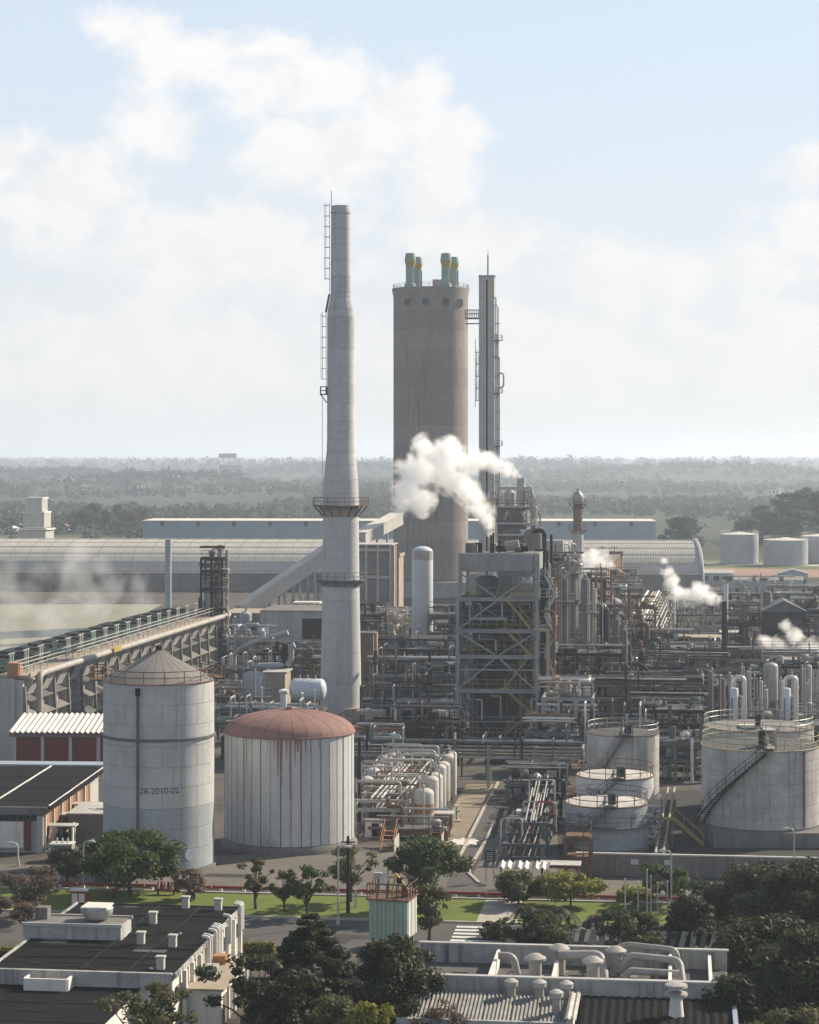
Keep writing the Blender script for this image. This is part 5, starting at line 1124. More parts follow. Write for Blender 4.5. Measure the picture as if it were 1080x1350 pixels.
hrack('far pale pipe rack crossing at the right before the grass strip', 880, 1090, 455, 5, [2.5,4.5], 6, 11, 'pale_steel', 8, 8)
hrack('farthest right-hand pipe rack, just in front of the grass strip', 880, 1090, 520, 5, [3,5], 6, 12, 'pale_steel', 8, 8)
hrack('pipe rack behind the cone tank, crossing toward the chimney', 285, 430, 292, 3, [2.6,4.4], 6, 13, 'steel', 5, 10, ['pale_steel','steel','blue_grey_paint'])
hrack('pipe rack left of the chimney, beyond the white horizontal drum', 285, 425, 335, 3, [3,5.4], 6, 14, 'steel', 6, 8, ['pale_steel','steel','blue_grey_paint'])
a = P(822,880,6); b = P(874,782,6)
pipe_rack('pipe_rack', 'long elevated rack of many pale parallel pipes receding to the arched warehouse', (a.x,a.y,0), (b.x,b.y,0), 7.5, [3.5,6.0], 12, 9, 'pale_steel', 31, ['bright_sheet','fibre_cement','tan'], extra=8)
# yellow and black clearance board on the pipe bridge
t = thing('clearance_board', 'yellow and black striped clearance board hanging under the pipe bridge', 'sign', (X_(663,252), 252.3, 0), GRID)
pbox('board', 'dark_steel', t, (0,0,2.75), (4.2,.08,.55)); pipe('hanger', 'steel', t, (-1.9,.05,3), (-1.9,.05,3.9), .04); pipe('hanger', 'steel', t, (1.9,.05,3), (1.9,.05,3.9), .04)
for k in range(10): seg('stripe', 'yellow', t, (-2.0+k*.42,-.06,2.5), (-1.8+k*.42,-.06,3.0), .16, .03)

# ---------------------------------------------------------------- process frames, columns and vessels
def pf(label, px, D, w, d, levels, seed, m='steel', **k):
    k['busy'] = k.get('busy', 1.0)*1.9; return frame('process_module', label, (X_(px,D), D, 0), w, d, levels, m, seed, **k)
TANP = ['tan','pale_steel','tan','silver','bright_sheet']
pf('tan steel frame crowded with pale pipework, behind the racks left of the white column', 512, 396, 9, 7, [4.5,8.5], 101, 'tan', nx=3, pm=TANP, busy=1.5)
pf('low steel frame with pipework right of the white column foot', 592, 372, 7, 6, [4,8,11], 102, nx=2)
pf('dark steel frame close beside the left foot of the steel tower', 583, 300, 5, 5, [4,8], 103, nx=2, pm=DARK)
pf('rusty brown pump frame with yellow valves at the chimney foot', 522, 278, 9, 4, [2.6], 104, 'steel', nx=3, pm=['rust','stair_yellow','tan','steel'], busy=1.4, stairs=False)
pf('pale open pipe frame with sloping rails right of the steel tower', 748, 276, 6.2, 6, [3.4,7.6], 105, 'pale_steel', nx=3, deck='dark_steel', pm=TANP, busy=1.1, stairs=False)
pf('steel frame with pale pipework above the back of the tall round tank', 836, 300, 7, 5, [3,6.4], 106, nx=2, busy=1.3)
pf('tall dark frame of pipes and drums left of the receding pipe rack', 790, 338, 7, 7, [5,9.5,13.5], 107, nx=3, pm=['rust','pale_steel','brown_wall','steel','silver'], busy=1.3)
pf('cluttered frame of elbows and valves right of the tall dark frame', 838, 342, 6, 7, [4,8], 108, nx=2, busy=1.5)
pf('slim tower frame with open top behind the cluttered frames', 822, 440, 5, 6, [5,9,13,Z_(762,440)], 109, 'pale_steel', nx=1, pm=['orange_brick','tan','pale_steel'], busy=1.2, cladding=('brown_wall', 12, 15))
pf('yellow-platformed frame beside the blue-grey domed vessel', 826, 392, 5, 5, [5,9,13], 110, 'stair_yellow', nx=1, busy=1.2)
pf('dark frame of pipework at the left foot of the dark gabled building', 985, 395, 7, 6, [4,8], 111, 'dark_steel', nx=2, pm=DARK)
pf('frame of grey pipework between the black stack and the twin tanks', 938, 300, 7, 6, [3.5,6.5], 112, nx=2, busy=1.4)
pf('teal-panelled pump frame behind the twin storage tanks', 1030, 275, 13, 6, [4.2], 113, 'steel', nx=4, cladding=('teal', 1, 4), busy=1.2, stairs=False)
pf('grey valve frame at the left of the pale pipe bank, behind the dome tank', 492, 262, 5, 5, [3.4], 114, nx=2, busy=1.5, pm=['rust','pale_steel','steel'])
pf('blower frame with pale ducts behind the red dome, left', 322, 372, 9, 6, [3.5,7], 115, 'blue_grey_paint', nx=3, pm=['blue_grey_paint','pale_steel','white_vessel'], busy=1.2)
pf('low valve frame behind the cone tank shoulder', 305, 318, 6, 5, [3], 116, 'steel', nx=2, busy=1.6, pm=['tan','pale_steel','rust','blue_grey_paint'])
pf('small rusty pump frame just left of the chimney', 410, 330, 5.5, 5, [3.5,7.5], 117, 'rust', nx=2, pm=['rust','tan','steel'], busy=1.3)
pf('far pump frame beside the grass strip at the right edge', 1055, 500, 14, 8, [3.5,6.5], 118, 'steel', nx=3, busy=.9)
pf('far blue-grey equipment frame beyond the grass strip', 1000, 580, 18, 8, [4.5], 119, 'pale_steel', nx=4, busy=.7, stairs=False)
pf('low far frame between the receding rack and the black stack', 915, 470, 12, 8, [4,6.5], 120, 'pale_steel', nx=3, busy=.9)
pf('pipe frame at the far right edge beside the dark gabled building', 1078, 392, 8, 6, [4,7.5,10.5], 121, 'steel', nx=2, busy=1.3)
pf('pipe frame between the steel tower and the tall round tank', 722, 262, 5, 4, [2.8,5], 122, 'steel', nx=2, busy=1.5, stairs=False)
pf('long frame of stacked pipes right of the tall round tank', 890, 256, 7, 5, [2.6,4.6], 123, 'steel', nx=2, busy=1.4, stairs=False)
pf('shadowed valve frame on the yard left of the three round tanks', 705, 240, 6, 6, [2.2], 124, 'steel', nx=2, busy=2.2, stairs=False)

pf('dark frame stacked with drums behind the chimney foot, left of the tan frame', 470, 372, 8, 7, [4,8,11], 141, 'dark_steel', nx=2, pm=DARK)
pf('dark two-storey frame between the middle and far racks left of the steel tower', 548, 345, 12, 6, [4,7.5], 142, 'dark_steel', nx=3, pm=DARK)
pf('long dark frame of pumps right behind the low pipe bridge', 545, 270, 11, 5, [3,5.2], 143, 'dark_steel', nx=4, pm=DARK+['rust'], stairs=False)
pf('dark frame full of exchangers behind the open pale frame', 775, 305, 9, 6, [4,7.5,10.5], 144, 'dark_steel', nx=3, pm=DARK+['pale_steel'])
pf('dark valve frame behind the tall round tank, right side', 880, 276, 9, 6, [3.2,6], 145, 'dark_steel', nx=3, pm=DARK+['pale_steel'])
pf('low tangled frame between the long rack and the black stack', 905, 345, 11, 7, [3.5,6.5], 146, 'dark_steel', nx=3)
pf('tall narrow frame of risers directly right of the pier hall piers', 806, 398, 5, 8, [5,10,14], 147, 'brown_wall', nx=1, pm=['rust','brown_wall','tan','dark_steel'])
pf('frame of pale exchangers at the foot of the receding pipe rack', 865, 330, 7, 6, [3.5,7], 148, 'steel', nx=2)
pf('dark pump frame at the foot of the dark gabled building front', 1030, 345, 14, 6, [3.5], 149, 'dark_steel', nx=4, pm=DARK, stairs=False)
pf('low far frame of mixed pipework left of the far pump frame', 965, 480, 12, 8, [3.5,6], 150, 'steel', nx=3)
pf('dark frame of blowers below the grey hall left of the chimney', 375, 350, 9, 6, [3.5,6.5], 151, 'dark_steel', nx=3, pm=DARK+['blue_grey_paint'])
pf('low dark frame behind the red dome, left of the vent pipe', 335, 275, 8, 5, [2.8], 152, 'dark_steel', nx=3, pm=DARK+['blue_grey_paint','tan'], stairs=False)
pf('low dark frame behind the red dome, right of the vent pipe', 415, 277, 6, 5, [2.8], 153, 'dark_steel', nx=2, pm=DARK+['tan','rust'], stairs=False)
pf('tall dark brown frame of pipes rising close behind the steel tower right flank', 741, 352, 5.5, 6, [6,11,15,18.5,Z_(744,352)], 161, 'brown_wall', nx=2, pm=['brown_wall','rust','pale_steel','dark_steel'])
pf('tall dark frame with landings in front of the pier hall', 776, 364, 5, 6, [6,11,14.5,Z_(764,364)], 162, 'dark_steel', nx=2, pm=['rust','pale_steel','dark_steel','tan'])
pf('middle-height brown frame packed with risers, left of the gooseneck pipe', 842, 372, 5.5, 6, [5,9,Z_(800,372)], 163, 'brown_wall', nx=2, pm=['rust','pale_steel','dark_steel','tan'])
pf('dark frame crowded with exchangers right of the gooseneck pipe', 880, 360, 7, 6, [4,7.5], 164, 'dark_steel', nx=2, pm=DARK+['pale_steel','silver'])
pf('dark tangled frame behind the right silencer', 1050, 318, 9, 6, [4,7.5], 165, 'dark_steel', nx=3, pm=DARK+['pale_steel','tan'])
vessel('vessel', 'blue-grey domed vessel standing high among the frames right of the pier hall', (X_(808,378), 378, 0), 1.55, Z_(788,378), 'blue_grey_paint', z0=8.5, plats=(9,), lad=0)
vessel('vessel', 'squat dark round vessel below the blue-grey domed one', (X_(815,352), 352, 0), 1.4, Z_(822,352), 'dark_steel', z0=5, plats=(6,))
vessel('column', 'dark fluted process column directly right of the steel tower', (X_(753,336), 336, 0), 1.0, Z_(737,336), 'dark_concrete', plats=(6,11,16,20), lad=-.2, cat='column')
vessel('column', 'pale slim process column half hidden by the dark fluted one', (X_(764,345), 345, 0), .5, Z_(742,345), 'silver', plats=(14,), cat='column')
for i, (px, D, r, py) in enumerate([(776,352,.22,756),(786,352,.2,757),(793,360,.16,748),(806,352,.16,752),(830,360,.25,782),(736,330,.18,745)]):
    stack('riser_pipe', ['thin brown riser pipe beside the pale slim column','second thin brown riser, a step right of the pale slim column','thin riser in front of the pier hall middle','thin riser in front of the blue-grey domed vessel','brown riser right of the blue-grey domed vessel','thin riser close to the steel tower right flank'][i], (X_(px,D), D, 0), r, Z_(py,D), 'brown_wall' if i else 'dark_steel', cat='pipe')
vc = [(722,322,.5,742,'dark_concrete'),(731,318,.3,765,'rust'),(744,312,.55,752,'brown_wall'),(772,330,.7,762,'dark_concrete'),(783,328,.35,775,'tan'),(797,322,.75,800,'dark_steel'),(812,330,.45,815,'brown_wall'),(822,322,.6,828,'dark_concrete'),(846,318,.45,858,'dark_steel'),(858,330,.3,868,'tan')]
for i, (px, D, r, py, m) in enumerate(vc):
    vessel('column', ORD[i]+' dark upright column from the left, in the cluster right of the steel tower', (X_(px,D), D, 0), r, Z_(py,D), m, cat='column', group='dark column cluster', plats=(Z_(py,D)*.5, Z_(py,D)*.8) if i % 2 == 0 else (), lad=None)
t = thing('gooseneck_pipe', 'fat brown gooseneck pipe bending over left of the receding rack', 'pipe', (X_(853,345), 345, 0), GRID)
MB().tube(bend([(-1.8,0,Z_(823,345)),(.1,0,Z_(822,345)),(.1,0,3),(.1,1.5,3)], .8, 6), .33, 12).build('pipe', 'rust', t, True); pipe('post', 'steel', t, (.1,0,0), (.1,0,3), .15); pipe('post', 'steel', t, (-1.7,0,0), (-1.7,0,Z_(823,345)), .12)
t = thing('overhead_pipe', 'long straight dark pipe carried high across right of the steel tower', 'pipe', (X_(722,312), 312, 0), GRID)
MB().tube(bend([(0,0,Z_(874,312)),(13.2,0,Z_(874,312)),(14.4,0,Z_(884,312)),(14.4,0,2)], .8, 5), .26, 10).build('pipe', 'dark_steel', t, True)
for x in (1,5,9,12.6): pipe('post', 'steel', t, (x,0,0), (x,0,Z_(875,312)), .12)
stack('black_stack', 'slim black steam stack at right with white steam trailing from its top', (X_(955,340), 340, 0), .42, Z_(793,340), 'dark_steel')
stack('thin_stack', 'very thin dark mast left of the black stack', (X_(933,350), 350, 0), .14, Z_(857,350), 'dark_steel', cat='mast')
stack('white_stack', 'short white vent pipe behind the black stack top', (X_(957,420), 420, 0), .45, Z_(770,420), 'white_vessel')
# crowd of process columns behind the twin storage tanks
cols = [(925,300,.3,888),(936,296,.35,884),(944,303,.3,897),(952,290,.45,893),(963,298,.28,890),(978,302,.4,878),(986,296,.35,884),(996,300,.3,893),(1003,292,.28,897),(1016,306,1.05,873),(1030,296,.28,896),(1043,300,.3,886),(1050,292,.3,893),(1058,300,.35,880),(1066,294,.45,876),(1073,300,.3,892),(1080,296,.4,884),(982,284,.25,910),(1010,282,.25,908),(1050,280,.25,905),(1064,284,.3,900)]
for i, (px, D, r, py) in enumerate(cols):
    if r > 1: vessel('vessel', 'stout pale vessel, widest in the crowded row behind the twin storage tanks', (X_(px,D), D, 0), r, Z_(py,D), 'pale_steel', z0=4)
    else: vessel('column', ORD[sorted(cols).index(cols[i])]+' column from the left in the crowded row behind the twin storage tanks', (X_(px,D), D, 0), r, Z_(py,D), ['pale_steel','dark_concrete','dirty_tank','brown_wall'][i % 4], group='columns behind the twin tanks', cat='column', nozzle=i % 2 == 0, plats=(Z_(py,D)*.55,) if i % 4 == 0 else ())
for px, lab in ((968,'left of the two white silencers on legs above the twin storage tanks'), (1037,'right of the two white silencers on legs above the twin storage tanks')):
    D = 262; t = thing('silencer', lab, 'silencer', (X_(px,D), D, 0), GRID); z0, z1 = Z_(946,D), Z_(907,D)
    MB().lathe([(.12,z0-1.4),(.14,z0-.6),(.5,z0),(.5,z1-.15),(.4,z1)], 18).build('shell', 'white_vessel', t, True); pipe('inlet', 'pale_steel', t, (0,0,0), (0,0,z0-1), .12)
    for k in range(3): a = 2.1*k; pipe('leg', 'steel', t, (.75*math.cos(a),.75*math.sin(a),0), (.55*math.cos(a),.55*math.sin(a),z1-1.2), .07)
    MB().tube(bend([(.5,0,z1-1.0),(.85,0,z1-1.0),(.85,0,z0-.5)], .2), .12, 7).build('side_pipe', 'pale_steel', t, True)
for i, (px, D) in enumerate(((979,268),(1047,268))):
    t = thing('hook_pipe', ['hooked pale pipe beside the left silencer','hooked pale pipe beside the right silencer'][i], 'pipe', (X_(px,D), D, 0), GRID); z = Z_(893,D)
    MB().tube(bend([(-1.2,0,z-1.2),(-1.0,0,z),(.2,0,z),(.2,0,4),(.2,1,3)], .6, 5), .3, 10).build('pipe', 'silver', t, True); pipe('post', 'steel', t, (.2,0,0), (.2,0,4), .15)
# dark gabled building
D = 388; t = hall('gabled_building', 'dark gabled process building at right, steam drifting across its open front', (X_(1034,D), D, 0), 7.4, 9, Z_(807,D), 'dark_steel', 'steel', GRID, 1.9)
for x in (-3.6,-1.2,1.2,3.6): pbox('pillar', 'dark_steel', t, (x,-.12,Z_(807,D)/2), (.35,.25,Z_(807,D)))
for z in (3.4,6.6): pbox('floor_edge', 'dark_steel', t, (0,-.1,z), (7.4,.2,.3))
for x, z in ((-2.4,8.6),(0,8.8),(2.4,8.2)): pbox('opening', 'glass', t, (x,-.06,z), (1.6,.1,1.6))
pbox('side_box', 'dark_steel', t, (-5.4,2,2.6), (3.4,5,5.2)); seg('roof_pipe', 'dark_steel', t, (3.6,2,Z_(808,D)), (8,2,Z_(808,D)), .35, .35, 'cyl20'); MB().lathe([(.8,9),(.8,Z_(786,D)),(.6,Z_(784,D))], 14, (-2.6,8)).build('roof_fan', 'steel', t, True)
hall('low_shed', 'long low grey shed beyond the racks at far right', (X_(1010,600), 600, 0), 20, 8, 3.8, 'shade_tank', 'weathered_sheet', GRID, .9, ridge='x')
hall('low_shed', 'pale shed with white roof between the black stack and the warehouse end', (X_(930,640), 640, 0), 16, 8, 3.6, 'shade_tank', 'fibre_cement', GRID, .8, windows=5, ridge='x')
hall('low_shed', 'flat grey pump house in shade left of the black stack foot', (X_(918,402), 402, 0), 9, 8, 4.6, 'dark_concrete', 'tan', GRID, windows=3)
hall('low_shed', 'pale flat-roofed control hut right of the black stack foot', (X_(965,408), 408, 0), 4, 5, 5, 'brown_wall', 'fibre_cement', GRID, windows=2)
hall('low_shed', 'small blue-roofed pump house far off at the right edge', (X_(1046,610), 610, 0), 8, 6, 5, 'blue_sheet', 'blue_sheet', GRID, 1.2, windows=3)
# equipment left of the chimney
vessel('vessel', 'dark blue-grey round vessel with dished top behind the red dome', (X_(335,306), 306, 0), 1.6, Z_(884,306), 'blue_grey_paint', z0=1.2, plats=(4.6,), lad=None)
drum('drum', 'white horizontal drum lying left of the chimney', (X_(406,300), 300, 0), GRID, 1.5, 3.6, 'white_vessel', Z_(909,300))
t = thing('crane_pipe', 'thick dark upright pipe with grey side arm, left of the chimney', 'pipe', (X_(376,318), 318, 0), GRID); pipe('upright', 'dark_steel', t, (0,0,0), (0,0,Z_(848,318)), .42, 'cyl20')
MB().tube(bend([(-4,0,Z_(878,318)),(0,0,Z_(877,318)),(.9,0,Z_(870,318)),(.9,0,Z_(852,318)),(1.4,0,Z_(850,318))], .6, 5), .42, 12).build('arm', 'blue_grey_paint', t, True); pipe('prop', 'steel', t, (-3.8,0,0), (-3.8,0,Z_(878,318)), .12)
hall('low_shed', 'small tan block building between the dark vessel and the white drum', (X_(361,312), 313, 0), 3.0, 5, Z_(888,312), 'tan', 'fibre_cement', GRID)
for i, (px, D, r, py) in enumerate(((324,392,1.1,806),(312,392,.7,815),(346,380,.5,850))):
    vessel('cyclone', ['grey cyclone with hooded outlet under the conveyor foot','smaller cyclone left of the hooded one','short duct column right of the hooded cyclone'][i], (X_(px,D), D, 0), r, Z_(py,D), 'blue_grey_paint', z0=3, cat='cyclone')
t = thing('duct_run', 'pale grey sloping duct on trestles below the transfer house', 'duct', (X_(352,360), 360, 0), GRID); MB().tube(bend([(-5.5,0,.6),(-5.5,0,5.6),(-3,0,7),(3.5,0,9)], .9, 5), .45, 12).build('duct', 'blue_grey_paint', t, True)
for x in (-2.5,1,3.2): pipe('trestle', 'steel', t, (x,0,0), (x,0,6.6+x*.3), .14)
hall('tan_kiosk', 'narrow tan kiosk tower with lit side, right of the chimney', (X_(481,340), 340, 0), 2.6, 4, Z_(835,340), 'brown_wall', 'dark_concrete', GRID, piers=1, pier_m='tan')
t = thing('white_hood', 'white sheet hood over plant beside the left edge of the steel tower', 'hood', (X_(594,318), 318, 0), GRID); mb = MB(); z = Z_(884,318); mb.add([(-1.7,0,z),(1.3,0,z),(1.3,3,z),(-1.7,3,z),(-.7,.6,z+1.3),(1.1,.6,z+1.5),(1.1,2.4,z+1.5),(-.7,2.4,z+1.3)], [(3,2,1,0),(4,5,6,7),(0,1,5,4),(1,2,6,5),(2,3,7,6),(3,0,4,7)]); mb.build('hood', 'white_paint', t)
for x in (-1.5,1.1): 
    for y in (.2,2.8): pipe('post', 'steel', t, (x,y,0), (x,y,z), .1)
t = thing('red_roof_trough', 'short pale red-tipped chute roof at the chimney foot', 'chute', (X_(492,284), 284, 0), GRID); pbox('roof', 'tan', t, (0,1,Z_(940,284)), (4.4,2.4,.5)); pbox('red_end', 'orange_brick', t, (2.3,1,Z_(940,284)), (.3,2.5,.6))
for x in (-1.8,1.8): pipe('post', 'steel', t, (x,1,0), (x,1,Z_(941,284)), .12)
drum('drum', 'blue-grey horizontal drum behind the pale pipe bank', (X_(505,268), 268, 0), GRID, 1.1, 3.4, 'teal', 3.2)
hall('grey_hut', 'small grey hut with sloped roof at the foot of the chimney', (X_(497,274), 274.5, 0), 3.8, 3, 2.6, 'blue_grey_paint', 'pale_steel', GRID, .7)
stack('lamp_pole', 'thick dark pole beside the dome tank right edge', (X_(474,224), 224, 0), .17, 9.2, 'dark_steel', cat='pole')

# ---------------------------------------------------------------- pale pipe bank with white vessels
a = P(502,1098); b = a+E2*34
pipe_rack('pipe_bank', 'low bank of pale pipes receding from the road between dome tank and white vessels', a, b, 5.2, [2.3,3.2], 11, 4.2, 'pale_steel', 51, ['cream_vessel','pale_steel','old_duct','cream_vessel','rust'], extra=26, rs=(.05,.07,.09,.12))
for i in range(7):
    p = P(559,1096)+E2*(i*4.2)+E1*(.15*(i % 2)); r = 1.02 if i == 0 else .8+.12*(i % 3)
    t = vessel('white_vessel', 'white upright vessel with orange band, front of the row by the road' if i == 0 else ORD[i]+' white upright vessel from the road, in the row behind the orange-banded one', p, r, 4.4+(.4 if i else 0)+.25*(i % 2), 'cream_vessel', z0=.6, group=None if i == 0 else 'vessel row by the road', bands=[(1.9,.95,'orange_brick')] if i == 0 else (), pipes=True, lad=-2.6 if i == 0 else None)
for i in range(5):
    p = P(482,1075)+E2*(i*5); vessel('white_vessel', ORD[i]+' round white vessel from the front, left row beside the dome tank', p, .9, 4.2+.2*(i % 2), 'cream_vessel', z0=.6, group='left vessel row')
t = thing('walkway_stair', 'short orange-railed access stair in front of the pale pipe bank', 'stair', P(513,1118), GRID); stair(t, (0,-2,0), (0,1.6,1.6), 1.2, 'orange_brick'); pbox('side_sheet', 'fibre_cement', t, (.75,-.2,.6), (.06,3.6,1.2))
t = thing('walkway_stair', 'second access stair by the kerb right of the banded vessel', 'stair', P(576,1110), GRID); stair(t, (0,-2,0), (0,1.6,1.4), 1.0, 'rust'); pbox('side_sheet', 'tan', t, (.65,-.2,.5), (.06,3.6,1.0))
pf('low brown manifold skid with many valves in front of the banded vessel', 545, 217, 6.5, 2.4, [1.0], 130, 'rust', nx=4, busy=.5, stairs=False, pm=['rust','brown_wall','pale_steel'], brace=False)
t = thing('kiosk', 'small white kiosk under the front of the pale pipe bank', 'kiosk', P(492,1104), GRID); pbox('body', 'white_wall', t, (0,.6,.8), (1.6,1.2,1.6)); pbox('roof', 'dark_concrete', t, (0,.6,1.66), (1.9,1.5,.14)); pbox('door', 'dark_steel', t, (.2,-.02,.75), (.7,.06,1.3))
t = thing('brown_wall_block', 'low brown wall block behind the orange-banded vessel', 'wall', P(582,1092), GRID); pbox('block', 'brown_wall', t, (0,1,.7), (2.2,1.8,1.4)); pbox('coping', 'concrete', t, (0,1,1.45), (2.4,2,.12))
t = thing('eye_wash', 'small green eyewash stand on the sandy verge beside the road', 'post', P(602,1083), 0); pipe('post', 'teal', t, (0,0,0), (0,0,1.5), .08); pbox('bowl', 'teal', t, (0,0,1.1), (.6,.5,.15)); pbox('top', 'white_paint', t, (0,0,1.6), (.5,.4,.2)); pbox('base', 'concrete', t, (0,0,.08), (.9,.8,.16))
# red and white pipes by the three round tanks
a = P(703,1128); b = P(716,1062)
pipe_rack('pipe_rack', 'short rack of red and white pipes beside the three round tanks', a, b, 2.2, [3.0], 7, 6, 'steel', 61, ['red_paint','old_duct','pale_steel','old_duct'], extra=2, rs=(.06,.08,.1))
a = P(690,1140); b = P(722,1052); pipe_rack('pipe_rack', 'low dark pipe track on the yard left of the three round tanks', a, b, 3.5, [.6,1.8], 7, 6, 'steel', 62, DARK+['pale_steel'], extra=10, rs=(.05,.07,.1))
t = thing('red_cabinet', 'red hose cabinet with white roof beside the red pipes', 'cabinet', P(691,1105), GRID); pbox('body', 'red_paint', t, (0,.6,1.6), (1.3,1.1,1.6)); pbox('roof', 'white_paint', t, (0,.6,2.55), (1.6,1.4,.3))
for x in (-.5,.5): pipe('leg', 'steel', t, (x,.3,0), (x,.3,.9), .06)
a = P(869,1142); b = P(885,1058)
t = thing('pipe_pair', 'pair of long pale pipes running back between round tanks and big tank', 'pipe', a, math.atan2(-(b-a).x, (b-a).y)); L = (b-a).length
for x in (-.35,.35): pipe('pipe', 'tan', t, (x,0,1.2), (x,L,1.6), .13)
for k in range(6): pbox('sleeper', 'dark_concrete', t, (0,L*(k+.3)/6,.5), (1.3,.3,1.0))
t = thing('yellow_stair', 'dull yellow stair with platform beside the nearest big tank', 'stair', (X_(900,214), 214, 0), GRID); stair(t, (2.0,0,.2), (-.8,0,2.6), .9, 'stair_yellow'); pbox('landing', 'stair_yellow', t, (-1.6,.2,2.55), (1.6,1.6,.12)); 
for x in (-2.2,-1.0): pipe('post', 'stair_yellow', t, (x,0,0), (x,0,3.5), .07)
t = frame('rusty_cage', 'rusty open cage tower by the retaining wall in front of the round tanks', P(762,1163), 2.2, 2.0, [2.2,4.0], 'rust', 140, nx=1, busy=.15, stairs=False, deck='rust', rail='rust', pm=['rust','brown_wall'])
# retaining wall of the tank yard
w0 = G(13.2,17); t = thing('retaining_wall', 'long stained concrete retaining wall in front of the tank yard', 'wall', w0, GRID)
for k in range(8): pbox('wall_bay', 'dark_concrete', t, (1.8+k*3.6,0,.95), (3.56,.3,1.9))
pbox('coping', 'concrete', t, (14.4,0,1.97), (29,.45,.14))
for x in (5.2, 8.2): pbox('notice', 'white_paint', t, (x,-.18,1.3), (.7,.06,.45))
# corrugated canopy, its small shed and a direction sign
t = thing('bus_shelter', 'small shelter with bright corrugated roof beside the road junction', 'shelter', P(690,1178), GRID)
for k in range(3): corrugated('roof_sheet', 'bright_sheet', t, -2.2+k*1.5, -2.2+(k+1)*1.5-.03, -.3, 2.25, 1.5, 2.5, .5, .13)
for x in (-2,2): 
    for y in (0,1.3): pipe('post', 'pale_steel', t, (x,y,0), (x,y,2.2), .06)
pbox('bench', 'dark_concrete', t, (0,1.1,.45), (3.4,.4,.1)); pbox('bench_leg', 'dark_concrete', t, (-1.4,1.1,.2), (.15,.35,.4)); pbox('bench_leg', 'dark_concrete', t, (1.4,1.1,.2), (.15,.35,.4))
t = thing('flat_shelter', 'flat grey shelter roof with red edge joined right of the bright canopy', 'shelter', P(738,1176), GRID); pbox('roof', 'fibre_cement', t, (0,1,2.3), (3.6,2.2,.14)); pbox('red_edge', 'red_wall', t, (0,-.14,2.2), (3.6,.08,.2))
for x in (-1.6,1.6): pipe('post', 'steel', t, (x,.3,0), (x,.3,2.3), .06); pipe('post', 'steel', t, (x,1.8,0), (x,1.8,2.3), .06)
t = thing('direction_sign', 'dark green direction sign on two posts at the road corner', 'sign', P(646,1163), 0); pbox('board', 'dark_green', t, (0,0,2.3), (.9,.06,1.0))
for k in range(5): pbox('text_line', 'marking', t, (0,-.04,2.62-k*.16), (.62,.02,.04))
for x in (-.35,.35): pipe('post', 'steel', t, (x,0.05,0), (x,.05,2.8), .04)

# ---------------------------------------------------------------- lawn, fire main, lamps, flagpoles
t = thing('fire_main', 'long red fire main pipe on low white supports along the lawn edge', 'pipe', G(-36,5.6), GRID)
for k in range(11): pipe('pipe', 'red_paint', t, (k*6.0,0,.36), (k*6.0+5.9,0,.36), .12)
for k in range(32): pbox('support', 'white_wall', t, (k*2.05+.3,0,.14), (.22,.4,.28))
t = thing('fire_main', 'shorter red fire main running on beside the right-hand lawn', 'pipe', G(33,5.6), GRID)
for k in range(3): pipe('pipe', 'red_paint', t, (k*6.0,0,.36), (k*6.0+5.9,0,.36), .12)
for k in range(9): pbox('support', 'white_wall', t, (k*2.05+.3,0,.14), (.22,.4,.28))
t = thing('red_hydrant_box', 'red box housing with white doors beside the bare tree on the left lawn', 'cabinet', P(103,1197), GRID); pbox('body', 'red_paint', t, (0,.5,.7), (1.3,.9,1.4)); pbox('roof', 'white_wall', t, (0,.5,1.45), (1.5,1.1,.1))
for x in (-.3,.3): pbox('door', 'white_wall', t, (x,.02,.7), (.5,.06,1.0))
t = thing('red_slide', 'leaning red and white barrier arm on the left lawn', 'barrier', P(150,1185), GRID); pipe('post', 'dark_steel', t, (0,0,0), (0,0,.9), .1); seg('arm', 'red_paint', t, (-.2,0,.5), (1.5,0,1.9), .28); seg('arm_tip', 'white_paint', t, (1.5,0,1.9), (1.7,0,2.06), .3)
t = thing('bench', 'red and white slatted bench under the big left tree', 'bench', P(219,1180), GRID)
for k in range(6): pbox('slat', 'red_paint' if k % 2 else 'white_paint', t, (-.75+k*.3,.3,.75), (.2,.08,.7))
pbox('seat', 'red_paint', t, (0,0,.45), (1.9,.5,.08)); pbox('leg', 'dark_steel', t, (-.7,0,.2), (.08,.4,.42)); pbox('leg', 'dark_steel', t, (.7,0,.2), (.08,.4,.42))
for i, (px, py, top) in enumerate([(824,1236,1160),(841,1238,1163),(853,1237,1148),(858,1240,1156),(867,1234,1165),(880,1232,1163)]):
    b = P(px, py); o = thing('flagpole', ORD[i]+' flagpole from the left, in the row on the lawn behind the parapet', 'flagpole', b, 0, 'flagpoles on the lawn'); MB().tube([(0,0,0),(0,0,Z_(top,b.y))], [.07,.045], 8).build('pole', 'pale_steel', o, True); MB().lathe([(.2,0),(.2,.15),(.08,.3)], 10).build('base', 'concrete', o, True); MB().lathe([(.02,Z_(top,b.y)),(.08,Z_(top,b.y)+.06),(.02,Z_(top,b.y)+.14)], 8).build('finial', 'pale_steel', o, True)
def lamp(label, px, py, top, arm=1, m='pale_steel', r=.07):
    b = P(px, py); h = Z_(top, b.y); o = thing('street_lamp', label, 'street lamp', b, 0); MB().tube(bend([(0,0,0),(0,0,h-.3),(.15*arm,0,h),(.7*arm,0,h+.05)], .3), r, 8).build('pole', m, o, True)
    MB().lathe([(.16,0),(.14,.5),(.08,.7)], 10).build('base', 'concrete', o, True); hd = MB(); hd.tube([(.45*arm,0,h+.07),(.8*arm,0,h+.06),(1.05*arm,0,h-.02)], [.08,.13,.06], 8); hd.build('lamp_head', 'white_paint', o, True)
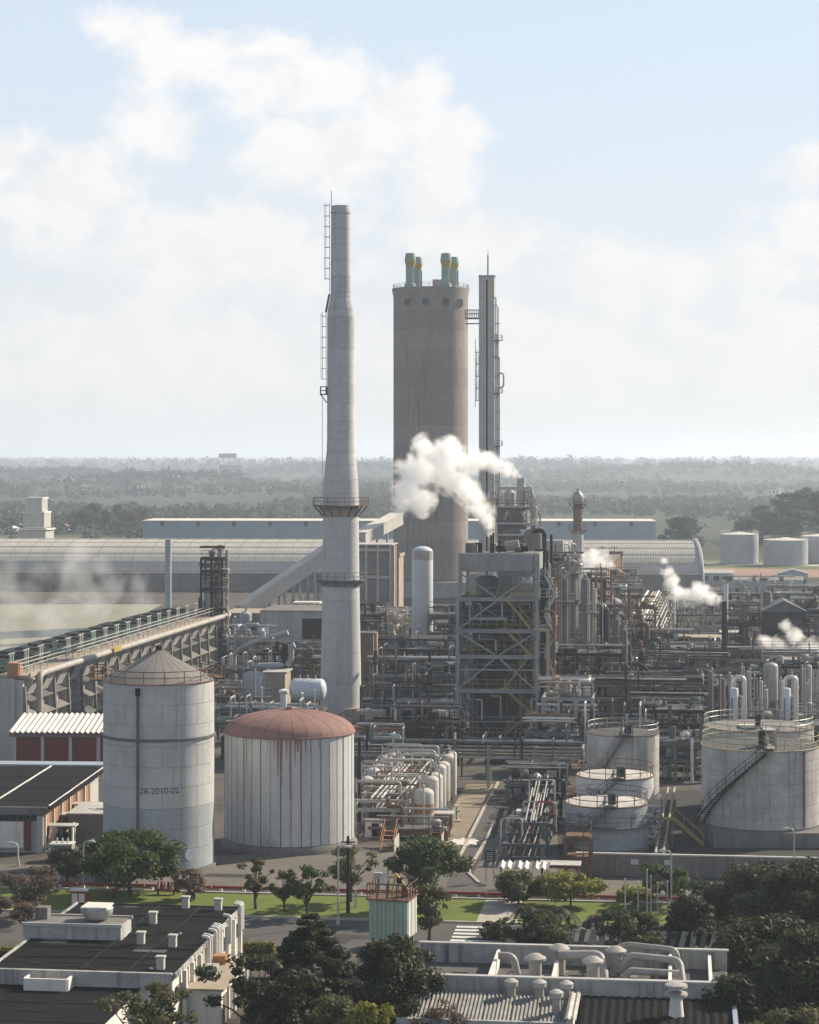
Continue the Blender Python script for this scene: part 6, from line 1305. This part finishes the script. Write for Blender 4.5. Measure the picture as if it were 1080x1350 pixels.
lamp('tall street lamp standing among the flagpoles', 885, 1212, 1122, -1); lamp('street lamp in front of the nearest big tank', 1047, 1160, 1093, -1); lamp('slim street lamp with green base on the lawn left of the green box tower', 446, 1219, 1117)
lamp('curved street lamp in front of the workshop roller door', 24, 1142, 1112, -1, 'white_paint'); lamp('curved lamp beside the tall white column', 560, 868, 832, -1, 'white_paint', .12); lamp('lamp post on the yard beside the big left tree', 110, 1183, 1110, 1)
t = thing('timber_pole', 'dark timber pole on the lawn between the two front trees', 'pole', P(459,1204)); MB().tube([(0,0,0),(0,0,6.4)], [.16,.11], 8).build('pole', 'dark_steel', t, True); seg('cross_arm', 'dark_steel', t, (-.6,0,5.9), (.6,0,5.9), .1)
t = thing('white_marker', 'white marker post on the lawn beside the timber pole', 'post', P(469,1197)); pbox('post', 'white_paint', t, (0,0,.75), (.22,.15,1.5)); pbox('cap', 'concrete', t, (0,0,1.54), (.3,.22,.08))
t = thing('white_gate', 'small white gate leaf by the parapet near the crossing', 'gate', P(674,1243), GRID); pbox('leaf', 'white_wall', t, (0,0,.7), (.7,.08,1.3)); pipe('post', 'pale_steel', t, (-.4,0,0), (-.4,0,1.6), .06)
# ---------------------------------------------------------------- green box on legs
D = 161; t = thing('green_box_tower', 'faded green corrugated box on legs with antenna platform, front centre', 'tower', (X_(511,D), D, 0), GRID+rad(-8)); z0, z1 = 2.6, Z_(1188,D)
pbox('core', 'dark_steel', t, (0,1.4,(z0+z1)/2), (2.7,2.5,z1-z0-.1))
for k in range(9): pbox('front_sheet', 'green_paint', t, (-1.28+k*.32,.12,(z0+z1)/2-.03*(k % 2)), (.29,.1+.05*(k % 2),z1-z0))
for k in range(8): pbox('side_sheet', 'bright_sheet' if k % 3 else 'green_paint', t, (1.42,.3+k*.32,(z0+z1)/2), (.1+.05*(k % 2),.29,z1-z0))
for x in (-1.2,1.2):
    for y in (.3,2.5): seg('leg', 'steel', t, (x,y,0), (x,y,z0), .2)
seg('leg_brace', 'steel', t, (-1.2,.3,.2), (1.2,.3,z0-.2), .1); pbox('platform', 'rust', t, (0,1.4,z1+.06), (3.2,3.0,.12)); rb = MB(); railing(rb, [(-1.55,-.05,z1+.1),(1.55,-.05,z1+.1),(1.55,2.85,z1+.1),(-1.55,2.85,z1+.1)], 1.1, .75, .045, True); rb.build('railing', 'rust', t)
pbox('equipment_box', 'pale_steel', t, (-.9,.6,z1+1.7), (.6,.4,.5)); pipe('mast', 'steel', t, (-.9,.6,z1), (-.9,.6,z1+1.7), .05); pipe('mast', 'steel', t, (-.2,.8,z1), (-.2,.8,z1+2.3), .05)
da = MB().lathe([(.02,0),(.25,.05),(.36,.16)], 16, cap=False).build('dish_antenna', 'white_paint', t, True); da.location = (-.35,.4,z1+1.6); da.rotation_euler = (rad(90),0,0)
seg('hoist_arm', 'yellow', t, (.4,.8,z1+1.9), (1.4,.6,z1+.8), .12); seg('hoist_arm', 'yellow', t, (.4,.8,z1+1.9), (.1,.8,z1+.2), .12); pbox('hoist_motor', 'dark_steel', t, (.7,.8,z1+1.4), (.4,.4,.4)); pbox('locker', 'red_wall', t, (1.0,1.4,z1+.5), (.5,.5,.8))

# ---------------------------------------------------------------- black-roofed building, lower left
def left_building():
    z = 4.0; c = P(316, 1198, z); t = thing('black_roof_building', 'low building with black flat roof, roof vents and sunlit white side wall, lower left', 'building', (c.x, c.y, 0), GRID)
    Wd, Dp = 12.4, 21.5
    pbox('wall', 'white_wall', t, (-Wd/2,-Dp/2,z/2-.1), (Wd-.3,Dp-.2,z-.2))
    for k in range(9): pbox('roof_strip', 'black_roof', t, (-Wd/2-.05,-Dp*(k+.5)/9,z+.02*(k % 2)), (Wd+.2,Dp/9-.03,.14))
    pbox('roof_edge', 'stained_wall', t, (.12,-Dp/2,z+.05), (.16,Dp+.4,.3)); pbox('roof_edge', 'dark_steel', t, (-Wd/2,.1,z+.02), (Wd,.14,.22)); pbox('roof_edge', 'stained_wall', t, (-Wd-.1,-Dp/2,z+.05), (.16,Dp,.3))
    # front lower wing
    pbox('wing_wall', 'white_wall', t, (-Wd/2-1.2,-Dp-7,1.5), (Wd-2.6,13.6,3.0)); 
    for k in range(6): pbox('wing_roof_strip', 'black_roof', t, (-Wd/2-1.2,-Dp-1.2-k*2.3,3.1+.02*(k % 2)), (Wd-2.2,2.27,.14))
    pbox('step_wall', 'stained_wall', t, (-Wd/2-.6,-Dp-.1,3.7), (Wd+1,.3,1.0))
    for a, b in (((-8.2,-Dp-1.5),(2.9,.16)),((-9.6,-Dp-.85),(.16,1.2)),((-6.75,-Dp-.85),(.16,1.2))): pbox('light_well_wall', 'white_wall', t, (a[0],a[1],3.55), (*b,.8))
    pbox('light_well_cover', 'tan', t, (-8.2,-Dp-.85,3.3), (2.7,1.1,.1))
    # stair head and water tank on the roof
    pbox('stair_head', 'stained_wall', t, (-Wd+2.9,-10.6,z+.5), (7.0,3.0,1.0)); pbox('stair_head_roof', 'dark_concrete', t, (-Wd+2.9,-10.6,z+1.04), (6.7,2.7,.1)); 
    for s in (-1,1): pbox('stair_head_coping', 'concrete', t, (-Wd+2.9,-10.6+s*1.52,z+1.1), (7.2,.16,.22))
    MB().lathe([(.75,z+1.2),(1.1,z+1.55),(1.15,z+1.95),(1.05,z+2.05)], 20, (-8.2,-10.2)).build('water_tank', 'pale_steel', t, True); pbox('water_tank_lid', 'bright_sheet', t, (-8.2,-10.2,z+2.1), (1.9,1.9,.1)); pbox('hatch', 'dark_concrete', t, (-12.2,-10.0,z+1.5), (.9,.9,.8))
    for px, py in ((245,1198),(288,1201),(202,1219),(186,1246),(228,1250),(212,1279)):
        p = P(px, py, z); l = Matrix.Rotation(-GRID, 3, 'Z') @ (p-Vector((c.x,c.y,z))); q = pbox('roof_vent', 'cream_vessel', t, (l.x,l.y,z+.45), (.5,.46,.8)); pbox('vent_cap', 'fibre_cement', q, (0,0,.55), (1.25,1.25,.15))
    rr = random.Random(4)                               # felt patches, seams, cable runs on the roof
    for k in range(26):
        w, h = rr.uniform(.4,2.6), rr.uniform(.3,1.4); pbox('felt_patch', rr.choice(['roof_patch','roof_patch','grey_roof']), t, (rr.uniform(-Wd+1.5,-1.5), rr.uniform(-Dp+1,-.8), z+.093+.0006*k), (w,h,.012), rr.uniform(-.1,.1))
    for y in (-4.2,-14.6,-17.8): pipe('conduit', 'dark_steel', t, (-Wd+.5,y,z+.16), (-.2,y+rr.uniform(-.6,.6),z+.16), .035)
    for x in (-3.2,-6.4): pipe('conduit', 'dark_steel', t, (x,-Dp+.5,z+.17), (x+.4,-.4,z+.17), .03)
    for k in range(7): pbox('roof_debris', rr.choice(['white_wall','fibre_cement','rust']), t, (rr.uniform(-Wd+1,-1), rr.uniform(-Dp+1,-1), z+.16), (rr.uniform(.1,.35),rr.uniform(.1,.3),.12), rr.uniform(0,3))
    for k in range(9): pbox('felt_patch', 'roof_patch', t, (rr.uniform(-Wd+.5,-3.5), -Dp-rr.uniform(2,12), 3.195+.0006*k), (rr.uniform(.4,2.2),rr.uniform(.3,1.2),.012), rr.uniform(-.1,.1))
    # lit side: pilasters, vents, projecting porch
    for k in range(9):
        y = -.5-k*2.3; pbox('pilaster', 'white_wall', t, (.12,y,1.9), (.3,.35,3.8))
        if k % 2 == 0: pbox('window', 'glass', t, (.0,y-1.1,2.6), (.12,1.2,1.0))
    for i, y in enumerate((-.6,-1.0,-1.4,-5.2,-8.4,-8.9,-9.4,-10.2,-11.8,-12.4)): MB().tube(bend([(.1,y,z-1.4),(.35,y,z-1.4),(.35,y,z+.55),(-.15,y,z+.62)], .15), .12, 7).build('vent_elbow', 'white_paint', t, True)
    pbox('porch', 'white_wall', t, (1.3,-14.2,1.2), (2.4,8.6,2.4)); pbox('porch_roof', 'tan', t, (1.35,-14.2,2.46), (2.7,9.0,.14))
    for k in range(4): pbox('porch_door', 'dark_concrete', t, (2.52,-17.4+k*2.1,1.0), (.08,.9,1.9)); pbox('porch_pier', 'white_wall', t, (2.56,-16.4+k*2.1,1.2), (.16,.3,2.3))
    for k in range(2): pbox('hvac_unit', ('orange_brick','pale_steel')[k], t, (.9,-11.2-k*3,2.8), (.9,.9,.6))
left_building()

# ---------------------------------------------------------------- flat-roofed building with ducts, lower right
def duct_building():
    z = 4.5; c = P(555, 1244, z); t = thing('duct_building', 'low stained building with parapets, roof ducts and corrugated roofs, bottom right', 'building', (c.x,c.y,0), GRID); Wd = 20.8
    pbox('wall', 'stained_wall', t, (Wd/2,-5.0,1.6), (Wd,9.6,3.2)); pbox('inner_roof', 'grey_roof', t, (Wd/2,-4.6,3.26), (Wd-.3,8.8,.12))
    for k in range(6): pbox('parapet', 'stained_wall', t, (Wd*(k+.5)/6,0,3.9), (Wd/6-.02,.3,1.3)); pbox('parapet', 'stained_wall', t, (Wd*(k+.5)/6,-9.2,3.85), (Wd/6-.02,.35,1.35))
    pbox('coping', 'concrete', t, (Wd/2,0,4.6), (Wd+.2,.42,.12)); pbox('coping', 'concrete', t, (Wd/2,-9.2,4.58), (Wd+.2,.46,.12))
    for x in (5.4,9.5,17.0,19.6): pbox('rib_wall', 'white_wall', t, (x,-4.6,3.85), (.22,8.8,1.0))
    for x, y in ((8.2,-5.4),(9.6,-2.4),(12.0,-5.8),(13.4,-2.6)):
        v = MB().lathe([(.42,3.3),(.42,4.9)], 14, (x,y)).build('roof_fan', 'old_duct', t, True); MB().lathe([(.7,4.85),(.72,5.0),(.3,5.25),(.05,5.3)], 16, (x,y)).build('fan_cap', 'old_duct', v, True)
    for pts, r in (([(5.6,-3.4,4.6),(6.6,-3.4,4.6),(6.9,-3.6,3.4)], .26), ([(9.6,-3.2,4.7),(12.4,-3.2,4.8),(12.7,-4.2,3.4)], .32), ([(13.2,-1.4,4.7),(14,-1.2,5.1),(17.4,-2.0,5.0),(17.6,-2.2,3.4)], .2), ([(13.6,-3.0,3.6),(14.2,-2.8,4.7),(17.6,-3.4,4.6),(17.8,-4.6,3.4)], .26), ([(14.0,-5.6,3.4),(14.2,-5.4,4.3),(17.6,-5.4,4.2)], .24), ([(6.2,-7,3.6),(9.4,-5,3.7)], .2), ([(9.9,-6.6,3.5),(11.8,-6.6,3.6)], .22)):
        MB().tube(bend(pts, .5, 5), r, 12).build('duct', 'old_duct', t, True)
    rr = random.Random(6)
    for k in range(16): pbox('felt_patch', rr.choice(['roof_patch','dark_concrete']), t, (rr.uniform(.8,Wd-1.2), rr.uniform(-8.2,-.8), 3.33+.0006*k), (rr.uniform(.5,2.4),rr.uniform(.4,1.2),.012), rr.uniform(-.2,.2))
    for k in range(10): pbox('roof_debris', rr.choice(['white_wall','rust','steel']), t, (rr.uniform(.8,Wd-.8), rr.uniform(-8.4,-.8), 3.42), (rr.uniform(.15,.7),rr.uniform(.1,.4),.2), rr.uniform(0,3))
    for k in range(5): seg('duct_brace', 'rust', t, (6+k*2.4,-7.6,3.4), (6.6+k*2.4,-6.4,4.3), .07)
    for k in range(4): pbox('plinth', 'fibre_cement', t, (7.6+k*1.7,-6.6,3.45), (.9,.8,.3))
    # front corrugated roofs
    for k in range(6): corrugated('light_sheet', 'weathered_sheet', t, .2+k*1.75, .2+(k+1)*1.75-.04, -14.4, 3.1, -9.9, 3.75, .24, .045)
    pbox('light_gutter', 'stained_wall', t, (5.6,-14.7,3.0), (10.8,.3,.35)); pbox('front_wall', 'dark_concrete', t, (5.3,-14.6,1.4), (10.4,.3,2.8)); pbox('valley_wall', 'white_wall', t, (11.0,-13,3.4), (.4,6.4,1.0))
    for k in range(9): corrugated('valley_tile', 'fibre_cement', t, 10.7, 11.4, -9.9-k*.75, 3.95, -10.6-k*.75, 3.9, .3, .05)
    for k in range(6): corrugated('dark_sheet', 'black_roof', t, 11.5+k*1.6, 11.5+(k+1)*1.6-.04, -17.5, 3.0, -9.9, 3.7, .5, .04)
    pbox('right_wall', 'blue_sheet', t, (Wd+.2,-12,1.8), (.3,8,3.6)); pbox('body', 'dark_concrete', t, (Wd/2,-13.4,1.3), (Wd-.4,7.4,2.6))
    for x, y in ((7.0,-10.4),(8.8,-10.4),(10.5,-10.5),(10.0,-12.9)): v = MB().lathe([(.28,3.2),(.28,4.5)], 12, (x,y)).build('roof_fan', 'old_duct', t, True); MB().lathe([(.42,4.3),(.45,4.6),(.2,4.75),(.03,4.8)], 14, (x,y)).build('fan_cap', 'fibre_cement', v, True)
    v = MB().lathe([(.5,3.2),(.34,4.7)], 14, (17.4,-13.0)).build('roof_fan', 'white_wall', t, True)
    for zz in (4.6,5.1): MB().lathe([(.3,zz),(.72,zz+.08),(.68,zz+.22),(.25,zz+.32)], 18, (17.4,-13.0)).build('fan_cap', 'old_duct', v, True)
    t2 = thing('sawtooth_fence', 'row of pale slanted concrete slabs behind the parapet of the duct building', 'fence', G(0,0), GRID); p = P(688,1243); t2.location = p
    for k in range(20): o = pbox('slab', 'dark_concrete' if k % 3 == 0 else 'concrete', t2, (k*.78,0,.6), (.42,.12,1.2)); o.rotation_euler = (0, rad(14+5*math.sin(k*2.1)), .3)
duct_building()
t = thing('hedge', 'clipped bright green hedge beside the black-roofed building', 'hedge', P(342,1257), GRID)
link('foliage', leaf_mesh('foliage', 'leaf_yellow', [(x*.4-1.1,0,.55) for x in range(6)], [(.42,.5,.5)]*6, [260]*6, .16, 4), t); MB().box((0,0,.4), (2.3,.5,.75)).build('core', 'leaf_dark', t)
t = thing('hedge', 'low green hedge left of the black-roofed building', 'hedge', P(25,1262), GRID)
link('foliage', leaf_mesh('foliage', 'leaf_yellow', [(x*.5-3,0,.45) for x in range(13)], [(.5,.5,.45)]*13, [220]*13, .16, 5), t); MB().box((0,0,.35), (6.4,.5,.6)).build('core', 'leaf_dark', t)

# ---------------------------------------------------------------- trees of the foreground
def T(label, px, D, top, wpx, m, kind, seed, **k):
    h = Z_(top, D); k['dens'] = k.get('dens', 1.0)*1.9; wpx *= 1.16; return tree(k.pop('name', 'tree'), label, (X_(px,D), D, 0), h, wpx/F*D, m, kind, seed, **k)
T('large round green tree in front of the cone tank', 172, 190, 1097, 118, 'leaf_mid', 'broad', 1, dens=1.25)
T('smaller olive tree at the left foot of the large round tree', 88, 194, 1122, 66, 'leaf_olive', 'sparse', 2)
T('reddish flowering shrub right of the large round tree', 250, 188, 1146, 44, 'leaf_pink', 'shrub', 3, leaf=.26, cat='shrub')
T('slender young tree with twin trunks on the lawn, in front of the dome tank', 337, 184, 1129, 42, 'leaf_olive', 'sparse', 4, leaf=.26)
T('small leaning tree on the lawn right of the slender one', 375, 183, 1148, 40, 'leaf_olive', 'sparse', 5, leaf=.26)
T('round thin-crowned tree on the lawn, middle of the small ones', 405, 181, 1141, 62, 'leaf_mid', 'sparse', 6, leaf=.28)
T('feathery grey-green tree in front of the dome tank right edge', 462, 187, 1110, 72, 'leaf_olive', 'sparse', 7, leaf=.24, dens=.9)
T('dense dark green tree rising behind the green box tower', 560, 183, 1108, 100, 'leaf_mid', 'umbrella', 8, dens=1.2)
T('drooping grey-green tree right of the green box tower', 566, 172, 1168, 52, 'leaf_olive', 'broad', 9, leaf=.28)
T('dull green tree beside the bright canopy', 684, 186, 1150, 62, 'leaf_olive', 'broad', 10)
T('yellow-green rounded tree right of the bright canopy', 753, 185, 1155, 76, 'leaf_yellow', 'umbrella', 11, dens=1.3)
T('small yellow-green tree behind the flagpoles', 838, 184, 1171, 46, 'leaf_yellow', 'umbrella', 12, dens=1.2)
T('leafy green tree behind the flagpoles, right', 880, 186, 1143, 74, 'leaf_mid', 'sparse', 13)
T('bare brown bush behind the parapet of the duct building', 785, 172, 1196, 66, 'leaf_dry', 'bare', 14, leaf=.14, dens=2.2, name='bush', cat='bush')
for i, (px, D, top, w) in enumerate(((690,174,1188,40),(712,172,1193,40),(735,173,1190,36),(748,175,1197,30))):
    T(ORD[i]+' palm from the left in the shrubbery beside the crossing', px, D, top, w, 'leaf_dark', 'palm', 20+i, name='palm', cat='palm', group='palms beside the crossing')
for i, (px, D, top, w) in enumerate(((650,173,1216,34),(668,172,1208,46),(700,171,1202,54),(730,170,1205,56),(820,171,1202,62),(855,170,1206,66))):
    T(ORD[i]+' low shrub from the left in the bed behind the duct building parapet', px, D, top, w, ('leaf_dark','leaf_olive')[i % 2], 'shrub', 30+i, leaf=.25, name='shrub', cat='shrub', group='shrubs behind the parapet')
T('dark cone-shaped shrub tree left of the big dark trees', 912, 172, 1180, 60, 'leaf_dark', 'mass', 40)
T('big dark evergreen tree at right, nearest the retaining wall', 985, 178, 1141, 110, 'leaf_dark', 'mass', 41, dens=1.3)
T('big dark evergreen tree touching the right edge, tallest', 1058, 168, 1138, 130, 'leaf_dark', 'mass', 42, dens=1.3)
T('dense dark evergreen tree in front at right, wide crown', 1010, 152, 1212, 150, 'leaf_dark', 'mass', 43, dens=1.4)
T('dark evergreen tree at the bottom right corner', 1080, 141, 1225, 170, 'leaf_dark', 'mass', 44, dens=1.4)
T('grey-green round bush at the bottom right edge', 1025, 130, 1318, 120, 'leaf_olive', 'shrub', 45, leaf=.22, name='bush', cat='bush', dens=1.3)
T('dark tree hiding the right end of the duct building', 958, 150, 1262, 70, 'leaf_dark', 'mass', 46, dens=1.2)
T('dark pointed conifer at bottom centre', 411, 146, 1202, 172, 'leaf_pine', 'conifer', 47, leaf=.3, dens=1.5)
T('dense dark columnar evergreen right of the conifer', 524, 140, 1231, 116, 'leaf_dark', 'mass', 48, dens=1.5, leaf=.3)
T('spreading dark tree left of the conifer', 332, 140, 1258, 120, 'leaf_dark', 'sparse', 49, dens=1.1)
T('yellowing shrub at the foot of the conifer, bottom edge', 440, 128, 1312, 90, 'leaf_olive', 'shrub', 50, leaf=.24, name='shrub', cat='shrub')
T('second yellowing shrub below the columnar evergreen, bottom edge', 490, 127, 1318, 70, 'leaf_yellow', 'sparse', 51, leaf=.24, name='shrub', cat='shrub')
T('thin-leaved tree in front of the white side wall, bottom left', 190, 134, 1296, 110, 'leaf_olive', 'sparse', 52, leaf=.26, dens=.9)
T('purplish thin-leaved tree at the left edge of the lawn', 38, 180, 1142, 84, 'leaf_pink', 'sparse', 53, leaf=.24)
T('bare-branched tree beside the roof stair head at left', 40, 168, 1168, 96, 'leaf_dry', 'bare', 54, leaf=.18, dens=3)
T('grey leafless tree at the left picture edge', -5, 174, 1165, 80, 'leaf_dry', 'bare', 55, leaf=.18, dens=3)
T('dark low evergreen filling the ground beneath the bottom right trees', 985, 139, 1290, 110, 'leaf_dark', 'mass', 57, dens=1.2)
T('thin bare bush left of the duct building corner', 585, 136, 1290, 80, 'leaf_dry', 'bare', 56, leaf=.14, dens=2, name='bush', cat='bush')

# ---------------------------------------------------------------- steam
def steam(label, D, blobs, dens, seed=0, nscale=.42, thin=.12, amp=3.4):
    """a plume of vapour: closed lumpy envelope filled with uneven density"""
    g = random.Random(seed); pts = [(Vector((X_(px,D)+0, D+dy, Z_(py,D))), r/F*D) for px, py, r, dy in blobs]; o0 = pts[0][0].copy(); mb = MB()
    for c, r in pts:
        q = c-o0; mb.lathe([(max(.001, r*1.12*math.sin(a)), q.z-r*1.12*math.cos(a)) for a in np.linspace(0.02, math.pi-.02, 9)], 14, (q.x,q.y))
    o = mb.build('steam_plume', None); o.location = o0; md = o.modifiers.new('remesh', 'REMESH'); md.mode = 'VOXEL'; md.voxel_size = max(.25, min(r for _, r in pts)*.35)
    m = bpy.data.materials.new('steam'); m.use_nodes = True; N, L = m.node_tree.nodes, m.node_tree.links; N.clear(); out = N.new('ShaderNodeOutputMaterial'); pv = N.new('ShaderNodeVolumePrincipled'); L.new(pv.outputs[0], out.inputs['Volume'])
    pv.inputs['Color'].default_value = (.995,.995,.995,1); pv.inputs['Anisotropy'].default_value = .35
    geo = N.new('ShaderNodeNewGeometry'); nz = N.new('ShaderNodeTexNoise'); nz.inputs['Scale'].default_value = nscale; nz.inputs['Detail'].default_value = 6; nz.inputs['Roughness'].default_value = .68; nz.inputs['Distortion'].default_value = .4; L.new(geo.outputs['Position'], nz.inputs['Vector'])
    acc = None
    for c, r in pts:
        d = N.new('ShaderNodeVectorMath'); d.operation = 'DISTANCE'; L.new(geo.outputs['Position'], d.inputs[0]); d.inputs[1].default_value = c
        mr = N.new('ShaderNodeMapRange'); L.new(d.outputs['Value'], mr.inputs[0]); mr.inputs[1].default_value = r*1.12; mr.inputs[2].default_value = r*.2; mr.inputs[3].default_value = 0; mr.inputs[4].default_value = 1
        if acc is None: acc = mr.outputs[0]
        else: mx = N.new('ShaderNodeMath'); mx.operation = 'MAXIMUM'; L.new(acc, mx.inputs[0]); L.new(mr.outputs[0], mx.inputs[1]); acc = mx.outputs[0]
    s = N.new('ShaderNodeMath'); s.operation = 'MULTIPLY_ADD'; L.new(nz.outputs[0], s.inputs[0]); s.inputs[1].default_value = amp; s.inputs[2].default_value = -amp/2-thin
    a2 = N.new('ShaderNodeMath'); a2.operation = 'ADD'; L.new(acc, a2.inputs[0]); L.new(s.outputs[0], a2.inputs[1])
    k = N.new('ShaderNodeMath'); k.operation = 'MULTIPLY'; k.use_clamp = False; L.new(a2.outputs[0], k.inputs[0]); k.inputs[1].default_value = dens; mz = N.new('ShaderNodeMath'); mz.operation = 'MAXIMUM'; L.new(k.outputs[0], mz.inputs[0]); mz.inputs[1].default_value = 0
    L.new(mz.outputs[0], pv.inputs['Density']); o.data.materials.append(m); return tag(o, label, 'steam')
steam('large white steam plume rolling up in front of the dark round tower', 330, [(649,713,4,0),(648,703,7,0),(646,693,10,0),(642,682,14,0),(636,671,17,0),(627,659,20,1),(616,647,23,1),(603,634,26,2),(588,620,30,2),(575,602,27,2),(592,596,24,2),(560,622,30,3),(543,620,24,3),(538,645,26,3),(532,664,20,3),(614,612,22,2),(630,606,16,2),(553,660,24,3),(560,590,20,2)], 1.3, 1, .4, .2, 3.0)
steam('narrow steam trail blowing left from the small stack beside the lift tower', 352, [(685,628,4,0),(678,624,8,0),(668,619,12,0),(655,613,14,0),(642,608,15,0),(628,604,13,0)], 1.4, 2, .55, .18, 3.0)
steam('white steam trailing left from the top of the black stack', 340, [(954,796,4,0),(947,792,8,0),(936,787,12,0),(922,781,16,0),(907,786,16,0),(894,781,15,0),(885,768,13,0),(879,754,10,0),(876,740,8,0)], 1.3, 3, .55, .2, 3.2)
steam('thin steam wisps over the roofs beside the blue-grey domed vessel', 420, [(804,744,9,0),(794,739,13,0),(782,734,13,0),(771,735,10,0)], .8, 4, .5, .25, 4.0)
steam('pale steam drifting across the dark gabled building', 370, [(1008,850,14,0),(1020,862,16,0),(1034,868,17,0),(1048,870,16,0),(1062,862,16,0),(1077,856,18,0),(1046,840,15,0),(1036,826,11,0),(1030,852,15,0)], .7, 5, .5, .15, 4.2)
steam('faint vapour drifts rising in columns from the cooling tower at left', 425, [(15,835,40,0),(25,800,44,0),(10,770,36,2),(65,820,44,0),(85,790,50,2),(95,758,44,4),(98,735,30,5),(125,800,44,2),(150,778,42,4),(175,775,34,5),(185,800,32,4),(50,770,38,3),(130,750,28,5)], .075, 6, .13, .42, 4.2)

# ---------------------------------------------------------------- air
def haze():
    o = MB().box((0,0,47), (27400,27400,96)).build('haze', None); struct(o, 'stuff'); m = bpy.data.materials.new('haze'); m.use_nodes = True; N, L = m.node_tree.nodes, m.node_tree.links; N.clear()
    out = N.new('ShaderNodeOutputMaterial'); pv = N.new('ShaderNodeVolumePrincipled'); L.new(pv.outputs[0], out.inputs['Volume'])
    pv.inputs['Color'].default_value = (.77,.865,1.0,1); pv.inputs['Density'].default_value = 1.75e-4; pv.inputs['Anisotropy'].default_value = .3; o.data.materials.append(m)
    tag(o, 'pale haze softening everything far away', 'haze')
haze()
